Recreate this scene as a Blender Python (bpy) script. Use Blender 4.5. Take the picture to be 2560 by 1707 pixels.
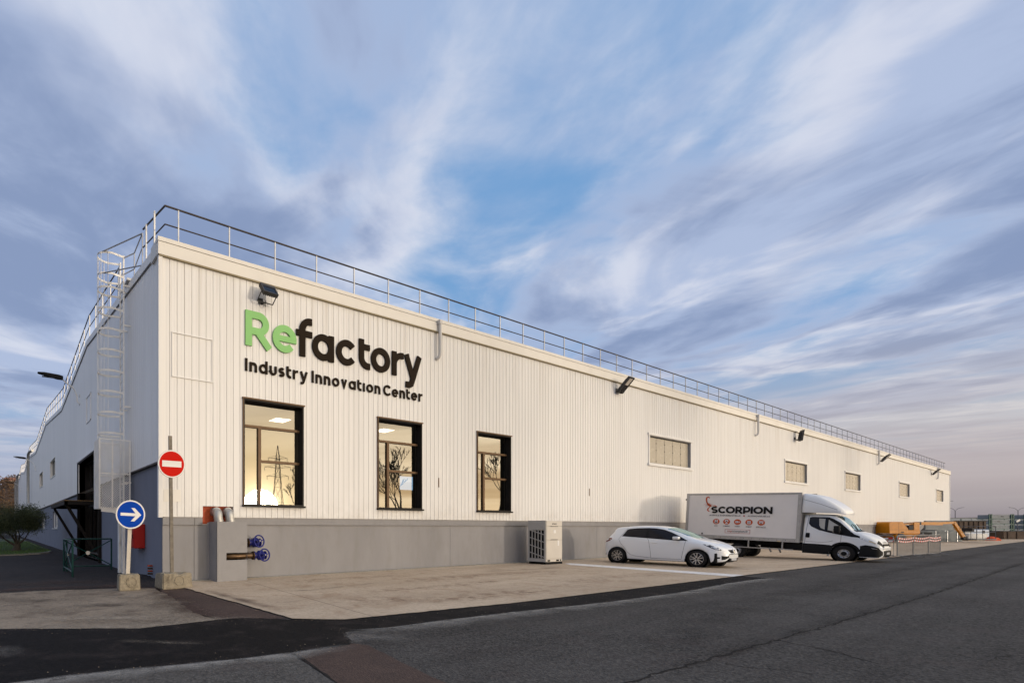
import bpy, bmesh, math, random
from mathutils import Vector, Matrix

# ---------------------------------------------------------------- camera, sky, sun, exposure
for o in list(bpy.data.objects):
    bpy.data.objects.remove(o, do_unlink=True)
scene = bpy.context.scene
COL = scene.collection
R = math.radians

cam_data = bpy.data.cameras.new("camera")
cam = bpy.data.objects.new("camera", cam_data)
COL.objects.link(cam)
cam.location = (-3.89, -13.54, 1.5)
cam.rotation_euler = (R(90), 0, -math.atan2(0.5135, 0.858))
cam_data.sensor_width = 36.0
cam_data.lens = 1261.9 / 2560 * 36.0
cam_data.shift_x = (1280 - 740) / 2560
cam_data.shift_y = (1318 - 853.5) / 2560
cam_data.clip_start = 0.05
cam_data.clip_end = 6000
scene.camera = cam

SUN_EL = R(2.25)
SUN_H = Vector((0.4525, -0.8945)).normalized()
SUN_DIR = Vector((SUN_H.x * math.cos(SUN_EL), SUN_H.y * math.cos(SUN_EL), math.sin(SUN_EL)))
sun_data = bpy.data.lights.new("sun", 'SUN')
sun_data.energy = 1.3
sun_data.angle = R(4.0)
sun_data.color = (1.0, 0.86, 0.70)
sun = bpy.data.objects.new("sun", sun_data)
COL.objects.link(sun)
sun.rotation_euler = (-SUN_DIR).to_track_quat('-Z', 'Y').to_euler()

scene.view_settings.view_transform = 'Standard'
scene.view_settings.look = 'None'
scene.view_settings.exposure = 0.0
scene.view_settings.gamma = 1.0
scene.view_settings.use_curve_mapping = False


def build_world():
    w = bpy.data.worlds.new("World")
    scene.world = w
    w.use_nodes = True
    nt = w.node_tree
    N, L = nt.nodes, nt.links
    N.clear()

    def math_(op, a, b=None, c=None, clamp=False):
        n = N.new('ShaderNodeMath')
        n.operation = op
        n.use_clamp = clamp
        for i, v in enumerate((a, b, c)):
            if v is None:
                continue
            if isinstance(v, (int, float)):
                n.inputs[i].default_value = v
            else:
                L.new(v, n.inputs[i])
        return n.outputs[0]

    def comb(x, y, z):
        n = N.new('ShaderNodeCombineXYZ')
        for i, v in enumerate((x, y, z)):
            if isinstance(v, (int, float)):
                n.inputs[i].default_value = v
            else:
                L.new(v, n.inputs[i])
        return n.outputs[0]

    def dot(v, vec):
        n = N.new('ShaderNodeVectorMath')
        n.operation = 'DOT_PRODUCT'
        L.new(v, n.inputs[0])
        n.inputs[1].default_value = vec
        return n.outputs['Value']

    def noise(vec, scale, detail, rough, dist=0.0):
        n = N.new('ShaderNodeTexNoise')
        n.inputs['Scale'].default_value = scale
        n.inputs['Detail'].default_value = detail
        n.inputs['Roughness'].default_value = rough
        n.inputs['Distortion'].default_value = dist
        L.new(vec, n.inputs['Vector'])
        return n.outputs['Fac']

    def smooth(v, lo, hi, a=0.0, b=1.0):
        n = N.new('ShaderNodeMapRange')
        n.interpolation_type = 'SMOOTHSTEP'
        for i, x in zip((1, 2, 3, 4), (lo, hi, a, b)):
            n.inputs[i].default_value = x
        L.new(v, n.inputs[0])
        return n.outputs[0]

    def mix(f, a, b):
        n = N.new('ShaderNodeMix')
        n.data_type = 'RGBA'
        n.clamp_factor = True
        if isinstance(f, (int, float)):
            n.inputs[0].default_value = f
        else:
            L.new(f, n.inputs[0])
        for s, v in ((6, a), (7, b)):
            if isinstance(v, tuple):
                n.inputs[s].default_value = (*v, 1)
            else:
                L.new(v, n.inputs[s])
        return n.outputs[2]

    S = 0.1                                     # background strength
    k = lambda r, g, b: (r / S, g / S, b / S)   # radiance as seen

    D = N.new('ShaderNodeTexCoord').outputs['Generated']
    sep = N.new('ShaderNodeSeparateXYZ')
    L.new(D, sep.inputs[0])
    z = sep.outputs[2]
    zc = math_('MAXIMUM', z, 0.0)
    wx, wy = 0.729, 0.684                        # drift of the clouds
    al = dot(D, (wx, wy, 0))
    ac = dot(D, (wy, -wx, 0))
    den = math_('MAXIMUM', math_('MULTIPLY_ADD', al, -0.10, math_('ADD', z, 0.05)), 0.035)
    a = math_('DIVIDE', al, den)
    b = math_('DIVIDE', ac, den)

    sky = N.new('ShaderNodeTexSky')
    sky.sky_type = 'NISHITA'
    sky.sun_disc = False
    sky.sun_elevation = SUN_EL
    sky.sun_rotation = math.atan2(SUN_H.x, SUN_H.y)
    sky.altitude = 50
    sky.air_density = 1.0
    sky.dust_density = 0.6
    sky.ozone_density = 1.2
    gain = N.new('ShaderNodeMix')
    gain.data_type = 'RGBA'
    gain.blend_type = 'MULTIPLY'
    gain.inputs[0].default_value = 1.0
    L.new(sky.outputs[0], gain.inputs[6])
    gain.inputs[7].default_value = (SKYGAIN, SKYGAIN, SKYGAIN, 1)
    clear = gain.outputs[2]
    dummy = None
    sunf = dot(D, tuple(SUN_DIR))                # -1 .. 1 towards the sun
    glow = smooth(sunf, 0.38, 0.88)
    anti = smooth(sunf, 0.5, -0.6)

    # clear air of the gaps: the sky texture, with its blue kept bright opposite the sun
    clear = mix(0.75, clear, mix(glow, k(0.21, 0.44, 0.81), k(1.76, 1.66, 1.46)))

    n_big = noise(comb(math_('MULTIPLY', a, 0.55), b, SEED[0]), 0.60, 4, 0.50, 0.3)
    n_mid = noise(comb(math_('MULTIPLY', a, 0.72), b, SEED[1]), 1.5, 6, 0.52, 0.6)
    n_fine = noise(comb(math_('MULTIPLY', a, 0.9), b, 1.3), 4.2, 7, 0.62, 0.4)
    cov = math_('ADD', math_('MULTIPLY', n_big, 0.56), math_('MULTIPLY', n_mid, 0.44))
    cov = math_('ADD', cov, math_('MULTIPLY', math_('SUBTRACT', n_fine, 0.5), 0.07))
    dens = smooth(cov, 0.345, 0.53)
    thick = smooth(cov, 0.46, 0.575)
    n_lit = noise(comb(math_('MULTIPLY', a, 0.62), b, SEED[2]), 1.15, 6, 0.55, 0.5)
    n_lit = math_('ADD', n_lit, math_('MULTIPLY', math_('SUBTRACT', n_fine, 0.5), 0.16))
    lit = smooth(n_lit, 0.43, 0.64)

    shade = mix(glow, k(0.255, 0.325, 0.51), k(1.76, 1.53, 1.27))
    mid = mix(glow, k(0.45, 0.53, 0.725), k(2.27, 1.98, 1.56))
    white = mix(glow, k(0.82, 0.82, 0.89), k(2.99, 2.54, 1.95))
    cloud = mix(thick, mix(lit, mid, white), mix(lit, shade, mid))
    col = mix(math_('MULTIPLY', dens, 0.93), clear, cloud)

    # haze towards the horizon, in long level bands
    bands = noise(comb(math_('MULTIPLY', sep.outputs[0], 0.9), math_('MULTIPLY', sep.outputs[1], 0.9), math_('MULTIPLY', z, 14.0)), 1.4, 4, 0.5, 0.2)
    side = smooth(dot(D, (0.858, -0.5135, 0)), -0.5, 0.75)
    hz = mix(side, k(0.40, 0.44, 0.57), k(0.50, 0.44, 0.44))
    hz = mix(smooth(bands, 0.35, 0.7), hz, mix(side, k(0.48, 0.51, 0.62), k(0.62, 0.57, 0.54)))
    hz = mix(glow, hz, mix(smooth(bands, 0.38, 0.62), k(1.95, 1.40, 0.80), k(3.60, 3.00, 2.15)))
    low = mix(side, k(0.27, 0.30, 0.40), k(0.30, 0.265, 0.29))
    hz = mix(smooth(z, 0.075, 0.0), hz, mix(glow, low, k(2.47, 1.76, 0.98)))
    col = mix(smooth(z, 0.30, 0.04), col, hz)

    # the bright sky round the low sun
    halo = math_('POWER', math_('MAXIMUM', sunf, 0.0), 90.0)
    col = mix(halo, col, k(3.2, 2.5, 1.5))
    halo = math_('POWER', math_('MAXIMUM', sunf, 0.0), 900.0)
    col = mix(halo, col, k(9.0, 7.2, 4.6))

    bg = N.new('ShaderNodeBackground')
    bg.inputs['Strength'].default_value = S
    L.new(col, bg.inputs['Color'])
    out = N.new('ShaderNodeOutputWorld')
    L.new(bg.outputs[0], out.inputs[0])


SKYGAIN = 2.0
SEED = (8.2, 4.4, 12.3)
build_world()

# ---------------------------------------------------------------- helpers
class MB:
    """collects shapes; build() links them as ONE mesh object"""
    def __init__(self):
        self.v, self.f = [], []

    def add(self, verts, faces):
        o = len(self.v)
        self.v += [tuple(p) for p in verts]
        self.f += [tuple(i + o for i in f) for f in faces]
        return self

    def box(self, x0, x1, y0, y1, z0, z1):
        v = [(x, y, z) for z in (z0, z1) for y in (y0, y1) for x in (x0, x1)]
        return self.add(v, [(0, 2, 3, 1), (4, 5, 7, 6), (0, 1, 5, 4), (2, 6, 7, 3), (0, 4, 6, 2), (1, 3, 7, 5)])

    def bbox(self, x0, x1, y0, y1, z0, z1, b=0.01, seg=1):
        """box with bevelled edges"""
        bm = bmesh.new()
        bmesh.ops.create_cube(bm, size=1)
        for p in bm.verts:
            p.co = Vector(((x0 + x1) / 2 + p.co.x * (x1 - x0), (y0 + y1) / 2 + p.co.y * (y1 - y0), (z0 + z1) / 2 + p.co.z * (z1 - z0)))
        bmesh.ops.bevel(bm, geom=bm.edges[:], offset=b, segments=seg, affect='EDGES', profile=0.5)
        return self.bm(bm)

    def bm(self, bm):
        bm.verts.index_update()
        self.add([p.co[:] for p in bm.verts], [[p.index for p in f.verts] for f in bm.faces])
        bm.free()
        return self

    def obox(self, c, ax, ay, az, hx, hy, hz):
        c, ax, ay, az = Vector(c), Vector(ax).normalized(), Vector(ay).normalized(), Vector(az).normalized()
        v = [c + ax * sx * hx + ay * sy * hy + az * sz * hz for sz in (-1, 1) for sy in (-1, 1) for sx in (-1, 1)]
        return self.add(v, [(0, 2, 3, 1), (4, 5, 7, 6), (0, 1, 5, 4), (2, 6, 7, 3), (0, 4, 6, 2), (1, 3, 7, 5)])

    def bar(self, p0, p1, w, h=None, up=(0, 0, 1)):
        """rectangular bar between two points"""
        p0, p1 = Vector(p0), Vector(p1)
        d = (p1 - p0)
        u = Vector(up)
        s = d.cross(u)
        if s.length < 1e-6:
            s = d.cross(Vector((0, 1, 0)))
        t = s.cross(d)
        return self.obox((p0 + p1) / 2, d, s, t, d.length / 2, w / 2, (h or w) / 2)

    def tube(self, p0, p1, r, n=8, r1=None, cap=True):
        p0, p1 = Vector(p0), Vector(p1)
        d = (p1 - p0).normalized()
        a = d.orthogonal().normalized()
        b = d.cross(a)
        r1 = r if r1 is None else r1
        v = []
        for p, q in ((p0, r), (p1, r1)):
            for i in range(n):
                t = 2 * math.pi * i / n
                v.append(p + a * q * math.cos(t) + b * q * math.sin(t))
        f = [(i, (i + 1) % n, n + (i + 1) % n, n + i) for i in range(n)]
        if cap:
            f += [tuple(range(n - 1, -1, -1)), tuple(range(n, 2 * n))]
        return self.add(v, f)

    def path(self, pts, r, n=8, closed=False, rs=None):
        """tube along a polyline"""
        pts = [Vector(p) for p in pts]
        m = len(pts)
        v, f = [], []
        prev = None
        for i, p in enumerate(pts):
            if closed:
                d = (pts[(i + 1) % m] - pts[i - 1]).normalized()
            else:
                d = (pts[min(i + 1, m - 1)] - pts[max(i - 1, 0)]).normalized()
            if prev is None:
                a = d.orthogonal().normalized()
            else:
                a = (prev - d * prev.dot(d))
                a = a.normalized() if a.length > 1e-6 else d.orthogonal().normalized()
            prev = a
            b = d.cross(a)
            q = rs[i] if rs else r
            for k in range(n):
                t = 2 * math.pi * k / n
                v.append(p + a * q * math.cos(t) + b * q * math.sin(t))
        for i in range(m if closed else m - 1):
            j = (i + 1) % m
            for k in range(n):
                f.append((i * n + k, i * n + (k + 1) % n, j * n + (k + 1) % n, j * n + k))
        if not closed:
            f += [tuple(range(n - 1, -1, -1)), tuple((m - 1) * n + k for k in range(n))]
        return self.add(v, f)

    def prism(self, poly, fn, d0, d1):
        """polygon (list of 2-D points) extruded between d0 and d1; fn(u, v, d) gives the point"""
        n = len(poly)
        v = [fn(u, w, d0) for u, w in poly] + [fn(u, w, d1) for u, w in poly]
        f = [tuple(range(n - 1, -1, -1)), tuple(range(n, 2 * n))]
        f += [(i, (i + 1) % n, n + (i + 1) % n, n + i) for i in range(n)]
        return self.add(v, f)

    def lathe(self, prof, c, axis, n=24, close=False):
        """profile [(radius, height)] turned round an axis through c"""
        c, d = Vector(c), Vector(axis).normalized()
        a = d.orthogonal().normalized()
        b = d.cross(a)
        v, f = [], []
        m = len(prof)
        for i in range(n):
            t = 2 * math.pi * i / n
            e = a * math.cos(t) + b * math.sin(t)
            for r, h in prof:
                v.append(c + e * r + d * h)
        for i in range(n):
            j = (i + 1) % n
            for k in range(m if close else m - 1):
                l = (k + 1) % m
                f.append((i * m + k, j * m + k, j * m + l, i * m + l))
        return self.add(v, f)

    def ribbon(self, pts, w, fn, d0, d1, closed=False):
        """flat stroke of width w along 2-D points, mitred, extruded from d0 to d1"""
        m = len(pts)
        L_, R_ = [], []
        for i in range(m):
            p = Vector(pts[i])
            a = Vector(pts[(i - 1) % m]) if (i > 0 or closed) else None
            b = Vector(pts[(i + 1) % m]) if (i < m - 1 or closed) else None
            if a is None:
                d = (b - p).normalized()
                nrm, s = Vector((-d.y, d.x)), 1
            elif b is None:
                d = (p - a).normalized()
                nrm, s = Vector((-d.y, d.x)), 1
            else:
                d0_, d1_ = (p - a).normalized(), (b - p).normalized()
                n0, n1 = Vector((-d0_.y, d0_.x)), Vector((-d1_.y, d1_.x))
                nrm = (n0 + n1).normalized()
                s = min(1 / max(nrm.dot(n0), 0.3), 2.5)
            L_.append(p + nrm * w / 2 * s)
            R_.append(p - nrm * w / 2 * s)
        v = []
        for d in (d0, d1):
            v += [fn(q.x, q.y, d) for q in L_] + [fn(q.x, q.y, d) for q in R_]
        f = []
        for i in range(m if closed else m - 1):
            j = (i + 1) % m
            f += [(i, j, m + j, m + i), (2 * m + i, 3 * m + i, 3 * m + j, 2 * m + j),
                  (i, 2 * m + i, 2 * m + j, j), (m + i, m + j, 3 * m + j, 3 * m + i)]
        if not closed:
            f += [(0, m, 3 * m, 2 * m), (m - 1, 3 * m - 1, 4 * m - 1, 2 * m - 1)]
        return self.add(v, f)

    def mesh(self, name, mat, smooth=None, recalc=True):
        me = bpy.data.meshes.new(name)
        me.from_pydata(self.v, [], self.f)
        if recalc:
            bm = bmesh.new()
            bm.from_mesh(me)
            bmesh.ops.recalc_face_normals(bm, faces=bm.faces)
            bm.to_mesh(me)
            bm.free()
        if smooth is not None:
            me.polygons.foreach_set('use_smooth', [True] * len(me.polygons))
            me.set_sharp_from_angle(angle=R(smooth))
        if mat:
            me.materials.append(mat)
        return me

    def build(self, name, mat, parent=None, smooth=None, recalc=True):
        return link(name, self.mesh(name, mat, smooth, recalc), parent)


def link(name, me, parent=None):
    o = bpy.data.objects.new(name, me)
    COL.objects.link(o)
    if parent:
        o.parent = parent
    return o


def empty(name, loc=(0, 0, 0), rz=0.0):
    o = bpy.data.objects.new(name, None)
    o.empty_display_size = 0.2
    COL.objects.link(o)
    o.location = loc
    o.rotation_euler = (0, 0, rz)
    return o


def tag(o, label, cat, group=None):
    o['label'] = label
    o['category'] = cat
    if group:
        o['group'] = group
    return o


def structure(o):
    o['kind'] = 'structure'
    return o


def stuff(o, label=None):
    o['kind'] = 'stuff'
    return o


def copy_tree(o, parent=None):
    c = o.copy()
    COL.objects.link(c)
    c.parent = parent
    for ch in list(o.children):
        copy_tree(ch, c)
    return c


XZ = lambda Y: (lambda u, w, d: (u, Y + d, w))       # 2-D (x, z) on a plane facing -y


def sheet(poly, z, name, mat, parent=None, nsub=0):
    me = bpy.data.meshes.new(name)
    me.from_pydata([(x, y, z) for x, y in poly], [], [tuple(range(len(poly)))])
    bm = bmesh.new()
    bm.from_mesh(me)
    bmesh.ops.triangulate(bm, faces=bm.faces)
    for f in bm.faces:
        if f.normal.z < 0:
            f.normal_flip()
    bm.to_mesh(me)
    bm.free()
    me.materials.append(mat)
    return link(name, me, parent)


def jag(poly, amp, step, seed=0, keep=()):
    """polygon outline broken into short uneven pieces; edges listed in keep stay straight"""
    rnd = random.Random(seed)
    out = []
    n = len(poly)
    for i in range(n):
        a, b = Vector(poly[i]), Vector(poly[(i + 1) % n])
        L_ = (b - a).length
        k = max(1, int(L_ / step))
        nr = Vector((-(b - a).y, (b - a).x)).normalized() if L_ > 0 else Vector((0, 0))
        for j in range(k):
            p = a.lerp(b, j / k)
            if i not in keep and j > 0:
                p = p + nr * rnd.uniform(-amp, amp)
            out.append((p.x, p.y))
    return out


# ---------------------------------------------------------------- materials
MATS = {}


class NT:
    def __init__(self, name):
        self.m = bpy.data.materials.new(name)
        self.m.use_nodes = True
        self.N, self.L = self.m.node_tree.nodes, self.m.node_tree.links
        self.bsdf = self.N['Principled BSDF']
        self.pos = self.N.new('ShaderNodeNewGeometry').outputs['Position']

    def put(self, sock, v):
        if isinstance(v, (int, float)):
            sock.default_value = v
        elif isinstance(v, tuple):
            sock.default_value = (*v, 1) if len(v) == 3 and sock.type == 'RGBA' else v
        else:
            self.L.new(v, sock)

    def set(self, **kw):
        for k, v in kw.items():
            self.put(self.bsdf.inputs[k.replace('_', ' ')], v)

    def noise(self, scale, detail=3, rough=0.5, vec=None, stretch=None, dist=0.0):
        n = self.N.new('ShaderNodeTexNoise')
        n.inputs['Scale'].default_value = scale
        n.inputs['Detail'].default_value = detail
        n.inputs['Roughness'].default_value = rough
        n.inputs['Distortion'].default_value = dist
        v = vec or self.pos
        if stretch:
            v = self.vec('MULTIPLY', v, stretch)
        self.L.new(v, n.inputs['Vector'])
        return n.outputs['Fac']

    def voronoi(self, scale, feature='F1', vec=None, out='Distance', rand=1.0):
        n = self.N.new('ShaderNodeTexVoronoi')
        n.feature = feature
        n.inputs['Scale'].default_value = scale
        n.inputs['Randomness'].default_value = rand
        self.L.new(vec or self.pos, n.inputs['Vector'])
        return n.outputs[out]

    def vec(self, op, a, b):
        n = self.N.new('ShaderNodeVectorMath')
        n.operation = op
        for i, v in enumerate((a, b)):
            if isinstance(v, tuple):
                n.inputs[i].default_value = v
            else:
                self.L.new(v, n.inputs[i])
        return n.outputs[0]

    def math(self, op, a, b=0.0, clamp=False):
        n = self.N.new('ShaderNodeMath')
        n.operation = op
        n.use_clamp = clamp
        self.put(n.inputs[0], a)
        self.put(n.inputs[1], b)
        return n.outputs[0]

    def map(self, v, lo, hi, a=0.0, b=1.0, smooth=False):
        n = self.N.new('ShaderNodeMapRange')
        if smooth:
            n.interpolation_type = 'SMOOTHSTEP'
        for i, x in zip((1, 2, 3, 4), (lo, hi, a, b)):
            n.inputs[i].default_value = x
        self.L.new(v, n.inputs[0])
        return n.outputs[0]

    def mix(self, f, a, b, blend='MIX'):
        n = self.N.new('ShaderNodeMix')
        n.data_type = 'RGBA'
        n.blend_type = blend
        self.put(n.inputs[0], f)
        self.put(n.inputs[6], a)
        self.put(n.inputs[7], b)
        return n.outputs[2]

    def bump(self, h, strength, dist=0.01):
        n = self.N.new('ShaderNodeBump')
        n.inputs['Strength'].default_value = strength
        n.inputs['Distance'].default_value = dist
        self.L.new(h, n.inputs['Height'])
        self.L.new(n.outputs[0], self.bsdf.inputs['Normal'])

    def sep(self):
        n = self.N.new('ShaderNodeSeparateXYZ')
        self.L.new(self.pos, n.inputs[0])
        return n.outputs


def paint(name, col, rough=0.5, metal=0.0, var=0.08, scale=2.0, stretch=None, bump=0.0, bscale=60, spec=0.18, coat=0.0, dirt=0.0, dirtcol=(0.10, 0.085, 0.07)):
    t = NT(name)
    n = t.noise(scale, 4, 0.55, stretch=stretch)
    dk = tuple(c * (1 - var) for c in col)
    lt = tuple(min(c * (1 + var), 0.95) for c in col)
    c = t.mix(t.map(n, 0.3, 0.7), dk, lt)
    if dirt > 0:
        d = t.noise(scale * 2.7, 6, 0.65, stretch=stretch)
        c = t.mix(t.map(d, 0.48, 0.75, 0, dirt), c, dirtcol)
    t.set(Base_Color=c, Metallic=metal, Specular_IOR_Level=spec)
    t.set(Roughness=t.map(t.noise(scale * 3, 3), 0.2, 0.8, max(rough - 0.07, 0.02), min(rough + 0.07, 1)))
    if coat:
        t.set(Coat_Weight=coat, Coat_Roughness=0.04)
    if bump:
        t.bump(t.noise(bscale, 3), bump, 0.004)
    MATS[name] = t.m
    return t.m


def asphalt(name, base, light, speck=0.5, patch=0.25, tint=(0.10, 0.075, 0.07), rough=0.85, scale=1.0, streak=None):
    t = NT(name)
    ag = t.voronoi(46 * scale, 'F1', out='Color')
    g = t.N.new('ShaderNodeSeparateColor')
    t.L.new(ag, g.inputs[0])
    fine = t.noise(110, 3, 0.7)
    c = t.mix(t.map(g.outputs[0], 0.15, 0.95, 0, speck), base, light)
    c = t.mix(t.map(fine, 0.38, 0.66, 0.0, 0.6), c, tuple(x * 0.45 for x in base))
    mm = t.noise(14, 5, 0.75)
    c = t.mix(t.map(mm, 0.4, 0.72, 0.0, 0.30), c, light)
    c = t.mix(t.map(mm, 0.52, 0.28, 0.0, 0.45), c, tuple(x * 0.5 for x in base))
    big = t.noise(0.35, 5, 0.6)
    c = t.mix(t.map(big, 0.35, 0.7, 0.0, patch), c, light)
    med = t.noise(1.7, 5, 0.65, dist=0.4)
    c = t.mix(t.map(med, 0.5, 0.75, 0.0, patch * 1.1), c, tint)
    if streak:
        st = t.noise(1.0, 4, 0.6, stretch=streak)
        c = t.mix(t.map(st, 0.45, 0.75, 0, 0.35), c, tuple(x * 0.55 for x in base))
    t.set(Base_Color=c, Roughness=rough, Specular_IOR_Level=0.08)
    h = t.math('ADD', t.voronoi(46 * scale, 'F1'), t.math('MULTIPLY', fine, 0.5))
    t.bump(h, 0.8, 0.010)
    MATS[name] = t.m
    return t.m


asphalt('asphalt_road', (0.030, 0.028, 0.027), (0.165, 0.153, 0.143), speck=0.75, patch=0.28, streak=(0.10, 1.6, 1))
asphalt('asphalt_new', (0.0085, 0.0076, 0.0082), (0.024, 0.0215, 0.021), speck=0.35, patch=0.25)
asphalt('asphalt_red', (0.072, 0.050, 0.043), (0.15, 0.105, 0.088), speck=0.4, patch=0.4, tint=(0.05, 0.042, 0.04))
asphalt('asphalt_side', (0.030, 0.0275, 0.029), (0.068, 0.060, 0.058), speck=0.35, patch=0.35, tint=(0.075, 0.05, 0.045))
asphalt('asphalt_worn', (0.145, 0.115, 0.088), (0.40, 0.33, 0.255), speck=0.7, patch=0.75, tint=(0.075, 0.052, 0.040), scale=0.8)
asphalt('asphalt_grey', (0.065, 0.06, 0.055), (0.21, 0.195, 0.18), speck=0.6, patch=0.3)


def concrete(name, base, light, stain, sc=1.0, streak=(0.25, 1.0, 1)):
    t = NT(name)
    n = t.noise(0.55 * sc, 6, 0.62, stretch=streak)
    c = t.mix(t.map(n, 0.3, 0.7), base, light)
    s = t.noise(1.4 * sc, 7, 0.68, dist=0.6)
    c = t.mix(t.map(s, 0.52, 0.74, 0, 0.75), c, stain)
    f = t.noise(16, 6, 0.75)
    c = t.mix(t.map(f, 0.42, 0.72, 0, 0.55), c, tuple(x * 0.5 for x in base))
    sp = t.voronoi(60, 'F1')
    c = t.mix(t.map(sp, 0.0, 0.28, 0.5, 0.0), c, tuple(min(x * 1.5, 0.8) for x in light))
    r = t.noise(3.2 * sc, 6, 0.7)
    c = t.mix(t.map(r, 0.60, 0.78, 0, 0.45), c, tuple(x * 0.4 for x in stain))
    t.set(Base_Color=c, Roughness=0.88, Specular_IOR_Level=0.3)
    t.bump(t.math('ADD', f, t.noise(150, 3, 0.6)), 0.35, 0.005)
    MATS[name] = t.m
    return t.m


concrete('apron_concrete', (0.43, 0.325, 0.228), (0.61, 0.485, 0.355), (0.29, 0.17, 0.095))
concrete('block_concrete', (0.235, 0.20, 0.145), (0.36, 0.31, 0.23), (0.07, 0.055, 0.038), sc=4.0, streak=(1.4, 1.4, 0.5))
concrete('kerb_concrete', (0.26, 0.245, 0.21), (0.36, 0.34, 0.30), (0.14, 0.12, 0.10), sc=3.0)

paint('cladding_white', (0.72, 0.70, 0.675), rough=0.42, var=0.035, scale=0.9, stretch=(1.6, 1.6, 0.16), dirt=0.10, dirtcol=(0.46, 0.40, 0.33))
t = NT('cladding_white')
oi = t.N.new('ShaderNodeObjectInfo').outputs['Random']
n = t.noise(0.9, 4, 0.55, stretch=(1.6, 1.6, 0.16))
c = t.mix(t.map(n, 0.3, 0.7), (0.745, 0.73, 0.71), (0.79, 0.775, 0.755))
c = t.mix(t.map(oi, 0.0, 1.0, 0.0, 0.05), c, (0.45, 0.42, 0.38))
d = t.noise(1.6, 7, 0.68, stretch=(5.0, 5.0, 0.12))
zz = t.sep()[2]
top = t.map(zz, 6.2, 8.8, 0.12, 0.60)
c = t.mix(t.math('MULTIPLY', t.map(d, 0.48, 0.78), top), c, (0.47, 0.41, 0.33))
low = t.map(zz, 2.5, 1.8, 0.0, 0.35)
c = t.mix(t.math('MULTIPLY', t.map(t.noise(2.2, 6, 0.7), 0.4, 0.7), low), c, (0.42, 0.37, 0.31))
sp = t.voronoi(2.6, 'F1', out='Distance')
c = t.mix(t.map(sp, 0.0, 0.035, 0.55, 0.0), c, (0.35, 0.31, 0.27))
t.set(Base_Color=c, Roughness=0.45, Specular_IOR_Level=0.18)
MATS['cladding_white'] = t.m
paint('cladding_side', (0.87, 0.845, 0.81), rough=0.45, var=0.03, scale=0.5, stretch=(1.6, 1.6, 0.16), dirt=0.10, dirtcol=(0.45, 0.41, 0.37))  # side copy of the white cladding, colour lightened to lift the shaded wall
paint('fascia_white', (0.74, 0.705, 0.645), rough=0.4, var=0.03, scale=0.6, dirt=0.12, dirtcol=(0.5, 0.42, 0.32))
paint('fascia_under', (0.30, 0.25, 0.16), rough=0.6, var=0.1)
paint('groove_shade', (0.62, 0.60, 0.57), rough=0.6, var=0.05)
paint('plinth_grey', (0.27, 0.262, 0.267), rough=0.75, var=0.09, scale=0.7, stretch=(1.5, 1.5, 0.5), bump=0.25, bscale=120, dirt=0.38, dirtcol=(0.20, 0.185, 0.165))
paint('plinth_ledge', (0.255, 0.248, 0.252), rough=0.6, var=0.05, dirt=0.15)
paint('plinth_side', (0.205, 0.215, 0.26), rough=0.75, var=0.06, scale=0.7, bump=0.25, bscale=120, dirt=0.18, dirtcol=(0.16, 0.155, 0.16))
paint('box_grey', (0.27, 0.262, 0.266), rough=0.55, var=0.05, scale=1.5, dirt=0.1)
paint('roof_membrane', (0.45, 0.45, 0.45), rough=0.8)
paint('frame_black', spec=0.08, col=(0.020, 0.017, 0.015), rough=0.4, var=0.15)
paint('frame_bronze', spec=0.1, col=(0.16, 0.095, 0.05), rough=0.4, var=0.12)
paint('steel_black', spec=0.08, col=(0.017, 0.014, 0.013), rough=0.5, var=0.2)
paint('galvanised', (0.45, 0.45, 0.46), rough=0.42, metal=0.75, var=0.12, scale=5, dirt=0.15)
paint('rail_dark', (0.06, 0.05, 0.045), rough=0.5, metal=0.3, var=0.15)
paint('ladder_white', (0.87, 0.84, 0.79), rough=0.45, var=0.06, scale=3, dirt=0.12, dirtcol=(0.4, 0.33, 0.25))
paint('pipe_white', (0.62, 0.60, 0.57), rough=0.4, var=0.06)
paint('zinc', (0.46, 0.45, 0.43), rough=0.5, metal=0.7, var=0.1, scale=4)
paint('sign_green', (0.27, 0.55, 0.20), spec=0.08, rough=0.6, var=0.02)
paint('sign_green_edge', (0.03, 0.04, 0.025), rough=0.5)
paint('sign_brown', (0.022, 0.015, 0.010), spec=0.05, rough=0.7, var=0.05)
paint('flood_grey', (0.050, 0.048, 0.048), rough=0.4, var=0.1)
paint('flood_glass', (0.015, 0.015, 0.02), rough=0.08, var=0.05)
paint('flood_led', (0.55, 0.50, 0.45), rough=0.3, var=0.1)
paint('rust_red', (0.40, 0.075, 0.03), rough=0.6, var=0.25, scale=6, dirt=0.2)
paint('valve_blue', (0.018, 0.022, 0.16), rough=0.35, var=0.15, scale=8)
paint('pipe_brown', (0.10, 0.062, 0.035), rough=0.38, metal=0.7, var=0.35, scale=7)
paint('black_rubber', spec=0.08, col=(0.018, 0.017, 0.017), rough=0.75, var=0.2, scale=8)
paint('black_plastic', spec=0.08, col=(0.014, 0.014, 0.015), rough=0.5, var=0.15)
paint('post_grey', (0.17, 0.15, 0.125), rough=0.6, metal=0.3, var=0.2, scale=9, dirt=0.35)
paint('post_pale', (0.52, 0.47, 0.40), rough=0.55, var=0.08, scale=4, dirt=0.12)
paint('sign_red', (0.56, 0.012, 0.006), spec=0.05, rough=0.6, var=0.05)
paint('sign_white', (0.74, 0.72, 0.69), rough=0.4, var=0.03)
paint('sign_blue', (0.003, 0.050, 0.36), spec=0.05, rough=0.6, var=0.05)
paint('sign_back', (0.35, 0.35, 0.36), rough=0.5, metal=0.5)
paint('red_paint', (0.40, 0.020, 0.016), rough=0.4, var=0.08)
paint('barrier_green', (0.006, 0.040, 0.034), rough=0.4, var=0.2)
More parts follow.
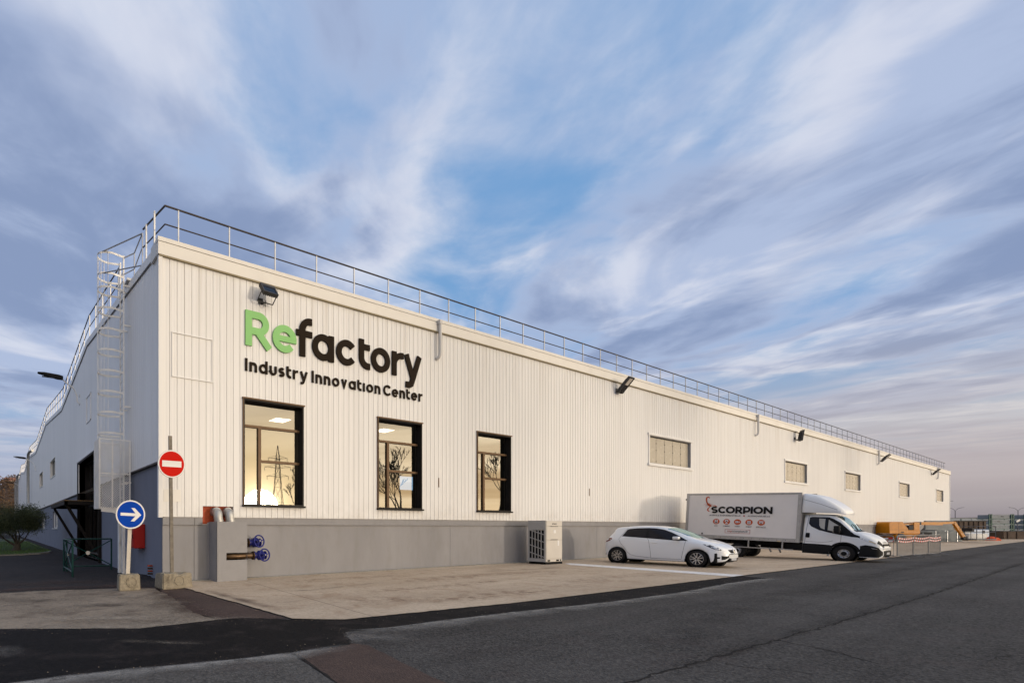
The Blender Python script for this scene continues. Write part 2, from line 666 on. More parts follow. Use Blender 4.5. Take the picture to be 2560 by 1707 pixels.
paint('line_white', (0.78, 0.75, 0.72), rough=0.8, var=0.12, scale=3, dirt=0.45, dirtcol=(0.30, 0.26, 0.22), bump=0.3)
paint('dust_pale', (0.26, 0.245, 0.225), rough=0.9, var=0.15)
paint('crack_dark', (0.018, 0.016, 0.015), rough=0.9, var=0.3)
paint('hvac_cream', (0.60, 0.555, 0.49), rough=0.5, var=0.03, scale=2)
paint('hvac_grey', (0.43, 0.415, 0.39), rough=0.5, var=0.04)
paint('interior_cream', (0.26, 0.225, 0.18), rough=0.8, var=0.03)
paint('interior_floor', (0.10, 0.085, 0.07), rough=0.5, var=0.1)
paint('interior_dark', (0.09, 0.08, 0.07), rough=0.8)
paint('panel_beige', (0.40, 0.355, 0.285), rough=0.25, var=0.06, scale=1.2, dirt=0.12, dirtcol=(0.28, 0.22, 0.13))
paint('wood_brown', (0.20, 0.125, 0.06), rough=0.5, var=0.25, scale=5, stretch=(4, 4, 0.4))


def glass(name, refl=0.30, rough=0.008, trans=(1, 1, 1), wav=0.0, ior=1.5, gcol=(1, 1, 1)):
    """pane: clear or tinted, with a Fresnel reflection on top"""
    t = NT(name)
    N, L = t.N, t.L
    N.remove(t.bsdf)
    fr = N.new('ShaderNodeFresnel')
    fr.inputs['IOR'].default_value = ior
    gl = N.new('ShaderNodeBsdfGlossy')
    gl.inputs['Color'].default_value = (*gcol, 1)
    gl.inputs['Roughness'].default_value = rough
    tr = N.new('ShaderNodeBsdfTransparent')
    tr.inputs['Color'].default_value = (*trans, 1)
    f = N.new('ShaderNodeMath')
    f.operation = 'MULTIPLY_ADD'
    f.use_clamp = True
    L.new(fr.outputs[0], f.inputs[0])
    f.inputs[1].default_value = 1.0 - refl
    f.inputs[2].default_value = refl
    mx = N.new('ShaderNodeMixShader')
    L.new(f.outputs[0], mx.inputs[0])
    L.new(tr.outputs[0], mx.inputs[1])
    L.new(gl.outputs[0], mx.inputs[2])
    if wav:
        b = N.new('ShaderNodeBump')
        b.inputs['Strength'].default_value = wav
        b.inputs['Distance'].default_value = 0.01
        n = N.new('ShaderNodeTexNoise')
        n.inputs['Scale'].default_value = 0.9
        L.new(t.pos, n.inputs['Vector'])
        L.new(n.outputs[0], b.inputs['Height'])
        L.new(b.outputs[0], gl.inputs['Normal'])
    L.new(mx.outputs[0], N['Material Output'].inputs[0])
    MATS[name] = t.m
    return t.m


glass('window_glass', refl=0.21, trans=(0.50, 0.48, 0.43), wav=0.02, rough=0.010, gcol=(1.0, 0.95, 0.85))
glass('door_glass', refl=0.02, trans=(0.35, 0.33, 0.28), ior=1.12)
glass('car_glass', refl=0.06, trans=(0.10, 0.12, 0.12))
glass('screen_glass', refl=0.42, trans=(0.42, 0.60, 0.60), gcol=(0.62, 0.86, 0.90))
glass('cab_glass', refl=0.05, trans=(0.55, 0.62, 0.60))
glass('lamp_glass', refl=0.10, trans=(0.8, 0.8, 0.8))


def emit(name, col, strength):
    t = NT(name)
    t.set(Base_Color=(0.02, 0.02, 0.02))
    t.set(Emission_Color=col, Emission_Strength=strength)
    MATS[name] = t.m
    return t.m


emit('ceiling_lamp', (1.0, 0.94, 0.82), 6.0)
emit('screen_blue', (0.35, 0.62, 1.0), 1.5)
M = MATS

# ---------------------------------------------------------------- ground
paint('soil_dark', (0.050, 0.037, 0.028), rough=0.95, var=0.4, scale=6)
def ring_sheet(name, x0, x1, y0, y1, z, mat):
    return sheet([(x0, y0), (x1, y0), (x1, y1), (x0, y1)], z, name, mat)


structure(sheet([(-900, -900), (1500, -900), (1500, 900), (-900, 900)], 0.0, 'ground', M['asphalt_road']))

# older side yard on the left, reddish near the posts
structure(sheet(jag([(-60, 0.0), (-1.2, -0.45), (-0.3, -0.9), (0.16, -1.6), (0.24, -5.0), (0.26, -6.3), (-0.75, -5.85), (-0.9, -5.0), (-0.62, -3.0), (-0.45, -1.3), (-1.2, -0.75), (-2.66, -0.30), (-60, 2.0)], 0.03, 0.25, 3), 0.004, 'pavement', M['asphalt_red']))
structure(sheet(jag([(-60, 0.0), (-2.7, -0.25), (-1.2, -0.5), (-0.28, -0.95), (0.06, -0.3), (0.02, 0.3), (0.02, 100), (-40, 100), (-60, 60)], 0.03, 0.3, 5, keep=(4, 5, 6, 7)), 0.006, 'pavement', M['asphalt_side']))
structure(sheet(jag([(-60, 0.0), (-2.7, -0.28), (-1.2, -0.72), (-0.5, -1.15), (-0.62, -3.0), (-0.9, -5.0), (-0.78, -5.86), (-1.52, -5.93), (-2.05, -5.94), (-2.99, -5.40), (-3.82, -4.94), (-60, -4.0)], 0.035, 0.2, 7), 0.009, 'pavement', M['asphalt_worn']))

# the new dark asphalt: a wide tongue on the left that narrows along the apron
patch_up = [(-30, -4.6), (-3.82, -4.94), (-2.99, -5.40), (-2.05, -5.94), (-1.52, -5.93), (-0.79, -5.88), (-0.43, -5.93), (-0.12, -6.12), (0.27, -6.5), (0.96, -6.95), (1.54, -7.0), (3.39, -7.11), (4.76, -7.2), (7.84, -7.21), (13.4, -7.25), (15.75, -7.26)]
patch_low = [(15.69, -7.92), (12.91, -7.93), (9.8, -8.16), (6.47, -8.12), (3.88, -7.90), (2.27, -7.84), (1.18, -7.83), (0.43, -7.66), (0.26, -7.98), (0.15, -8.22), (0.02, -8.36), (-0.86, -8.41), (-1.89, -8.29), (-2.63, -8.14), (-3.29, -8.06), (-3.85, -8.05), (-30, -7.6)]
structure(sheet(jag(patch_up + patch_low, 0.022, 0.12, 11), 0.013, 'pavement', M['asphalt_new']))
structure(sheet(jag([(-30, -7.55), (-3.85, -8.02), (-1.89, -8.25), (-0.86, -8.38), (-1.05, -9.5), (-1.6, -12.5), (-2.4, -16), (-30, -16)], 0.02, 0.2, 13), 0.005, 'pavement', M['asphalt_grey']))
structure(sheet(jag([(-0.83, -8.40), (0.10, -8.33), (0.19, -8.53), (-0.02, -9.36), (-0.15, -10.11), (-0.6, -13), (-1.2, -16), (-2.4, -16), (-1.6, -12.5), (-1.07, -9.56)], 0.02, 0.2, 17), 0.008, 'pavement', M['asphalt_red']))


def fade_mat(name, col, lo=0.35, hi=0.65, scale=5.0, edge=1.0):
    """dusty film whose strength runs out across the strip (u from -1 to 1) and breaks up in patches"""
    t = NT(name)
    at = t.N.new('ShaderNodeAttribute')
    at.attribute_name = 'cover'
    n = t.noise(scale, 6, 0.7)
    f2 = t.noise(70, 3, 0.7)
    a = t.math('MULTIPLY', at.outputs['Fac'], t.map(n, lo, hi))
    a = t.math('MULTIPLY', a, t.map(f2, 0.25, 0.6, 0.35, 1.0), clamp=True)
    t.set(Base_Color=col, Roughness=0.95, Alpha=a, Specular_IOR_Level=0.2)
    MATS[name] = t.m
    return t.m


fade_mat('dust_film', (0.34, 0.32, 0.295), 0.22, 0.52, 3.0)
fade_mat('sand_film', (0.40, 0.335, 0.265), 0.34, 0.60, 2.2)
fade_mat('rust_film', (0.22, 0.11, 0.06), 0.45, 0.72, 3.0)
fade_mat('dark_film', (0.028, 0.025, 0.024), 0.35, 0.65, 1.6)
fade_mat('moss_film', (0.20, 0.23, 0.07), 0.50, 0.70, 6.0)


def film(line, wl, wr, z, name, mat, parent=None, seed=0, peak=1.0):
    """soft-edged strip along a line of ground points, wl to its left and wr to its right"""
    rnd = random.Random(seed)
    pts = [Vector(p) for p in line]
    fine = []
    for a, b in zip(pts, pts[1:]):
        k = max(1, int((b - a).length / 0.25))
        fine += [a.lerp(b, i / k) for i in range(k)]
    fine.append(pts[-1])
    v, f, c = [], [], []
    cols = (-1.0, -0.5, 0.0, 0.5, 1.0)
    n = len(fine)
    for i, p in enumerate(fine):
        d = (fine[min(i + 1, n - 1)] - fine[max(i - 1, 0)]).normalized()
        nr = Vector((-d.y, d.x))
        s = rnd.uniform(0.6, 1.2)
        endf = min(1.0, i / 3, (n - 1 - i) / 3)
        for u in cols:
            q = p + nr * (-u * (wl if u < 0 else wr)) * s
            v.append((q.x, q.y, z))
            c.append((1 - abs(u)) * peak * endf)
    for i in range(n - 1):
        for j in range(4):
            o = i * 5 + j
            f.append((o, o + 1, o + 6, o + 5))
    me = bpy.data.meshes.new(name)
    me.from_pydata(v, [], f)
    at = me.attributes.new('cover', 'FLOAT', 'POINT')
    at.data.foreach_set('value', c)
    me.materials.append(mat)
    return link(name, me, parent)


dust = empty('road_dust')
structure(dust)
film(patch_low[0:8], 0.45, 0.05, 0.017, 'dust', M['dust_film'], dust, 1, 0.75)
film(patch_low[7:11], 0.40, 0.05, 0.0172, 'dust', M['dust_film'], dust, 2, 0.95)
film(patch_low[10:17], 0.32, 0.08, 0.0174, 'dust', M['dust_film'], dust, 3, 0.95)
film(patch_up[1:8], 0.45, 0.06, 0.0176, 'dust', M['sand_film'], dust, 4, 0.9)
film([(-3.84, -6.2), (-3.8, -6.55), (-3.72, -6.95)], 0.25, 0.08, 0.0178, 'dust', M['dust_film'], dust, 5, 0.9)
film([(-2.55, -6.62), (-2.2, -6.9), (-1.75, -7.25), (-1.55, -7.42)], 0.12, 0.12, 0.0180, 'dust', M['sand_film'], dust, 6, 0.75)
film([(-2.66, -0.32), (-3.2, -0.28), (-4.5, -0.2)], 0.10, 0.12, 0.0182, 'dust', M['sand_film'], dust, 7, 0.9)
film([(1.0, -8.6), (0.5, -8.2), (0.3, -7.9)], 0.3, 0.25, 0.0184, 'dust', M['dust_film'], dust, 8, 0.8)
for k in range(7):
    rr = random.Random(k)
    cx, cy = -3.4 + k * 0.42, -2.6 - (k * 7 % 5) * 0.55
    film([(cx - 0.5, cy), (cx, cy + 0.1), (cx + 0.5, cy - 0.05)], 0.5, 0.5, 0.0186 + k * 0.0003, 'dust', M['sand_film'], dust, 20 + k, 0.6)
film([(3, -10.5), (9, -9.6), (25, -9.2), (60, -8.9)], 0.5, 0.5, 0.0190, 'dust', M['dark_film'], dust, 31, 0.45)

# cracks in the road
cr = empty('road_cracks')
structure(cr)


def crack(line, w, z, seed, amp=0.05):
    rnd = random.Random(seed)
    pts = [Vector(p) for p in line]
    fine = []
    for a, b in zip(pts, pts[1:]):
        k = max(2, int((b - a).length / 0.12))
        nr = Vector((-(b - a).y, (b - a).x)).normalized()
        fine += [a.lerp(b, i / k) + nr * rnd.gauss(0, amp * 0.35) for i in range(k)]
    v, f = [], []
    for i in range(len(fine) - 1):
        d = (fine[i + 1] - fine[i])
        if d.length < 1e-6:
            continue
        nr = Vector((-d.y, d.x)).normalized()
        s = w * rnd.uniform(0.5, 1.8)
        v += [(*(fine[i] + nr * s)[:], z), (*(fine[i] - nr * s)[:], z)]
    for i in range(len(v) // 2 - 1):
        f.append((2 * i, 2 * i + 1, 2 * i + 3, 2 * i + 2))
    me = bpy.data.meshes.new('crack')
    me.from_pydata(v, [], f)
    me.materials.append(M['crack_dark'])
    return link('crack', me, cr)


CRACKS = []
crack([(-3, -11.0), (2.0, -11.0), (6.9, -11.08), (13.4, -11.15), (33, -11.05), (70, -11.1)], 0.012, 0.0040, 1, 0.05)
crack([(3.0, -11.2), (3.06, -11.4), (3.3, -11.68), (3.31, -12.1)], 0.006, 0.0042, 2)
crack([(5.07, -11.01), (4.87, -11.59), (4.65, -11.82), (4.3, -12.3)], 0.008, 0.0044, 3)
crack([(7.89, -11.55), (7.76, -12.13), (7.5, -12.6)], 0.006, 0.0046, 4)
crack([(2.07, -9.21), (2.45, -9.88), (2.57, -10.46)], 0.005, 0.0048, 5)
crack([(8.29, -10.53), (8.01, -11.09)], 0.006, 0.0050, 6)
crack([(-0.83, -8.43), (-0.91, -8.88), (-1.07, -9.56), (-1.3, -10.6)], 0.012, 0.0105, 7, 0.03)
crack([(5.93, -12.7), (6.6, -12.85)], 0.006, 0.0052, 8)
crack([(11, -9.2), (14, -9.9), (19, -10.1), (24, -11.0)], 0.007, 0.0054, 9)
film([(3.3, -8.6), (3.8, -8.61), (4.2, -8.63)], 0.07, 0.07, 0.0194, 'dark_mark', M['dark_film'], dust, 40, 1.0)
film([(2.0, -11.0), (6.9, -11.05), (13.4, -11.12), (33, -11.02)], 0.16, 0.16, 0.0196, 'dark_mark', M['dark_film'], dust, 41, 0.6)

# concrete apron in slabs along the facade
apron = empty('concrete_apron')
structure(apron)
JX = [0.2, 1.8, 8.9, 16.0, 23.0, 30.0, 37.0, 44.0, 51.0, 58.0, 65.0, 72.0, 79.0, 86.0, 93.0, 100.0, 107.0, 114.0]
for i in range(len(JX) - 1):
    a, b = JX[i] + 0.007, JX[i + 1] - 0.007
    skew = -0.5 if i == 0 else 0.0
    if i == 0:
        poly = [(0.12, -1.45), (0.14, -1.72), (0.2, -4.03), (0.26, -5.33), (0.28, -6.46), (0.96, -6.95), (1.52, -6.99), (2.18, 0.06), (0.12, 0.06)]
        poly = jag(poly, 0.02, 0.15, 2, keep=(6, 7, 8))
    elif i == 1:
        poly = [(2.194, 0.06), (1.534, -6.99), (3.39, -7.11), (4.76, -7.22), (b, -7.24), (b, 0.06)]
        poly = jag(poly, 0.018, 0.15, 3, keep=(0, 3, 4, 5))
    else:
        poly = jag([(a, 0.06), (a, -7.24), (b, -7.24), (b, 0.06)], 0.012, 0.2, 5 + i, keep=(0, 2, 3))
    sheet(poly, 0.022, 'slab', M['apron_concrete'], apron)
structure(sheet([(115, 7.0), (115, -7.3), (240, -7.3), (240, 40), (115, 40)], 0.003, 'yard', M['apron_concrete']))
structure(sheet([(0.15, 0.0), (2.2, -6.9), (30, -7.2), (112, -7.2), (112, 0.0)], 0.0185, 'apron_joint', M['soil_dark']))
film([(0.4, -0.12), (3, -0.13), (8, -0.13), (14, -0.12)], 0.10, 0.12, 0.0262, 'dust', M['dark_film'], dust, 50, 0.6)
film([(9.2, -0.55), (9.6, -0.75), (10.4, -0.85), (11.2, -0.95)], 0.06, 0.08, 0.0264, 'dust', M['dark_film'], dust, 51, 0.8)
film([(1.6, -5.2), (2.6, -5.6), (4.2, -5.9)], 0.7, 0.6, 0.0266, 'rust_stain', M['rust_film'], dust, 52, 0.8)
film([(3.2, -6.4), (5.4, -6.2), (7.6, -6.4)], 0.5, 0.5, 0.0268, 'rust_stain', M['rust_film'], dust, 53, 1.0)
film([(5.5, -3.2), (9.0, -3.0), (13.0, -3.3)], 0.5, 0.6, 0.0270, 'rust_stain', M['rust_film'], dust, 54, 0.75)
film([(0.7, -6.0), (1.0, -6.3), (1.3, -6.2)], 0.15, 0.15, 0.0272, 'moss', M['moss_film'], dust, 55, 0.8)

# the painted parking line beside the car
structure(sheet(jag([(16.58, -1.45), (16.11, -7.26), (15.18, -7.27), (15.6, -2.05), (16.1, -1.5)], 0.012, 0.15, 9), 0.0285, 'parking_line', M['line_white']))

# lawn with its kerb on the far left
kl = [(-40, 15.6), (-8, 16.3), (-3.64, 17.08), (-2.45, 17.36), (-1.67, 17.94), (-1.14, 18.92), (-0.90, 20.15), (-0.92, 22.5), (-0.99, 30), (-1.0, 60)]
kb = MB()
ins = []
for i, p in enumerate(kl):
    p = Vector(p)
    d = (Vector(kl[min(i + 1, len(kl) - 1)]) - Vector(kl[max(i - 1, 0)])).normalized()
    nr = Vector((-d.y, d.x))
    ins.append(p + nr * 0.12)
n = len(kl)
vv = [(*kl[i], 0.0) for i in range(n)] + [(*kl[i], 0.10) for i in range(n)] + [(*ins[i][:], 0.105) for i in range(n)] + [(*ins[i][:], 0.0) for i in range(n)]
kb.add(vv, [(i + k * n, i + 1 + k * n, i + 1 + (k + 1) * n, i + (k + 1) * n) for k in range(3) for i in range(n - 1)])
structure(kb.build('kerb', M['kerb_concrete']))
t = NT('lawn_soil')
t.set(Base_Color=t.mix(t.noise(3, 5), (0.018, 0.032, 0.010), (0.035, 0.06, 0.015)), Roughness=0.95)
M['lawn_soil'] = t.m
structure(sheet([(p[0], p[1]) for p in ins] + [(-40, 60)], 0.09, 'lawn', M['lawn_soil']))
t = NT('grass_blades')
t.set(Base_Color=t.mix(t.noise(2.2, 4), (0.03, 0.075, 0.012), (0.085, 0.14, 0.028)), Roughness=0.7)
M['grass_blades'] = t.m
rnd = random.Random(4)
gr = MB()
for k in range(16000):
    x = -0.95 - abs(rnd.random() ** 1.3) * 7.5
    y = 16.6 + rnd.random() ** 1.6 * 28
    if y < 16.45 + 0.02 * (x + 8) ** 2 + (max(0, x + 2.6)) ** 2 * 0.9:
        continue
    h = rnd.uniform(0.04, 0.10)
    a = rnd.uniform(0, 6.28)
    dx, dy = math.cos(a) * 0.014, math.sin(a) * 0.014
    lx, ly = rnd.uniform(-0.04, 0.04), rnd.uniform(-0.04, 0.04)
    gr.add([(x - dx, y - dy, 0.088), (x + dx, y + dy, 0.088), (x + lx, y + ly, 0.09 + h)], [(0, 1, 2)])
go = gr.build('grass', M['grass_blades'], recalc=False)
stuff(go)
go['label'] = 'short green grass on the lawn under the olive tree'

# narrow concrete footing along the wall
ft = MB()
rnd = random.Random(3)
x = 0.05
while x < 110:
    L_ = rnd.uniform(1.5, 3.5)
    ft.box(x, min(x + L_, 110) - 0.012, -0.19 - rnd.uniform(0, 0.05), -0.031, 0.0, 0.034 + rnd.uniform(0, 0.012))
    x += L_
structure(ft.build('footing', M['kerb_concrete']))

fade_mat('red_film', (0.085, 0.052, 0.042), 0.30, 0.60, 1.8)
# stains and dust that blur the borders of the yard's patches
film([(-0.62, -1.4), (-0.62, -3.0), (-0.85, -4.6), (-0.85, -5.6)], 0.35, 0.45, 0.0200, 'red_stain', M['red_film'], dust, 60, 0.9)
film([(-4.5, 0.3), (-2.6, 0.1), (-1.0, -0.25), (-0.2, -0.7)], 0.55, 0.5, 0.0202, 'red_stain', M['red_film'], dust, 61, 0.85)
film([(-3.9, 1.6), (-2.4, 1.4), (-1.0, 1.2)], 0.8, 0.8, 0.0204, 'red_stain', M['red_film'], dust, 62, 0.6)
film([(-3.6, -4.3), (-2.6, -4.7), (-1.6, -5.3), (-0.9, -5.45)], 0.55, 0.35, 0.0206, 'dust', M['sand_film'], dust, 63, 1.0)
film([(-3.8, -1.9), (-2.6, -2.2), (-1.4, -2.0)], 0.5, 0.5, 0.0208, 'dust', M['dark_film'], dust, 64, 0.5)
film([(-3.6, -3.4), (-2.2, -3.3), (-1.2, -3.7)], 0.35, 0.35, 0.0210, 'dust', M['dark_film'], dust, 65, 0.55)
film([(0.35, -2.2), (0.42, -4.0), (0.5, -5.8)], 0.25, 0.18, 0.0274, 'dust', M['red_film'], dust, 66, 0.7)
film([(2.4, -2.0), (4.2, -1.7), (7.4, -1.9)], 0.5, 0.4, 0.0276, 'rust_stain', M['rust_film'], dust, 67, 0.6)
film([(3.2, -4.4), (6.0, -4.6), (8.6, -4.3)], 0.4, 0.5, 0.0278, 'rust_stain', M['rust_film'], dust, 68, 0.75)
film([(9.0, -5.8), (12.0, -5.5), (15.0, -5.9)], 0.6, 0.6, 0.0280, 'rust_stain', M['rust_film'], dust, 69, 0.6)
film([(1.2, -3.2), (2.6, -3.5), (5.2, -3.0)], 0.15, 0.2, 0.0282, 'dust', M['dark_film'], dust, 70, 0.45)
film([(10.0, -2.2), (12.6, -2.6), (14.6, -2.3)], 0.3, 0.3, 0.0284, 'dust', M['dark_film'], dust, 71, 0.4)
film([(18.4, -1.9), (18.5, -5.6)], 0.5, 1.2, 0.0286, 'dark_mark', M['dark_film'], dust, 72, 0.5)  # dark band on the slabs along the near side of the car
film([(0.6, -4.6), (1.1, -4.9), (1.6, -4.75)], 0.03, 0.03, 0.0288, 'paint_mark', M['sand_film'], dust, 73, 1.0)

# grit lying along the edges
rnd = random.Random(77)
mb = MB()
edges = [patch_low[k] for k in range(len(patch_low) - 1)] + [patch_up[k] for k in range(1, len(patch_up))]
def pebble(x, y, z, s):
    a = rnd.uniform(0, 6.28)
    v = []
    for k in range(5):
        t_ = a + k * 1.256
        v.append((x + math.cos(t_) * s * rnd.uniform(0.7, 1.2), y + math.sin(t_) * s * rnd.uniform(0.7, 1.2), z))
    v.append((x, y, z + s * rnd.uniform(0.5, 0.9)))
    mb.add(v, [(k, (k + 1) % 5, 5) for k in range(5)])
for (ln, n_, sp) in ((patch_low[:16], 420, 0.22), (patch_up[1:], 420, 0.25), ([(0.14, -1.7), (0.26, -5.3), (0.3, -6.4)], 160, 0.08), ([(0.3, -0.24), (15, -0.24), (30, -0.24)], 320, 0.06)):
    segs_ = list(zip(ln, ln[1:]))
    wts = [(Vector(b) - Vector(a)).length for a, b in segs_]
    for _ in range(n_):
        a, b = rnd.choices(segs_, wts)[0]
        p = Vector(a).lerp(Vector(b), rnd.random())
        pebble(p.x + rnd.gauss(0, sp), p.y + rnd.gauss(0, sp), 0.018 if p.y > -7 or p.x < 0 else 0.012, rnd.uniform(0.003, 0.009))
for _ in range(260):
    pebble(rnd.uniform(-4, 14), rnd.uniform(-9.5, -0.5), 0.024, rnd.uniform(0.003, 0.006))
go_ = mb.build('grit', M['asphalt_worn'], recalc=False)
stuff(go_)
go_['label'] = 'fine grit and pebbles scattered along the edges of the paving'

# ---------------------------------------------------------------- the white factory building
BL = 109.3                                          # facade length
bld = empty('factory_building', (0, 0, 0))
tag(bld, 'long low factory hall with ribbed white metal cladding above a grey plinth', 'building')
PROF = [(-0.02, 8.97), (12.1, 10.2), (22.6, 9.22), (34.2, 10.28), (46.3, 9.40), (58.5, 10.32), (69.5, 9.42), (81.0, 10.4), (92.0, 9.5), (101.0, 10.2)]


def prof(y):
    for (a, za), (b, zb) in zip(PROF, PROF[1:]):
        if y <= b:
            # slightly rounded at ridges and valleys
            return za + (zb - za) * (y - a) / (b - a)
    return PROF[-1][1]


WIN = [(2.35, 4.42, 2.15, 5.27), (7.41, 9.49, 2.15, 5.27), (12.47, 14.56, 2.15, 5.27)]
BLK = [(26.13, 30.92, 4.97, 6.42), (46.19, 50.95, 4.97, 6.42), (61.05, 65.75, 4.95, 6.40), (80.7, 85.4, 4.95, 6.39), (100.2, 104.6, 4.93, 6.36)]
HOLE = (1.12, 2.05, 1.60, 2.10)
OPEN = WIN + BLK + [HOLE]


def holed(mb, rects, x0, x1, z0, z1, d0, d1, fn):
    """wall slab between depths d0 and d1 with rectangular openings"""
    xs = sorted({x0, x1, *[r[0] for r in rects], *[r[1] for r in rects]})
    zs = sorted({z0, z1, *[r[2] for r in rects], *[r[3] for r in rects]})
    xs = [x for x in xs if x0 <= x <= x1]
    zs = [z for z in zs if z0 <= z <= z1]
    for a, b in zip(xs, xs[1:]):
        for c, d in zip(zs, zs[1:]):
            mx, mz = (a + b) / 2, (c + d) / 2
            if any(r[0] < mx < r[1] and r[2] < mz < r[3] for r in rects):
                continue
            for dd in (d0, d1):
                mb.add([fn(a, c, dd), fn(b, c, dd), fn(b, d, dd), fn(a, d, dd)], [(0, 1, 2, 3)])
    for r in rects:
        q = [(r[0], r[2]), (r[1], r[2]), (r[1], r[3]), (r[0], r[3])]
        for i in range(4):
            a, b = q[i], q[(i + 1) % 4]
            mb.add([fn(*a, d0), fn(*b, d0), fn(*b, d1), fn(*a, d1)], [(0, 1, 2, 3)])


w = MB()
holed(w, OPEN, 0.05, BL - 0.05, 1.59, 9.0, -0.045, 0.22, XZ(0))
w.box(0.26, BL, 0.002, 0.22, 0.0, 1.588)
w.build('wall', M['groove_shade'], bld, recalc=False)

# vertical cladding ribs of the facade, one object each for the nearest ones
PITCH = 0.2075
ZB, ZT = 1.79, 8.80


def strip_mesh(x0, x1, segs, gv=0.008):
    """rib: flat face with folded edges; segs = [(xa, xb, za, zb)]"""
    mb = MB()
    for xa, xb, za, zb in segs:
        lo = gv if abs(xa - x0) < 1e-6 else 0.0
        hi = gv if abs(xb - x1) < 1e-6 else 0.0
        pr = [(xa, -0.070), (xa + lo, -0.098), (xa + lo + 0.004, -0.100)]
        if lo and hi:
            m_ = (xa + xb) / 2
            pr += [(m_ - 0.030, -0.1005), (m_ - 0.026, -0.0975), (m_ + 0.026, -0.0975), (m_ + 0.030, -0.1005)]
        pr += [(xb - hi - 0.004, -0.100), (xb - hi, -0.098), (xb, -0.070)]
        k = len(pr)
        v = [(x, y, za) for x, y in pr] + [(x, y, zb) for x, y in pr]
        mb.add(v, [(i, i + 1, k + i + 1, k + i) for i in range(k - 1)] + [tuple(range(k - 1, -1, -1)), tuple(range(k, 2 * k))])
    return mb


shared = {}
rest = MB()
nstrip = int(BL / PITCH)
for i in range(nstrip):
    x0, x1 = -0.03 + i * PITCH, -0.03 + (i + 1) * PITCH
    hit = [r for r in OPEN if r[0] < x1 and r[1] > x0 and r[2] > ZB - 1]
    segs = []
    if not hit:
        segs = [(x0, x1, ZB, ZT)]
    else:
        r = hit[0]
        ca, cb = max(x0, r[0]), min(x1, r[1])
        if ca > x0 + 0.004:
            segs.append((x0, ca, ZB, ZT))
        if cb < x1 - 0.004:
            segs.append((cb, x1, ZB, ZT))
        if r[2] > ZB:
            segs.append((ca, cb, ZB, r[2]))
        segs.append((ca, cb, r[3], ZT))
    gv = 0.007 if i < 30 else (0.010 if i < 90 else 0.014)
    if i < 298:
        if not hit:
            if gv not in shared:
                shared[gv] = strip_mesh(0, PITCH, [(0, PITCH, ZB, ZT)], gv).mesh('cladding_panel', M['cladding_white'], recalc=False)
            o = link('cladding_panel', shared[gv], bld)
            o.location = (x0, 0, 0)
        else:
            for sg in segs:
                strip_mesh(x0, x1, [sg], gv).build('cladding_panel', M['cladding_white'], bld, recalc=False)
    else:
        s = strip_mesh(x0, x1, segs, gv)
        rest.add(s.v, s.f)
stuff(rest.build('far_cladding', M['cladding_white'], bld, recalc=False))
# corner trims
MB().box(-0.13, -0.02, -0.135, -0.02, 1.77, 8.78).build('corner_trim', M['cladding_white'], bld)
MB().box(BL - 0.12, BL + 0.05, -0.13, 0.02, 1.77, 8.78).build('corner_trim', M['cladding_white'], bld)

# fascia: lower band, cap, dark drip edge
MB().box(-0.15, BL + 0.1, -0.175, 0.05, 8.77, 9.105).build('fascia', M['fascia_white'], bld)
MB().box(-0.16, BL + 0.12, -0.185, 0.06, 9.117, 9.23).build('fascia_cap', M['fascia_white'], bld)
MB().box(-0.14, BL + 0.08, -0.15, 0.04, 9.104, 9.118).build('drip_edge', M['fascia_under'], bld)
MB().box(-0.12, BL + 0.08, -0.165, -0.04, 8.735, 8.771).build('drip_edge', M['fascia_under'], bld)

# plinth panels and ledge
px = [0.0, 0.89, 11.05, 21.2, 31.3, 41.4, 51.5, 61.6, 71.7, 81.8, 91.9, 102.0, BL]
for a, b in zip(px, px[1:]):
    if a < 1:
        pass
    mb = MB()
    mb.box(a + 0.006, b - 0.006, 0.0 - 0.03, 0.0, -0.1, 1.57)
    mb.build('plinth_panel', M['plinth_grey'], bld)
for a, b in ((0.0, 0.883), (0.897, 1.12), (2.05, BL)):
    MB().box(a, b, -0.075, 0.01, 1.575, 1.775).build('plinth_ledge', M['plinth_ledge'], bld)

# other walls and roof
MB().box(BL - 0.2, BL, 0.23, 101, 0, 8.9).build('wall', M['cladding_side'], bld)
MB().box(0.0, BL, 100.8, 101, 0, 8.9).build('wall', M['cladding_side'], bld)
rf = MB()
for (a, za), (b, zb) in zip(PROF, PROF[1:]):
    rf.add([(0.0, a, za + 0.02), (BL, a, za + 0.02), (BL, b, zb + 0.02), (0.0, b, zb + 0.02)], [(0, 1, 2, 3)])
rf.build('roof', M['roof_membrane'], bld)

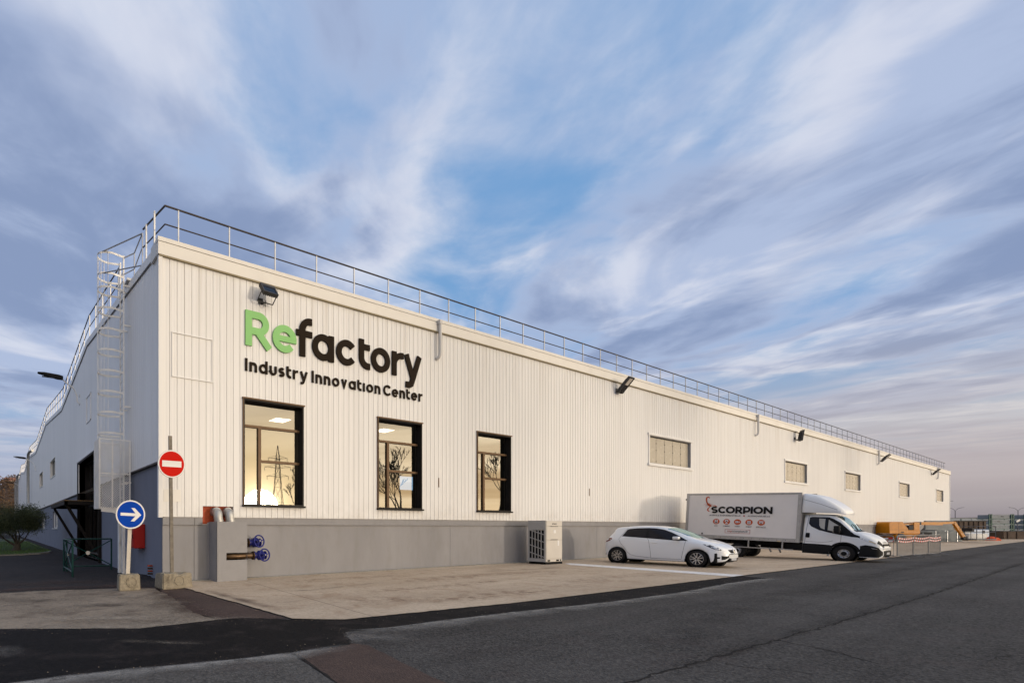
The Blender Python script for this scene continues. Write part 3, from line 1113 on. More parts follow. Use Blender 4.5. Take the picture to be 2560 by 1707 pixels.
# ---- windows with black reveals
for (x0, x1, z0, z1) in WIN:
    f = MB()
    t_ = 0.045
    for (a, b, c, d) in ((x0, x0 + t_, z0, z1), (x1 - t_, x1, z0, z1), (x0 + t_, x1 - t_, z0, z0 + t_), (x0 + t_, x1 - t_, z1 - t_, z1)):
        f.box(a, b, -0.135, 0.14, c, d)
    win = f.build('window', M['frame_black'], bld)
    yg = 0.115
    MB().box(x0 - 0.03, x1 + 0.03, -0.165, -0.10, z1 - 0.004, z1 + 0.035).build('head_flashing', M['frame_bronze'], win)
    MB().box(x0 - 0.03, x1 + 0.03, -0.20, -0.02, z0 - 0.045, z0 + 0.012).build('sill', M['frame_black'], win)
    MB().box(x0 - 0.012, x0 + 0.004, -0.16, -0.10, z0, z1).build('side_flashing', M['frame_bronze'], win)
    MB().box(x0 + t_, x1 - t_, yg - 0.055, yg + 0.03, 4.48, 4.555).build('transom', M['frame_bronze'], win)
    MB().box(x0 + 0.575, x0 + 0.675, yg - 0.058, yg + 0.03, z0 + t_, 4.48).build('mullion', M['frame_bronze'], win)
    MB().box(x0 + 0.675, x1 - t_, yg - 0.052, yg + 0.03, 3.46, 3.535).build('transom', M['frame_bronze'], win)
    for (a, b, c, d) in ((x0 + t_, x1 - t_, 4.555, z1 - t_), (x0 + t_, x0 + 0.575, z0 + t_, 4.48), (x0 + 0.675, x1 - t_, 3.535, 4.48), (x0 + 0.675, x1 - t_, z0 + t_, 3.46)):
        MB().add([(a, yg, c), (b, yg, c), (b, yg, d), (a, yg, d)], [(0, 1, 2, 3)]).build('pane', M['window_glass'], win, recalc=False)

# ---- blocked windows: white trim round beige sheets
for (x0, x1, z0, z1) in BLK:
    f = MB()
    f.box(x0 - 0.10, x0 + 0.0, -0.135, -0.02, z0 - 0.02, z1 + 0.02)
    f.box(x1 - 0.0, x1 + 0.16, -0.135, -0.02, z0 - 0.02, z1 + 0.02)
    f.box(x0 - 0.16, x1 + 0.22, -0.160, -0.02, z1 + 0.021, z1 + 0.14)
    f.box(x0 - 0.16, x1 + 0.22, -0.170, -0.02, z0 - 0.16, z0 - 0.021)
    win = f.build('blocked_window', M['cladding_white'], bld)
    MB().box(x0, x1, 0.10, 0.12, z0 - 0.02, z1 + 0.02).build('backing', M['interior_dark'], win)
    k = 5
    s = (x1 - x0 - 0.06) / k
    for j in range(k):
        a = x0 + 0.02 + j * s
        MB().bbox(a + 0.012, a + s - 0.012, -0.005, 0.02, z0 + 0.03, z1 - 0.06, 0.008).build('panel', M['panel_beige'], win)
    for j in range(1, k):
        a = x0 + 0.02 + j * s
        mb = MB()
        for zz in (z0 + 0.12, (z0 + z1) / 2, z1 - 0.35):
            mb.box(a - 0.045, a + 0.045, -0.02, -0.008, zz - 0.018, zz + 0.018)
        mb.build('fixing', M['frame_black'], win)

# thin raised outline of a closed hatch, a name plate and two wall slots
f = MB()
x0, x1, z0, z1 = 0.235, 1.41, 5.58, 6.79
f.box(x0, x0 + 0.022, -0.125, -0.10, z0, z1)
f.box(x1 - 0.022, x1, -0.125, -0.10, z0, z1)
f.box(x0, x1, -0.128, -0.10, z1 - 0.022, z1)
f.box(x0, x1, -0.128, -0.10, z0, z0 + 0.022)
f.build('hatch_trim', M['cladding_white'], bld)
MB().box(0.02, 0.48, -0.108, -0.10, 2.20, 2.53).build('plate', M['fascia_white'], bld)
for x in (10.35, 20.4):
    MB().box(x, x + 0.03, -0.115, -0.095, 3.0, 3.35).build('slot', M['frame_bronze'], bld)

# ---- downspouts
for x in (10.28, 40.63, 71.6, 100.3):
    mb = MB()
    mb.path([(x, -0.255, 9.10), (x, -0.255, 7.98), (x, -0.245, 7.88), (x - 0.02, -0.20, 7.80), (x - 0.05, -0.13, 7.755)], 0.062, 12)
    d = mb.build('downspout', M['pipe_white'], bld, smooth=40)
    MB().box(x - 0.075, x + 0.075, -0.32, -0.18, 9.02, 9.16).build('spout_head', M['pipe_white'], d)

# ---- rooms behind the windows
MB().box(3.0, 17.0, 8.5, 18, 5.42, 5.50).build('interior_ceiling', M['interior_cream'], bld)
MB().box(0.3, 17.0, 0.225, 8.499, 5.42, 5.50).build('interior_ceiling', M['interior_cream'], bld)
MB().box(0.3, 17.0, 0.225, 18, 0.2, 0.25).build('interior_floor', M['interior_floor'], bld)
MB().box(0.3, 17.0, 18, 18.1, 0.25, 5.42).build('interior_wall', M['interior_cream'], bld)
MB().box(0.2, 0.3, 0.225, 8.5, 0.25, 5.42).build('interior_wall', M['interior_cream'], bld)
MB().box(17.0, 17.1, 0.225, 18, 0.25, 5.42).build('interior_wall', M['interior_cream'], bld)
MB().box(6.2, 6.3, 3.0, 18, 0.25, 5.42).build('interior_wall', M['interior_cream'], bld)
CL = [('first', 4.93, 2.32, 'ceiling light panel in the top pane of the largest window'),
      ('a', 7.11, 9.27, 'ceiling light panel left of the mullion in the largest window, upper one'),
      ('b', 9.28, 9.26, 'ceiling light panel at the right edge of the largest window'),
      ('c', 9.16, 11.34, 'ceiling light panel just above the middle transom of the largest window'),
      ('d', 9.28, 13.9, 'ceiling light panel left of the mullion in the largest window, lower one'),
      ('e', 9.42, 1.89, 'ceiling light panel in the top pane of the middle window')]
for k, x, y, lab in CL:
    o = empty('ceiling_light', (x, y, 5.34))
    tag(o, lab, 'ceiling light', 'ceiling lights behind the windows')
    MB().box(-0.32, 0.32, -0.32, 0.32, 0.01, 0.08).build('frame', M['sign_white'], o)
    MB().box(-0.29, 0.29, -0.29, 0.29, 0.0, 0.009).build('diffuser', M['ceiling_lamp'], o)
scr = empty('wall_screen', (10.9, 2.2, 3.35))
tag(scr, 'glowing blue and white screen seen through the middle window', 'screen')
MB().box(-0.38, 0.38, 0.0, 0.06, -0.30, 0.30).build('case', M['black_plastic'], scr)
MB().box(-0.36, 0.36, -0.006, 0.0, -0.28, 0.28).build('display', M['screen_blue'], scr)

# ---------------------------------------------------------------- left side of the building
YX = lambda X: (lambda u, w, d: (X - d, u, w))       # 2-D (y, z) on a plane facing -x, d outwards
SIDE_WIN = [(26.8, 30.4, 5.30, 6.60), (37.5, 41.2, 5.28, 6.60)]
PORT = (9.0, 15.1, 0.0, 4.80)
LOW_WIN = [(26.15, 29.44, 1.44, 2.70), (36.8, 40.0, 1.40, 2.72)]
mb = MB()
PB = 0.25
ns = int(100.8 / PB)
for i in range(ns):
    y0, y1 = 0.0 + i * PB, 0.0 + (i + 1) * PB
    iv = [(3.29, None)]
    for (a, b, c, d) in SIDE_WIN + [PORT]:
        if a - 0.02 < (y0 + y1) / 2 < b + 0.02:
            iv = ([(3.29, c)] if c > 3.3 else []) + [(d, None)]
    for za, zb in iv:
        for (ya, yb, xa, xb) in ((y0, y0 + 0.012, -0.055, -0.082), (y0 + 0.012, y1 - 0.012, -0.082, -0.082), (y1 - 0.012, y1, -0.082, -0.055)):
            ta, tb = (prof(ya), prof(yb)) if zb is None else (zb, zb)
            mb.add([(xa, ya, za), (xb, yb, za), (xb, yb, tb), (xa, ya, ta)], [(0, 1, 2, 3)])
stuff(mb.build('side_cladding', M['cladding_side'], bld, recalc=False))
mb = MB()
for (a, za), (b, zb) in zip(PROF, PROF[1:]):          # edge flashing along the roof line
    mb.add([(-0.12, a, za - 0.10), (-0.12, b, zb - 0.10), (-0.12, b, zb + 0.16), (-0.12, a, za + 0.16),
            (0.06, a, za - 0.10), (0.06, b, zb - 0.10), (0.06, b, zb + 0.16), (0.06, a, za + 0.16)],
           [(0, 1, 2, 3), (3, 2, 6, 7), (0, 4, 5, 1), (4, 7, 6, 5)])
mb.build('edge_flashing', M['cladding_side'], bld, recalc=False)
mb = MB()
for (a, za), (b, zb) in zip(PROF, PROF[1:]):
    mb.add([(-0.115, a, za - 0.14), (-0.115, b, zb - 0.14), (-0.115, b, zb - 0.10), (-0.115, a, za - 0.10)], [(0, 1, 2, 3)])
mb.build('drip_edge', M['rail_dark'], bld, recalc=False)
MB().box(-0.155, 0.06, -0.02, 0.55, 8.80, 9.22).build('fascia_return', M['fascia_white'], bld)
mb = MB()
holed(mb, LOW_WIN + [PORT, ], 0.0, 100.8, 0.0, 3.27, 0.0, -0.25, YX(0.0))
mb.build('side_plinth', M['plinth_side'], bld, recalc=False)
for a, b in ((0.01, PORT[0] - 0.13), (PORT[1] + 0.13, 100.8)):
    MB().box(-0.10, 0.0, a, b, 3.24, 3.286).build('drip_edge', M['rail_dark'], bld)
mb = MB()
holed(mb, [(9.0, 15.1, 3.29, 4.8)] + SIDE_WIN, 0.24, 100.8, 3.29, 8.8, 0.05, -0.25, YX(0.0))
mb.build('side_wall', M['groove_shade'], bld, recalc=False)
for (a, b, c, d) in SIDE_WIN:
    f = MB()
    f.box(-0.10, 0.10, a - 0.03, a + 0.03, c, d)
    f.box(-0.10, 0.10, b - 0.03, b + 0.03, c, d)
    f.box(-0.12, 0.10, a, b, c - 0.05, c + 0.02)
    f.box(-0.12, 0.10, a, b, d - 0.02, d + 0.05)
    win = f.build('window', M['cladding_side'], bld)
    MB().box(0.08, 0.11, a, b, c, d).build('pane', M['interior_cream'], win)
for (a, b, c, d) in LOW_WIN:
    f = MB()
    for (p, q) in ((a, a + 0.08), ((a + b) / 2 - 0.05, (a + b) / 2 + 0.05), (b - 0.08, b)):
        f.box(0.10, 0.17, p, q, c, d)
    f.box(0.10, 0.17, a, b, c, c + 0.08)
    f.box(0.10, 0.17, a, b, d - 0.08, d)
    win = f.build('window', M['sign_white'], bld)
    MB().add([(0.13, a, c), (0.13, b, c), (0.13, b, d), (0.13, a, d)], [(0, 1, 2, 3)]).build('pane', M['car_glass'], win, recalc=False)
    MB().box(-0.06, 0.1, a - 0.08, b + 0.08, c - 0.06, c + 0.0).build('sill', M['sign_white'], win)
    MB().box(0.24, 0.26, a - 0.1, b + 0.1, c - 0.1, d + 0.1).build('backing', M['interior_dark'], win)
f = MB()
for (a, b, c, d) in ((11.06, 11.10, 6.43, 7.68), (12.26, 12.30, 6.43, 7.68), (11.06, 12.3, 6.43, 6.47), (11.06, 12.3, 7.64, 7.68)):
    f.box(-0.11, -0.08, a, b, c, d)
f.build('hatch_trim', M['cladding_side'], bld)

# dark entrance portal
pt = empty('entrance', (0, 12.05, 0))
pt.parent = bld
a, b, d = PORT[0], PORT[1], PORT[3]
f = MB()
f.box(-0.13, 0.55, a - 0.12, a, 0, d)
f.box(-0.13, 0.55, b, b + 0.12, 0, d)
f.box(-0.13, 0.55, a - 0.12, b + 0.12, d, d + 0.06)
fr_ = f.build('entrance_frame', M['steel_black'], pt)
for ob in (fr_,):
    ob.location = (0, -12.05, 0)
q = MB().box(-0.16, -0.10, a - 0.16, b + 0.16, d + 0.061, d + 0.13).build('head_flashing', M['ladder_white'], pt)
q.location = (0, -12.05, 0)
mb = MB()
for y in (a + 0.9, a + 2.0, a + 3.1, a + 4.2, a + 5.2):
    mb.box(0.36, 0.46, y - 0.04, y + 0.04, 0.0, d)
mb.box(0.36, 0.46, a, b, 2.55, 2.75)
q = mb.build('mullion', M['steel_black'], pt)
q.location = (0, -12.05, 0)
q = MB().add([(0.41, a, 0), (0.41, b, 0), (0.41, b, d), (0.41, a, d)], [(0, 1, 2, 3)]).build('pane', M['door_glass'], pt, recalc=False)
q.location = (0, -12.05, 0)
mb = MB()
for y in (a + 1.4, a + 2.3, a + 4.6):
    mb.box(1.0, 1.1, y - 0.2, y + 0.2, 2.8, d)
q = mb.build('timber_post', M['wood_brown'], pt)
q.location = (0, -12.05, 0)
q = MB().box(2.5, 2.6, a - 1, b + 1, 0, d).build('inner_wall', M['interior_dark'], pt)
q.location = (0, -12.05, 0)
# canopy in front of the portal
cx, ya, yb, zc = -1.36, 9.5, 15.25, 2.46
mb = MB()
mb.box(cx, cx + 0.12, ya, yb, zc, zc + 0.16)
mb.box(cx, -0.13, ya, ya + 0.12, zc + 0.001, zc + 0.159)
mb.box(cx, -0.13, yb - 0.12, yb, zc + 0.001, zc + 0.159)
for k in range(7):
    yy = ya + 0.75 + k * 0.75
    mb.box(cx + 0.12, -0.13, yy - 0.025, yy + 0.025, zc + 0.03, zc + 0.13)
cn = mb.build('canopy', M['steel_black'], pt)
cn.location = (0, -12.05, 0)
MB().box(cx - 0.02, -0.13, ya - 0.02, yb + 0.02, zc + 0.162, zc + 0.19).build('canopy_sheet', M['wood_brown'], pt).location = (0, -12.05, 0)
for y in (ya + 0.35, yb - 0.35):
    q = MB().bar((cx + 0.12, y, zc), (-0.10, y, 0.45), 0.12, 0.12).build('strut', M['steel_black'], pt)
    q.location = (0, -12.05, 0)

# zinc downpipes of the side wall
for (y, z0, z1, r) in ((53.4, 4.05, 9.75, 0.16), (84.8, 0.2, 10.2, 0.16), (94.8, 0.2, 10.0, 0.14)):
    mb = MB()
    mb.path([(-0.10, y - 2.0, prof(y) + 0.35), (-0.35, y - 1.2, prof(y) + 0.30), (-0.45, y - 0.3, prof(y) + 0.1), (-0.45, y, prof(y) - 0.3), (-0.45, y, z0 + 0.35), (-0.42, y - 0.1, z0 + 0.1), (-0.25, y - 0.4, z0)], r, 10)
    dp = mb.build('downpipe', M['zinc'], bld, smooth=40)
    for zz in (5.2, 6.4, 7.6, 8.8):
        MB().lathe([(r + 0.0, -0.03), (r + 0.02, -0.03), (r + 0.02, 0.03), (r, 0.03)], (-0.45, y, zz), (0, 0, 1), 10, True).build('pipe_clip', M['zinc'], dp)

# ---------------------------------------------------------------- letters on the facade
def arc(cx, cy, r, a0, a1, n=None, ry=None):
    n = n or max(6, int(abs(a1 - a0) / 7))
    ry = ry or r
    return [(cx + r * math.cos(R(a0 + (a1 - a0) * i / n)), cy + ry * math.sin(R(a0 + (a1 - a0) * i / n))) for i in range(n + 1)]


def glyph(ch, xh, w, cap):
    """strokes (points, closed, width) of a geometric letter on the baseline, and its width"""
    r = xh / 2 - w / 2
    h = w / 2
    cx = xh / 2
    if ch == 'o':
        return [(arc(cx, cx, r, 0, 360)[:-1], True, w)], xh
    if ch == 'c':
        return [(arc(cx, cx, r, 38, 322), False, w)], xh * 0.94
    if ch == 'C':
        k = cap / 2
        return [(arc(k, k, k - h, 40, 320), False, w)], cap * 0.86
    if ch == 'e':
        return [(arc(cx, cx, r, 0, 318), False, w), ([(cx - r, cx), (cx + r + h * 0.96, cx)], False, w * 0.84)], xh
    if ch in 'ad':
        top = xh if ch == 'a' else cap * 1.02
        return [(arc(cx, cx, r, 0, 360)[:-1], True, w), ([(xh - h, 0), (xh - h, top)], False, w)], xh
    if ch == 'R':
        b = cap - h
        m_ = cap * 0.44
        rr = (b - m_) / 2
        x1 = cap * 0.42
        return [([(h, 0), (h, cap)], False, w),
                ([(h, b), (x1, b)] + arc(x1, m_ + rr, rr, 84, -84) + [(x1, m_), (h, m_)], False, w),
                ([(x1 * 0.92, m_), (cap * 0.80 - h * 0.3, 0.0)], False, w * 1.03)], cap * 0.82
    if ch == 'f':
        s = w * 1.1
        return [([(s, 0), (s, cap * 0.82)] + arc(s + cap * 0.27, cap * 0.82, cap * 0.27, 180, 95, 8)[1:] + [(s + cap * 0.34, cap * 1.09)], False, w),
                ([(0, cap * 0.70), (cap * 0.57, cap * 0.70)], False, w * 0.92)], cap * 0.57
    if ch == 't':
        top = cap * 0.96
        q = xh * 0.34
        return [([(h, top), (h, q + h)] + arc(h + q, q + h, q, 180, 268, 8)[1:] + [(xh * 0.56, h)], False, w),
                ([(h, xh - h * 0.9), (xh * 0.55, xh - h * 0.9)], False, w * 0.9)], xh * 0.56
    if ch == 'r':
        q = xh * 0.45
        return [([(h, 0), (h, xh)], False, w),
                ([(h, xh * 0.45)] + arc(h + q, xh * 0.48, q, 178, 95, 9, ry=xh * 0.52 - h) + [(xh * 0.64, xh - h)], False, w)], xh * 0.64
    if ch == 'y':
        W_ = xh * 1.02
        return [([(W_ - h * 1.05, xh), (W_ * 0.46, -xh * 0.12)] + [(W_ * 0.40, -xh * 0.24), (W_ * 0.30, -xh * 0.29), (W_ * 0.10, -xh * 0.28)], False, w),
                ([(h * 1.05, xh), (W_ * 0.50, xh * 0.02)], False, w)], W_
    if ch == 'v':
        W_ = xh * 0.84
        return [([(h * 1.05, xh), (W_ / 2, 0.02 * xh + h), (W_ - h * 1.05, xh)], False, w)], W_
    if ch in 'iI':
        return [([(h, 0), (h, xh if ch == 'i' else cap)], False, w)], w
    if ch in 'nu':
        W_ = xh * 0.86
        q = W_ / 2 - h
        if ch == 'n':
            return [([(h, 0), (h, xh)], False, w), ([(h, xh * 0.4)] + arc(W_ / 2, xh - h - q, q, 180, 0, 14) + [(W_ - h, 0)], False, w)], W_
        return [([(h, xh), (h, q + h)] + arc(W_ / 2, q + h, q, 180, 360, 14) + [(W_ - h, xh)], False, w)], W_
    if ch == 's':
        W_ = xh * 0.72
        q = (xh - w) / 4
        return [(arc(W_ / 2, xh - h - q, W_ / 2 - h, 25, 270, 14, ry=q) + arc(W_ / 2, h + q, W_ / 2 - h, 90, -155, 14, ry=q)[1:], False, w)], W_
    # wide capitals used in print on the truck
    H = cap
    if ch == 'S':
        W_ = H * 0.80
        q = (H - w) / 4
        return [(arc(W_ / 2, H - h - q, W_ / 2 - h, 30, 270, 14, ry=q) + arc(W_ / 2, h + q, W_ / 2 - h, 90, -150, 14, ry=q)[1:], False, w)], W_
    if ch == 'O':
        return [(arc(H * 0.53, H / 2, H * 0.53 - h, 0, 360, ry=H / 2 - h)[:-1], True, w)], H * 1.06
    if ch == 'P':
        q = H * 0.29
        return [([(h, 0), (h, H)], False, w), ([(h, H - h), (H * 0.42, H - h)] + arc(H * 0.42, H - h - q, q, 84, -84) + [(H * 0.42, H - h - 2 * q), (h, H - h - 2 * q)], False, w * 0.96)], H * 0.80
    if ch == 'N':
        W_ = H * 0.95
        return [([(h, 0), (h, H)], False, w), ([(W_ - h, 0), (W_ - h, H)], False, w), ([(h, H - h * 0.6), (W_ - h, h * 0.6)], False, w * 1.05)], W_
    raise KeyError(ch)


def word(text, x0, x1, base, xh, w, cap, fn, d0, d1, mat, parent, name='letter', widths=None):
    g = [glyph(c, xh, w, cap) for c in text]
    tot = sum(q[1] for q in g)
    gap = (x1 - x0 - tot) / max(1, len(g) - 1)
    x = x0
    for (strokes, W_) in g:
        mb = MB()
        for k, (pts, closed, sw) in enumerate(strokes):
            mb.ribbon([(x + px_, base + pz) for px_, pz in pts], sw, fn, d0, d1 - 0.0012 * k, closed)
        mb.build(name, mat, parent)
        x += W_ + gap


sg = empty('facade_sign', (0, 0, 0))
tag(sg, 'two lines of raised green and dark brown lettering on the white facade above the windows', 'sign')
# the big word: each letter where it stands
BIG = [('R', 2.41), ('e', 3.31), ('f', 4.14), ('a', 4.73), ('c', 5.66), ('t', 6.59), ('o', 7.11), ('r', 8.04), ('y', 8.60)]
for ch, x in BIG:
    strokes, W_ = glyph(ch, 0.835, 0.208, 1.03)
    mb = MB()
    for k, (pts, closed, sw) in enumerate(strokes):
        mb.ribbon([(x + a, 6.83 + b) for a, b in pts], sw, XZ(0), -0.112, -0.158 + 0.0015 * k, closed)
    mb.build('letter', M['sign_green'] if ch in 'Re' and x < 4 else M['sign_brown'], sg)
word('Industry', 2.41, 4.57, 6.08, 0.282, 0.072, 0.37, XZ(0), -0.112, -0.140, M['sign_brown'], sg)
word('Innovation', 4.72, 7.52, 6.075, 0.282, 0.072, 0.37, XZ(0), -0.112, -0.140, M['sign_brown'], sg)
word('Center', 7.66, 9.50, 6.07, 0.282, 0.072, 0.37, XZ(0), -0.112, -0.140, M['sign_brown'], sg)


# ---------------------------------------------------------------- floodlights on the facade
def flood(x, y0, z, tilt, w_, h_, yaw, label, up):
    """tilt: angle of the front from straight out (positive looks up)"""
    o = empty('floodlight', (x, y0, z), yaw)
    tag(o, label, 'floodlight', 'floodlights under the fascia')
    c, s = math.cos(R(tilt)), math.sin(R(tilt))
    out = Vector((0, -c, s))                 # front normal
    upv = Vector((0, s, c))                  # along the housing, upwards
    rt = Vector((1, 0, 0))
    ctr = Vector((0, -0.34, 0.18))
    mb = MB()
    mb.obox(ctr, rt, upv, out, w_ / 2, h_ / 2, 0.045)
    hs = mb.build('housing', M['flood_grey'], o)
    f = MB()
    for sx in (-1, 1):
        f.obox(ctr + rt * sx * (w_ / 2 - 0.02) + out * 0.055, rt, upv, out, 0.022, h_ / 2, 0.012)
    f.obox(ctr + upv * (h_ / 2 - (0.05 if up else 0.02)) + out * 0.0545, rt, upv, out, w_ / 2 - 0.042, 0.05 if up else 0.022, 0.0118)
    f.obox(ctr - upv * (h_ / 2 - 0.02) + out * 0.0545, rt, upv, out, w_ / 2 - 0.042, 0.022, 0.0118)
    f.build('bezel', M['flood_grey'], hs)
    MB().obox(ctr + out * 0.048 - upv * (0.03 if up else 0.0), rt, upv, out, w_ / 2 - 0.044, h_ / 2 - 0.06, 0.004).build('lens', M['flood_glass'], hs)
    if not up:
        MB().obox(ctr + out * 0.054 + upv * h_ * 0.22, rt, upv, out, w_ * 0.30, h_ * 0.20, 0.003).build('led_panel', M['flood_led'], hs)
    for k in range(6):
        MB().obox(ctr - out * 0.075 + rt * (k - 2.5) * w_ * 0.13, rt, upv, out, 0.008, h_ * 0.32, 0.03).build('cooling_fin', M['flood_grey'], hs)
    b = MB()
    lo = ctr - upv * (h_ / 2 - 0.10)
    b.box(-0.14, 0.14, 0.02, 0.045, -0.10, 0.08)
    for sx in (-1, 1):
        b.bar(lo + rt * sx * (w_ / 2 + 0.015), Vector((sx * (w_ / 2 + 0.015), -0.14, -0.10)), 0.045, 0.01, (1, 0, 0))
    b.bar(Vector((-w_ / 2 - 0.02, -0.14, -0.10)), Vector((w_ / 2 + 0.02, -0.14, -0.10)), 0.05, 0.012)
    b.bar(Vector((0, -0.14, -0.10)), Vector((0, 0.03, -0.06)), 0.06, 0.03)
    b.build('bracket', M['flood_grey'], o)
    mb = MB()
    mb.path([(0.05, 0.03, -0.02), (0.06, -0.05, -0.17), (0.02, -0.13, -0.20), (-0.02, -0.2, -0.06)], 0.009, 5)
    mb.build('cable', M['black_rubber'], o)
    return o


flood(2.98, -0.12, 8.24, 34, 0.50, 0.40, R(4), 'dark floodlight tilted upwards above the green letters', True)
flood(22.9, -0.15, 8.36, -42, 0.46, 0.86, R(0), 'tilted floodlight on the facade above and left of the first blocked window', False)
flood(48.2, -0.15, 8.25, -8, 0.46, 0.80, R(35), 'upright floodlight above the second blocked window', False)
flood(72.7, -0.15, 8.28, -42, 0.50, 0.92, R(0), 'tilted floodlight just right of the third downspout', False)
flood(97.3, -0.15, 8.28, -42, 0.50, 0.92, R(0), 'tilted floodlight at the far end of the facade beside the last downspout', False)

# ---------------------------------------------------------------- roof guard rails
gl = empty('roof_guardrail', (0.17, 0.3, 9.2))
tag(gl, 'thin steel guardrail along the facade roof edge', 'guardrail')
pm_ = MB().box(-0.018, 0.018, -0.018, 0.018, -0.1, 1.19).mesh('post', M['galvanised'])
for i in range(71):
    o = link('post', pm_, gl)
    o.location = (0.38 + i * 1.54, 0, 0)
for z, r, nm in ((1.19, 0.027, 'top_rail'), (0.68, 0.019, 'mid_rail')):
    MB().tube((0, 0, z), (109.1, 0, z), r, 8).build(nm, M['rail_dark'], gl, smooth=40)

gs = empty('roof_guardrail', (0.17, 0.3, 9.2))
tag(gs, 'white posted guardrail stepping along the wavy side roof edge', 'guardrail')
pm_ = MB().box(-0.02, 0.02, -0.035, 0.035, -0.1, 1.3).mesh('post', M['ladder_white'])
ys = [0.75, 1.65] + [5.35 + 1.66 * i for i in range(57)]
RH = 1.30
for y in ys:
    o = link('post', pm_, gs)
    o.location = (-0.17, y - 0.3, prof(y) + 0.10 - 9.2 - 0.03)
for dz, r, nm in ((RH, 0.027, 'top_rail'), (RH - 0.55, 0.019, 'mid_rail')):
    for seg in ((0.3, 2.0), (5.3, 100.5)):
        pts = [seg[0]] + [p[0] for p in PROF if seg[0] < p[0] < seg[1]] + [seg[1]]
        pts = [(-0.17 if y > 0.8 else 0.0, y - 0.3, (prof(y) + 0.07 + dz - 9.2) if y > 0.8 else (1.19 if nm == 'top_rail' else 0.68)) for y in pts]
        mb = MB()
        mb.path(pts, r, 8)
        mb.build(nm, M['rail_dark'], gs, smooth=40)

# ---------------------------------------------------------------- caged ladder
ld = empty('roof_ladder', (-0.3, 3.55, 0))
tag(ld, 'tall white caged access ladder on the side wall with a mesh guard', 'ladder')
for sy in (-0.25, 0.25):
    MB().box(-0.02, 0.02, sy - 0.045, sy + 0.045, 2.0, 10.25).build('stile', M['ladder_white'], ld)
for i in range(29):
    z = 2.2 + i * 0.27
    MB().tube((0, -0.24, z), (0, 0.24, z), 0.014, 6).build('rung', M['ladder_white'], ld)
for i, z in enumerate([4.5 + k * 0.66 for k in range(8)] + [9.55, 10.2]):
    pts = [(0, -0.27, z)] + [(-0.36 - 0.40 * math.sin(R(a)), -0.36 * math.cos(R(a)), z) for a in range(0, 181, 15)] + [(0, 0.27, z)]
    mb = MB()
    for p, q in zip(pts, pts[1:]):
        mb.bar(p, q, 0.010, 0.065)
    mb.build('cage_hoop', M['ladder_white'], ld)
for a in (20, 55, 90, 125, 160):
    x, y = -0.36 - 0.395 * math.sin(R(a)), -0.355 * math.cos(R(a))
    MB().box(x - 0.006, x + 0.006, y - 0.030, y + 0.030, 4.3, 10.22).build('cage_bar', M['ladder_white'], ld)
for z in (2.95, 5.4, 8.02, 9.30):
    for sy in (-0.25, 0.25):
        MB().box(0.0, 0.24, sy - 0.02, sy + 0.02, z - 0.025, z + 0.025).build('wall_bracket', M['ladder_white'], ld)
# mesh guard box
x0, x1, y0, y1, z0, z1 = -0.76, 0.16, -0.42, 0.46, 2.12, 4.28
f = MB()
for (x, y) in ((x0, y0), (x1, y0), (x0, y1), (x1, y1)):
    f.box(x - 0.02, x + 0.02, y - 0.02, y + 0.02, z0, z1)
for z in (z0, 3.2, z1):
    f.bar((x0, y0, z), (x1, y0, z), 0.036)
    f.bar((x0, y1, z), (x1, y1, z), 0.036)
    f.bar((x0, y0, z), (x0, y1, z), 0.036)
f.box((x0 + x1) / 2 - 0.1, (x0 + x1) / 2 - 0.06, y0 - 0.018, y0 + 0.018, z0, z1)
gd = f.build('guard_frame', M['ladder_white'], ld)


def mesh_wires(mb, a0, a1, b0, b1, fn, step=0.07, r=0.0062):
    W_, H = a1 - a0, b1 - b0
    k = -H
    while k < W_:
        for flip in (0, 1):
            p = (max(k, 0), max(0, -k))
            q = (min(k + H, W_), min(H, W_ - k))
            pu, qu = (p[0], q[0]) if not flip else (W_ - p[0], W_ - q[0])
            mb.tube(fn(a0 + pu, b0 + p[1]), fn(a0 + qu, b0 + q[1]), r, 4, cap=False)
        k += step


mb = MB()
mesh_wires(mb, x0, x1, z0, z1, lambda u, v: (u, y0 - 0.022, v))
mesh_wires(mb, x0, x1, z0, z1, lambda u, v: (u, y1 + 0.022, v))
mesh_wires(mb, y0, y1, z0, z1, lambda u, v: (x0 - 0.022, u, v))
stuff(mb.build('wire_mesh', M['ladder_white'], gd, recalc=False))
# plate under the guard and the legs
mb = MB()
mb.prism([(x0 + 0.05, 2.11), (x1, 2.11), (x1, 1.80), (x1 - 0.25, 1.84), (x0 + 0.4, 1.97), (x0 + 0.05, 2.0)], lambda u, w, d: (u, d, w), y0 - 0.01, y0 + 0.03)
mb.build('guard_gusset', M['ladder_white'], ld)
MB().box(-0.06, 0.06, 0.16, 0.34, 0.0, 2.1).build('leg', M['ladder_white'], ld)
MB().box(-0.045, 0.045, -0.30, -0.20, 0.02, 2.1).build('leg', M['ladder_white'], ld)
MB().box(-0.075, -0.05, 0.02, 0.14, 1.0, 1.22).build('latch', M['ladder_white'], ld)
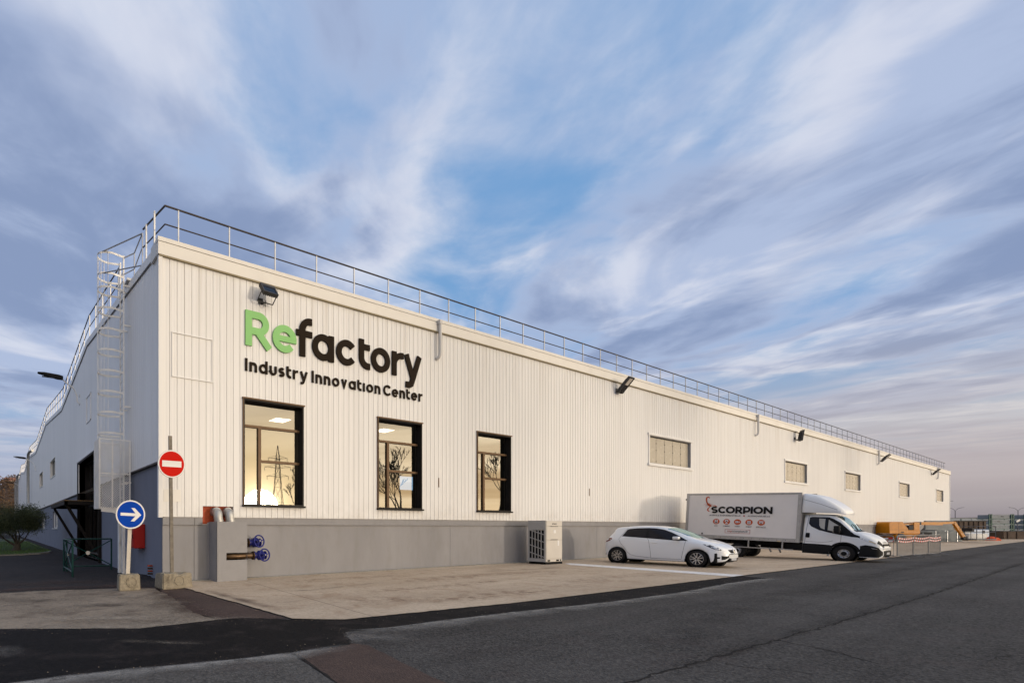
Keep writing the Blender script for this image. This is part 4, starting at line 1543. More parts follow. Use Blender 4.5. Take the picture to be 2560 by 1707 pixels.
# landing on the roof edge
f = MB()
f.box(0.10, 0.75, -0.30, 0.30, 9.50, 9.54)
for k in range(6):
    f.box(0.10, 0.75, -0.30 + k * 0.115, -0.285 + k * 0.115, 9.54, 9.57)
f.build('landing_grating', M['galvanised'], ld)
f = MB()
A, B = (0.28, -1.55, 10.42), (0.28, -1.55, 9.35)
f.tube(A, B, 0.022)
f.tube((-0.74, -0.1, 10.2), A, 0.022)
f.tube((-0.74, -0.1, 9.55), (0.28, -1.55, 9.45), 0.02)
f.tube((0.02, -0.25, 10.2), (0.2, -0.85, 10.12), 0.02)
f.tube((0.2, -0.85, 10.12), (0.2, -0.85, 9.4), 0.02)
f.tube((0.2, -0.85, 10.12), A, 0.02)
f.tube((0.2, -0.85, 9.62), (0.28, -1.55, 10.0), 0.018)
f.tube((0.0, -0.25, 9.65), (0.2, -0.85, 9.62), 0.018)
f.tube((0.02, 0.25, 10.2), (0.22, 1.65, 10.52), 0.022)
f.tube((0.22, 1.65, 10.52), (0.22, 1.65, 9.4), 0.022)
f.tube((0.02, 0.25, 9.7), (0.22, 1.65, 9.95), 0.018)
f.build('handrail', M['galvanised'], ld, smooth=40)


# ---------------------------------------------------------------- lamps on the side wall
def wall_lamp(y, z, label, L_=1.55):
    o = empty('wall_lamp', (-0.08, y, z))
    tag(o, label, 'wall lamp', 'lamps on arms along the side wall')
    mb = MB()
    mb.path([(0, 0, -0.45), (-0.12, 0, -0.3), (-0.14, 0, 0.0), (-0.3, 0, 0.35), (-0.7, 0, 0.62), (-L_ + 0.7, 0, 0.78)], 0.03, 8)
    mb.build('arm', M['ladder_white'], o, smooth=40)
    mb = MB()
    mb.box(-0.03, 0.02, -0.08, 0.08, -0.5, -0.4)
    mb.box(-0.03, 0.02, -0.08, 0.08, -0.05, 0.05)
    mb.build('wall_plate', M['galvanised'], o)
    mb = MB()
    mb.prism([(-L_ + 0.75, 0.72), (-L_ + 0.75, 0.86), (-L_ + 0.55, 0.90), (-L_ - 0.1, 0.93), (-L_ - 0.4, 0.90), (-L_ - 0.35, 0.87), (-L_ + 0.5, 0.72)], lambda u, w, d: (u, d, w), -0.16, 0.16)
    hd = mb.build('lamp_head', M['black_plastic'], o)
    MB().box(-L_ - 0.2, -L_ + 0.4, -0.12, 0.12, 0.74, 0.745).build('diffuser', M['flood_grey'], hd)


wall_lamp(14.6, 8.3, 'nearest black lamp on a curved arm on the side wall')
wall_lamp(46.0, 7.9, 'second black lamp on the side wall beside the first zinc downpipe', 1.7)
wall_lamp(80.0, 7.9, 'farthest lamp arm at the end of the side wall', 1.8)

# ---------------------------------------------------------------- things by the corner
def sign_block(name, loc, w_, d_, h_, rz, label, seed, chip=0.02):
    o = empty(name, loc, rz)
    tag(o, label, 'concrete block')
    bm = bmesh.new()
    bmesh.ops.create_cube(bm, size=1)
    for p in bm.verts:
        p.co = Vector((p.co.x * w_ * (1.0 if p.co.z < 0 else 0.95), p.co.y * d_ * (1.0 if p.co.z < 0 else 0.95), (p.co.z + 0.5) * h_))
    bmesh.ops.bevel(bm, geom=bm.edges[:], offset=0.022, segments=2, affect='EDGES')
    bmesh.ops.subdivide_edges(bm, edges=[e for e in bm.edges if e.calc_length() > 0.08], cuts=7, use_grid_fill=True)
    rnd = random.Random(seed)
    from mathutils import noise as mn
    for p in bm.verts:
        k = p.co * 9 + Vector((seed, seed, seed))
        off = mn.noise(k) * 0.008
        edge = max(abs(p.co.x) / (w_ / 2), abs(p.co.y) / (d_ / 2))
        if p.co.z > h_ * 0.86:
            off -= max(0, mn.noise(p.co * 6 + Vector((seed * 3, 0, 0)))) * chip * 1.6
            p.co.z += off
        nrm = Vector((p.co.x, p.co.y, 0)).normalized()
        p.co += nrm * off * 0.8
    # moulded round recess in the front
    body = MB().bm(bm).build('body', M['block_concrete'], o, smooth=50)
    cx, cz, r = 0.04, h_ * 0.52, h_ * 0.31
    mb = MB()
    mb.lathe([(r, -0.005), (r, 0.012), (r * 0.93, 0.012), (r * 0.90, -0.001), (0.0, -0.001)], (cx, -d_ / 2 * 0.985 - 0.004, cz), (0, -1, 0), 32)
    mb.build('moulded_ring', M['block_concrete'], o, smooth=40)
    MB().lathe([(0.06, 0), (0.05, 0.012), (0, 0.012)], (0, 0, h_ - 0.004), (0, 0, 1), 16).build('socket', M['block_concrete'], o)
    return o


sign_block('sign_block', (-1.12, -1.10, 0.006), 0.49, 0.38, 0.385, R(-4), 'smaller pale concrete block holding the blue arrow sign', 3)
sign_block('sign_block', (-0.06, -1.20, 0.006), 0.76, 0.62, 0.38, R(3), 'larger stained concrete block holding the no-entry sign', 8, 0.05)


def disc(r, t_, n=48):
    return [(r, -t_ / 2), (r, t_ / 2), (0, t_ / 2)]


def round_sign(name, base, top, ctr, rr, label, face_mat, kind, post_mat, wx, wy):
    o = empty(name, base)
    tag(o, label, 'road sign')
    b = Vector(base)
    mb = MB()
    mb.bar((0, 0, -0.06), Vector(top) - b, wx, wy, (0, 1, 0))
    mb.build('post', post_mat, o)
    c = Vector(ctr) - b
    ax = (0, -1, 0)
    MB().lathe([(0, -0.012), (rr, -0.012), (rr, 0.006), (0, 0.006)], c, ax, 56).build('plate', M['sign_back'], o, smooth=40)
    fc = MB().lathe([(rr * 0.985, 0.0065), (rr * 0.985, 0.009), (0, 0.009)], c, ax, 56).build('border', M['sign_white'], o, smooth=40)
    f2 = MB().lathe([(rr * 0.90, 0.0095), (rr * 0.90, 0.012), (0, 0.012)], c, ax, 56).build('face', face_mat, o, smooth=40)
    fn = lambda u, w, d: (c.x + u, c.y - d, c.z + w)
    m_ = MB()
    if kind == 'bar':
        a = rr * 0.70
        m_.prism([(-a, -0.075), (a, -0.075), (a, 0.075), (-a, 0.075)], fn, 0.0125, 0.0145)
        m_.build('white_bar', M['sign_white'], f2)
    else:
        tl = R(-2.5)
        fr = lambda u, w, d: fn(u * math.cos(tl) - w * math.sin(tl), u * math.sin(tl) + w * math.cos(tl), d)
        s = rr
        m_.prism([(-0.68 * s, -0.10 * s), (0.32 * s, -0.10 * s), (0.02 * s, -0.46 * s), (0.26 * s, -0.46 * s), (0.72 * s, 0.0), (0.26 * s, 0.46 * s), (0.02 * s, 0.46 * s), (0.32 * s, 0.10 * s), (-0.68 * s, 0.10 * s)], fr, 0.0125, 0.0145)
        m_.build('arrow', M['sign_white'], f2)
    cl = MB()
    for dz in (-0.16, 0.16):
        cl.box(c.x - 0.06, c.x + 0.06, c.y + 0.012, c.y + 0.06, c.z + dz - 0.02, c.z + dz + 0.02)
    cl.build('clamp', M['galvanised'], o)
    return o


round_sign('no_entry_sign', (-0.09, -1.18, 0.38), (-0.135, -1.18, 3.77), (-0.115, -1.245, 3.07), 0.345, 'round red no-entry sign with white bar on a rusty grey post', M['sign_red'], 'bar', M['post_grey'], 0.085, 0.05)
for z in (2.10, 1.78):
    pass
round_sign('direction_sign', (-1.14, -1.08, 0.385), (-1.075, -1.08, 1.90), (-1.085, -1.15, 1.81), 0.345, 'round blue sign with white arrow pointing right', M['sign_blue'], 'arrow', M['post_pale'], 0.09, 0.05)

# green crowd-control barrier at the side wall: two panels with crosses
gb = empty('green_barrier', (-1.83, 5.4, 0))
tag(gb, 'dark green tubular railing with crossed bars beside the side wall', 'railing')
P = {'a': (0, 0), 'b': (-0.03, -2.46), 'c': (1.5, -0.3)}
for k, (x, y) in P.items():
    MB().tube((x, y, 0), (x, y, 1.1), 0.03, 8).build('post', M['barrier_green'], gb, smooth=40)
MB().tube((0.06, -0.22, 0), (0.06, -0.22, 1.1), 0.03, 8).build('post', M['barrier_green'], gb, smooth=40)
for (p, q) in (('a', 'c'), ('a', 'b')):
    a, b = P[p], P[q]
    for z in (1.1, 0.16):
        MB().tube((*a, z), (*b, z), 0.024, 8).build('rail', M['barrier_green'], gb, smooth=40)
    MB().tube((*a, 0.18), (*b, 1.06), 0.018, 6).build('cross_bar', M['barrier_green'], gb, smooth=40)
    MB().tube((*a, 1.06), (*b, 0.18), 0.018, 6).build('cross_bar', M['barrier_green'], gb, smooth=40)
    c = ((a[0] + b[0]) / 2, (a[1] + b[1]) / 2)
    MB().lathe([(0, -0.02), (0.07, -0.02), (0.07, 0.02), (0, 0.02)], (*c, 0.62), (0.2, 1, 0) if q == 'c' else (1, 0, 0), 16).build('boss', M['galvanised'], gb)

# red hydrant cabinet and pipe stubs on the side wall
rb = empty('hose_cabinet', (-0.30, 2.15, 0.88))
tag(rb, 'red metal cabinet on the grey side wall behind the blue sign', 'cabinet')
MB().bbox(-0.02, 0.29, -0.42, 0.48, 0, 0.72, 0.012).build('body', M['red_paint'], rb)
MB().bbox(-0.045, -0.021, -0.38, 0.44, 0.04, 0.68, 0.006).build('door', M['red_paint'], rb)
MB().box(-0.06, -0.046, -0.34, -0.31, 0.3, 0.42).build('handle', M['black_plastic'], rb)
sp = empty('pipe_stubs', (0.0, 0.95, 0.18))
tag(sp, 'small stack of rusty pipe stubs low on the side wall corner', 'pipe stubs')
for k in range(4):
    MB().tube((0.0, 0, k * 0.075), (-0.14, -0.02, k * 0.075 + 0.01), 0.025, 8).build('stub', M['rust_red'] if k % 2 else M['pipe_brown'], sp, smooth=40)
rs = random.Random(12)
rub = empty('rubble', (-0.35, 0.9, 0.0))
tag(rub, 'low heap of dirt and rubble at the foot of the side wall corner', 'rubble')
mb = MB()
from mathutils import noise as mnoise
nx, ny = 16, 30
vv = []
for j in range(ny + 1):
    for i in range(nx + 1):
        u, v = i / nx, j / ny
        x, y = -0.35 + 0.72 * u, -1.1 + 3.2 * v
        h = math.sin(math.pi * v) ** 0.7 * (0.3 + 0.7 * u) * math.sin(math.pi * min(u * 1.0, 0.62)) * (0.09 + 0.09 * mnoise.noise(Vector((x * 6, y * 6, 1))))
        vv.append((x, y, max(0.0, h)))
mb.add(vv, [(j * (nx + 1) + i, j * (nx + 1) + i + 1, (j + 1) * (nx + 1) + i + 1, (j + 1) * (nx + 1) + i) for j in range(ny) for i in range(nx)])
mb.build('dirt', M['asphalt_side'], rub, smooth=60)

# ---------------------------------------------------------------- grey pipe box with blue valves
# recess behind the two ducts
rc = MB()
rc.box(1.12, 2.05, 0.06, 0.10, 1.60, 2.10)
rc.build('duct_recess', M['rust_red'], bld)
vb = empty('pipe_enclosure', (1.75, -0.30, 0.0))
tag(vb, 'grey sheet metal box against the plinth with two ducts and blue valves', 'pipe enclosure')
X0, X1, Y0, Y1, Z1 = -0.43, 0.47, -0.36, 0.265, 1.66
SL = (-0.16, 0.47, 0.60, 0.80)      # slot for the lower pipe
w = MB()
holed(w, [(SL[0], X1, SL[2], SL[3])], X0, X1, 0.022, Z1, 0.0, 0.03, lambda u, v, d: (u, Y0 + d, v))
w.box(X0, X0 + 0.03, Y0 + 0.03, Y1, 0.022, Z1)
w.box(X1 - 0.03, X1, Y0 + 0.03, Y1, 0.022, SL[2])
w.box(X1 - 0.03, X1, Y0 + 0.03, Y1, SL[3], Z1)
w.box(X0 + 0.03, X1 - 0.03, Y0 + 0.03, Y1, Z1 - 0.03, Z1)
w.build('casing', M['box_grey'], vb)
MB().box(X0 + 0.05, X1 - 0.04, Y1 - 0.05, Y1 - 0.02, 0.3, 1.2).build('backing', M['steel_black'], vb)
f = MB()
f.box(X0 - 0.05, X0 - 0.001, Y1 - 0.02, Y1, 0.05, Z1 - 0.02)
f.build('flange_strip', M['box_grey'], vb)
for i, x in enumerate((-0.21, 0.14)):
    mb = MB()
    pts = [(x, 0.06, 1.64)] + [(x - 0.02, 0.06 + 0.10 - 0.10 * math.cos(R(a)), 1.78 + 0.16 * math.sin(R(a))) for a in (0, 22, 45, 68, 90)] + [(x - 0.03, 0.36, 1.945)]
    mb.path(pts, 0.128, 16)
    d = mb.build('duct', M['zinc'], vb, smooth=35)
    for p, q in (((x, 0.06, 1.70), (0, 0, 1)),):
        MB().lathe([(0.127, -0.02), (0.134, -0.02), (0.134, 0.02), (0.127, 0.02)], p, q, 20, True).build('band', M['zinc'], d, smooth=40)
    for a in (0, 45, 90):
        c = (x - 0.02, 0.16 - 0.10 * math.cos(R(a)), 1.78 + 0.16 * math.sin(R(a)))
        MB().lathe([(0.126, -0.008), (0.133, -0.008), (0.133, 0.008), (0.126, 0.008)], c, (0, math.sin(R(a)), math.cos(R(a))), 20, True).build('band', M['zinc'], d, smooth=40)


def valve(x, y, z, tilt, name='valve'):
    """flange, body, bonnet and hand wheel leaning towards the yard"""
    v = empty(name, (x, y, z))
    v.parent = vb
    MB().lathe([(0, 0), (0.125, 0), (0.125, 0.028), (0, 0.028)], (0, 0, 0), (1, 0, 0), 20).build('flange', M['pipe_brown'], v, smooth=40)
    MB().lathe([(0, 0.034), (0.125, 0.034), (0.125, 0.062), (0.07, 0.075), (0.085, 0.13), (0.14, 0.19), (0.14, 0.31), (0.085, 0.36), (0.085, 0.38), (0.12, 0.39), (0.12, 0.415), (0, 0.415)], (0, 0, 0), (1, 0, 0), 20).build('valve_body', M['valve_blue'], v, smooth=35)
    bl = MB()
    for k in range(8):
        a = 2 * math.pi * k / 8
        bl.tube((-0.02, 0.1 * math.cos(a), 0.1 * math.sin(a)), (0.085, 0.1 * math.cos(a), 0.1 * math.sin(a)), 0.012, 6)
    bl.build('bolts', M['pipe_brown'], v)
    ax = Vector((0.12, -math.cos(R(tilt)), math.sin(R(tilt)))).normalized()
    b0 = Vector((0.22, 0, 0))
    MB().tube(b0, b0 + ax * 0.20, 0.055, 12, 0.04).build('bonnet', M['valve_blue'], v, smooth=40)
    MB().tube(b0 + ax * 0.18, b0 + ax * 0.33, 0.014, 8).build('stem', M['zinc'], v)
    c = b0 + ax * 0.27
    e1 = ax.orthogonal().normalized()
    e2 = ax.cross(e1)
    hw = MB()
    hw.path([c + e1 * 0.17 * math.cos(t * math.pi / 14) + e2 * 0.17 * math.sin(t * math.pi / 14) for t in range(28)], 0.020, 8, closed=True)
    hw.build('hand_wheel', M['valve_blue'], v, smooth=60)
    for k in range(3):
        t_ = 2 * math.pi * k / 3 + 0.5
        MB().tube(c, c + (e1 * math.cos(t_) + e2 * math.sin(t_)) * 0.165, 0.013, 6).build('spoke', M['valve_blue'], v)
    MB().lathe([(0, -0.015), (0.03, -0.015), (0.03, 0.02), (0, 0.02)], c, ax, 12).build('hub', M['valve_blue'], v)
    return v


MB().tube((0.40, 0.10, 1.06), (0.72, 0.10, 1.06), 0.075, 16).build('pipe', M['pipe_brown'], vb, smooth=40)
valve(0.69, 0.10, 1.06, 10)
mb = MB()
mb.path([(-0.30, -0.05, 0.695), (-0.15, -0.16, 0.695), (0.0, -0.24, 0.695), (0.18, -0.27, 0.695), (0.45, -0.24, 0.70), (0.70, -0.22, 0.70)], 0.085, 16)
mb.build('pipe', M['pipe_brown'], vb, smooth=40)
valve(0.70, -0.22, 0.70, 5)

# ---------------------------------------------------------------- cream air-conditioning unit
ac = empty('air_conditioner', (14.95, -1.42, 0.022))
tag(ac, 'cream outdoor air-conditioning unit with a slotted side grille against the wall', 'air conditioner')
W_, D_, H_ = 1.10, 0.78, 1.76
MB().bbox(0.045, W_, 0.02, D_, 0.10, H_, 0.02, 2).build('body', M['hvac_cream'], ac)
fp = MB().bbox(0.02, W_ - 0.012, -0.004, 0.022, 0.98, 1.52, 0.008).build('front_panel', M['hvac_cream'], ac)
MB().box(0.30, 0.78, -0.012, -0.003, 0.982, 1.000).build('handle_recess', M['black_plastic'], fp)
fp = MB().bbox(0.02, W_ - 0.012, -0.004, 0.022, 0.22, 0.972, 0.008).build('front_panel', M['hvac_cream'], ac)
MB().bbox(0.76, 0.87, -0.012, -0.003, 0.74, 0.95, 0.003).build('label', M['sign_white'], fp)
tp = MB().bbox(0.02, W_ - 0.012, -0.004, 0.022, 1.53, H_ - 0.012, 0.008).build('front_panel', M['hvac_cream'], ac)
MB().box(0.30, 0.78, -0.012, -0.003, 1.512, 1.528).build('handle_recess', M['black_plastic'], tp)
MB().box(0.50, 0.66, -0.007, -0.003, 1.25, 1.38).build('sticker', M['sign_white'], ac)
b = MB()
b.box(0.02, W_ - 0.02, -0.002, 0.02, 0.105, 0.21)
b.build('skirt', M['hvac_cream'], ac)
for a, c in ((0.10, 0.26), (0.68, 0.86), (0.94, 1.02)):
    MB().box(a, c, -0.008, -0.002, 0.12, 0.185).build('slot', M['black_plastic'], ac)
# grille side: tall openings in a leaning lattice
sd = MB()
cols = 5
gx0, gx1, gz0, gz1 = 0.07, D_ - 0.05, 0.24, 1.36
cw = (gx1 - gx0) / cols
sd.box(-0.012, 0.012, 0.02, D_, 0.10, gz0 - 0.02)
sd.box(-0.012, 0.012, 0.02, D_, gz1 + 0.03, H_)
sd.box(-0.012, 0.012, 0.02, gx0 + 0.01, gz0 - 0.02, gz1 + 0.03)
sd.box(-0.012, 0.012, gx1 - 0.01, D_, gz0 - 0.02, gz1 + 0.03)
for j in range(1, cols):
    y = gx0 + j * cw
    sd.box(-0.016, 0.012, y - 0.015, y + 0.015, gz0 - 0.02, gz1 + 0.03)
for k in range(-1, 4):
    z = gz0 + (k + 0.55) * 0.30
    for j in range(cols):
        ya, yb_ = gx0 + j * cw + 0.012, gx0 + (j + 1) * cw - 0.012
        za, zb_ = z + (yb_ - gx0) * 0.0 + (gx1 - yb_) * -0.0, 0
        s0 = z + (D_ / 2 - (ya - gx0)) * -0.30
        s1 = z + (D_ / 2 - (yb_ - gx0)) * -0.30
        if min(s0, s1) < gz0 - 0.03 or max(s0, s1) > gz1 + 0.03:
            continue
        sd.bar((-0.002, ya, s0), (-0.002, yb_, s1), 0.024, 0.03)
sd.build('side_grille', M['hvac_grey'], ac)
MB().box(0.032, 0.043, gx0, gx1, gz0, gz1).build('coil', M['black_plastic'], ac)
mb = MB()
mb.path([(-0.016, D_ - 0.10, H_ - 0.06)] + [(-0.016, 0.62 - 0.50 * math.sin(R(a)), 1.40 + 0.30 * math.cos(R(a))) for a in (0, 20, 40, 60, 75, 88)], 0.008, 6)
mb.build('moulding', M['hvac_grey'], ac)
ft = MB()
for y in (0.03, D_ - 0.12):
    ft.box(0.02, W_ + 0.06, y, y + 0.09, 0.0, 0.095)
ft.build('rails', M['black_plastic'], ac)
def text_mesh(body, size, mat, name, parent, fn, offset=0.0, width=None, align='CENTER'):
    """flat print made from the built-in font"""
    cu = bpy.data.curves.new('txt', 'FONT')
    cu.body = body
    cu.size = size
    cu.offset = offset
    cu.resolution_u = 3
    cu.align_x = align
    ob = bpy.data.objects.new('txt', cu)
    COL.objects.link(ob)
    dg = bpy.context.evaluated_depsgraph_get()
    me = bpy.data.meshes.new_from_object(ob.evaluated_get(dg))
    bpy.data.objects.remove(ob, do_unlink=True)
    bpy.data.curves.remove(cu)
    xs = [v.co.x for v in me.vertices]
    if width and xs:
        s = width / (max(xs) - min(xs))
        for v in me.vertices:
            v.co.x *= s
    for v in me.vertices:
        v.co = Vector(fn(v.co.x, v.co.y, 0.0))
    me.materials.clear()
    me.materials.append(mat)
    return link(name, me, parent)


text_mesh('HITACHI', 0.085, M['black_plastic'], 'lettering', tp, lambda u, w, d: (0.55 + u, -0.0065, 1.595 + w), 0.002, 0.30)

# ---------------------------------------------------------------- vehicles
def lerp_tab(tab, x):
    """smooth interpolation in a table of (x, y)"""
    if x <= tab[0][0]:
        return tab[0][1]
    for i in range(len(tab) - 1):
        x0, y0 = tab[i]
        x1, y1 = tab[i + 1]
        if x <= x1:
            def slope(k):
                if k <= 0 or k >= len(tab) - 1:
                    return 0.0 if 0 < k < len(tab) - 1 else ((tab[min(k + 1, len(tab) - 1)][1] - tab[max(k - 1, 0)][1]) / (tab[min(k + 1, len(tab) - 1)][0] - tab[max(k - 1, 0)][0]))
                a = (tab[k][1] - tab[k - 1][1]) / (tab[k][0] - tab[k - 1][0])
                b = (tab[k + 1][1] - tab[k][1]) / (tab[k + 1][0] - tab[k][0])
                if a * b <= 0:
                    return 0.0
                return 2 * a * b / (a + b)
            h = x1 - x0
            t = (x - x0) / h
            m0, m1 = slope(i), slope(i + 1)
            return (2 * t ** 3 - 3 * t ** 2 + 1) * y0 + (t ** 3 - 2 * t ** 2 + t) * h * m0 + (-2 * t ** 3 + 3 * t ** 2) * y1 + (t ** 3 - t ** 2) * h * m1
    return tab[-1][1]


def resample(pts, n):
    """even points along a smooth curve through the control points"""
    P_ = [Vector(p) for p in pts]
    fine = []
    m = len(P_)
    for i in range(m - 1):
        p0 = P_[max(i - 1, 0)]
        p1, p2 = P_[i], P_[i + 1]
        p3 = P_[min(i + 2, m - 1)]
        for k in range(8):
            t = k / 8
            fine.append(0.5 * ((2 * p1) + (p2 - p0) * t + (2 * p0 - 5 * p1 + 4 * p2 - p3) * t * t + (3 * p1 - p0 - 3 * p2 + p3) * t ** 3))
    fine.append(P_[-1])
    d = [0.0]
    for a, b in zip(fine, fine[1:]):
        d.append(d[-1] + (b - a).length)
    out = []
    j = 0
    for i in range(n):
        s = d[-1] * i / (n - 1)
        while j < len(d) - 2 and d[j + 1] < s:
            j += 1
        t = (s - d[j]) / max(d[j + 1] - d[j], 1e-9)
        out.append(fine[j].lerp(fine[j + 1], min(t, 1)))
    return out


class Shell:
    """lofted vehicle body: s runs from tail to nose, sections from sill to roof centre; the right side has y < 0"""
    def __init__(self, stations, section, n=26):
        self.s = stations
        self.n = n
        self.sec = [resample(section(s), n) for s in stations]

    def mesh(self, mb, i0=0, i1=None, j0=0, j1=None, off=0.0, both=True, cap=False):
        i1 = len(self.s) - 1 if i1 is None else i1
        j1 = self.n - 1 if j1 is None else j1
        row = []
        for i in range(i0, i1 + 1):
            sec = self.sec[i]
            r = []
            for j in range(j0, j1 + 1):
                y, z = sec[j]
                if off:
                    a, b = sec[max(j - 1, 0)], sec[min(j + 1, self.n - 1)]
                    t = (b - a)
                    nr = Vector((t.y, -t.x))
                    if nr.length > 1e-9:
                        nr.normalize()
                    y, z = y + nr.x * off, z + nr.y * off
                r.append((self.s[i], y, z))
            row.append(r)
        m = j1 - j0 + 1
        for sg in ((1, -1) if both else (-1,)):
            v = [(p[0], p[1] * sg, p[2]) for r in row for p in r]
            f = [(i * m + j, i * m + j + 1, (i + 1) * m + j + 1, (i + 1) * m + j) for i in range(len(row) - 1) for j in range(m - 1)]
            mb.add(v, f)
        if cap:
            for r in (row[0], row[-1]):
                v = [(p[0], p[1], p[2]) for p in r] + [(p[0], -p[1], p[2]) for p in reversed(r)]
                mb.add(v, [tuple(range(len(v)))])
        return mb

    def y_at(self, s, z):
        s = min(max(s, self.s[0]), self.s[-1])
        for i in range(len(self.s) - 1):
            if s <= self.s[i + 1]:
                t = (s - self.s[i]) / (self.s[i + 1] - self.s[i])
                return (1 - t) * self._y(i, z) + t * self._y(i + 1, z)

    def _y(self, i, z):
        sec = self.sec[i]
        best = None
        for a, b in zip(sec, sec[1:]):
            if (a.y - z) * (b.y - z) <= 0 and abs(b.y - a.y) > 1e-9:
                t = (z - a.y) / (b.y - a.y)
                best = a.x + (b.x - a.x) * t
                break
        if best is None:
            best = sec[0].x if z < sec[0].y else sec[-1].x
        return best

    def decal(self, poly, off, side=-1, step=0.05):
        """patch lying on the side of the body inside a (s, z) outline"""
        me = bpy.data.meshes.new('d')
        out = []
        k = len(poly)
        for i in range(k):
            a, b = Vector(poly[i]), Vector(poly[(i + 1) % k])
            m = max(1, int((b - a).length / step))
            out += [a.lerp(b, q / m) for q in range(m)]
        bm = bmesh.new()
        vs = [bm.verts.new((p.x, 0, p.y)) for p in out]
        bm.faces.new(vs)
        bmesh.ops.triangulate(bm, faces=bm.faces, ngon_method='BEAUTY')
        xs = [p.x for p in out]
        zs = [p.y for p in out]
        for x in [min(xs) + step * 2 * q for q in range(1, int((max(xs) - min(xs)) / (step * 2)) + 1)]:
            bmesh.ops.bisect_plane(bm, geom=bm.verts[:] + bm.edges[:] + bm.faces[:], plane_co=(x, 0, 0), plane_no=(1, 0, 0))
        for z in [min(zs) + step * 2 * q for q in range(1, int((max(zs) - min(zs)) / (step * 2)) + 1)]:
            bmesh.ops.bisect_plane(bm, geom=bm.verts[:] + bm.edges[:] + bm.faces[:], plane_co=(0, 0, z), plane_no=(0, 0, 1))
        for v in bm.verts:
            v.co.y = side * (self.y_at(v.co.x, v.co.z) + off)
        mb = MB().bm(bm)
        bpy.data.meshes.remove(me)
        return mb

    def line(self, pts, w_, off=0.002, side=-1):
        """thin dark seam drawn on the side"""
        fine = []
        for a, b in zip(pts, pts[1:]):
            a, b = Vector(a), Vector(b)
            m = max(1, int((b - a).length / 0.06))
            fine += [a.lerp(b, q / m) for q in range(m)]
        fine.append(Vector(pts[-1]))
        mb = MB()
        v = []
        for i, p in enumerate(fine):
            d = (fine[min(i + 1, len(fine) - 1)] - fine[max(i - 1, 0)]).normalized()
            nr = Vector((-d.y, d.x)) * w_ / 2
            for q in (p + nr, p - nr):
                v.append((q.x, side * (self.y_at(q.x, q.y) + off), q.y))
        mb.add(v, [(2 * i, 2 * i + 1, 2 * i + 3, 2 * i + 2) for i in range(len(fine) - 1)])
        return mb


t = NT('car_white')
t.set(Base_Color=(0.79, 0.80, 0.81), Roughness=0.32, Specular_IOR_Level=0.5, Coat_Weight=0.9, Coat_Roughness=0.05)
M['car_white'] = t.m
t = NT('truck_white')
t.set(Base_Color=t.mix(t.noise(1.5, 4), (0.72, 0.725, 0.73), (0.78, 0.785, 0.79)), Roughness=0.4, Coat_Weight=0.5, Coat_Roughness=0.1)
M['truck_white'] = t.m
paint('box_panel', (0.79, 0.755, 0.725), rough=0.4, var=0.03, scale=0.8, dirt=0.08, dirtcol=(0.4, 0.37, 0.34))
paint('alu_trim', (0.42, 0.41, 0.40), rough=0.45, metal=0.5, var=0.12, scale=6, dirt=0.2)
paint('rim_silver', (0.55, 0.54, 0.53), rough=0.3, metal=0.8, var=0.05)
paint('rim_dark', (0.03, 0.03, 0.035), rough=0.4, metal=0.3)
paint('tail_red', (0.16, 0.03, 0.025), rough=0.15, var=0.1)
paint('lamp_chrome', (0.55, 0.52, 0.48), rough=0.15, metal=0.9, var=0.1)
paint('indicator_amber', (0.65, 0.50, 0.28), rough=0.25, var=0.1)
paint('chassis_black', (0.012, 0.012, 0.012), rough=0.8, var=0.2)
paint('seam_dark', (0.05, 0.052, 0.06), rough=0.7)
paint('seat_dark', (0.02, 0.02, 0.022), rough=0.85)
paint('print_black', (0.012, 0.011, 0.011), rough=0.5)
paint('print_grey', (0.10, 0.095, 0.095), rough=0.5)
paint('print_red', (0.42, 0.05, 0.03), rough=0.5)
paint('print_orange', (0.52, 0.10, 0.035), rough=0.5, var=0.15, scale=9)
paint('print_pale', (0.66, 0.66, 0.68), rough=0.5)
paint('plate_white', (0.42, 0.43, 0.46), rough=0.4)


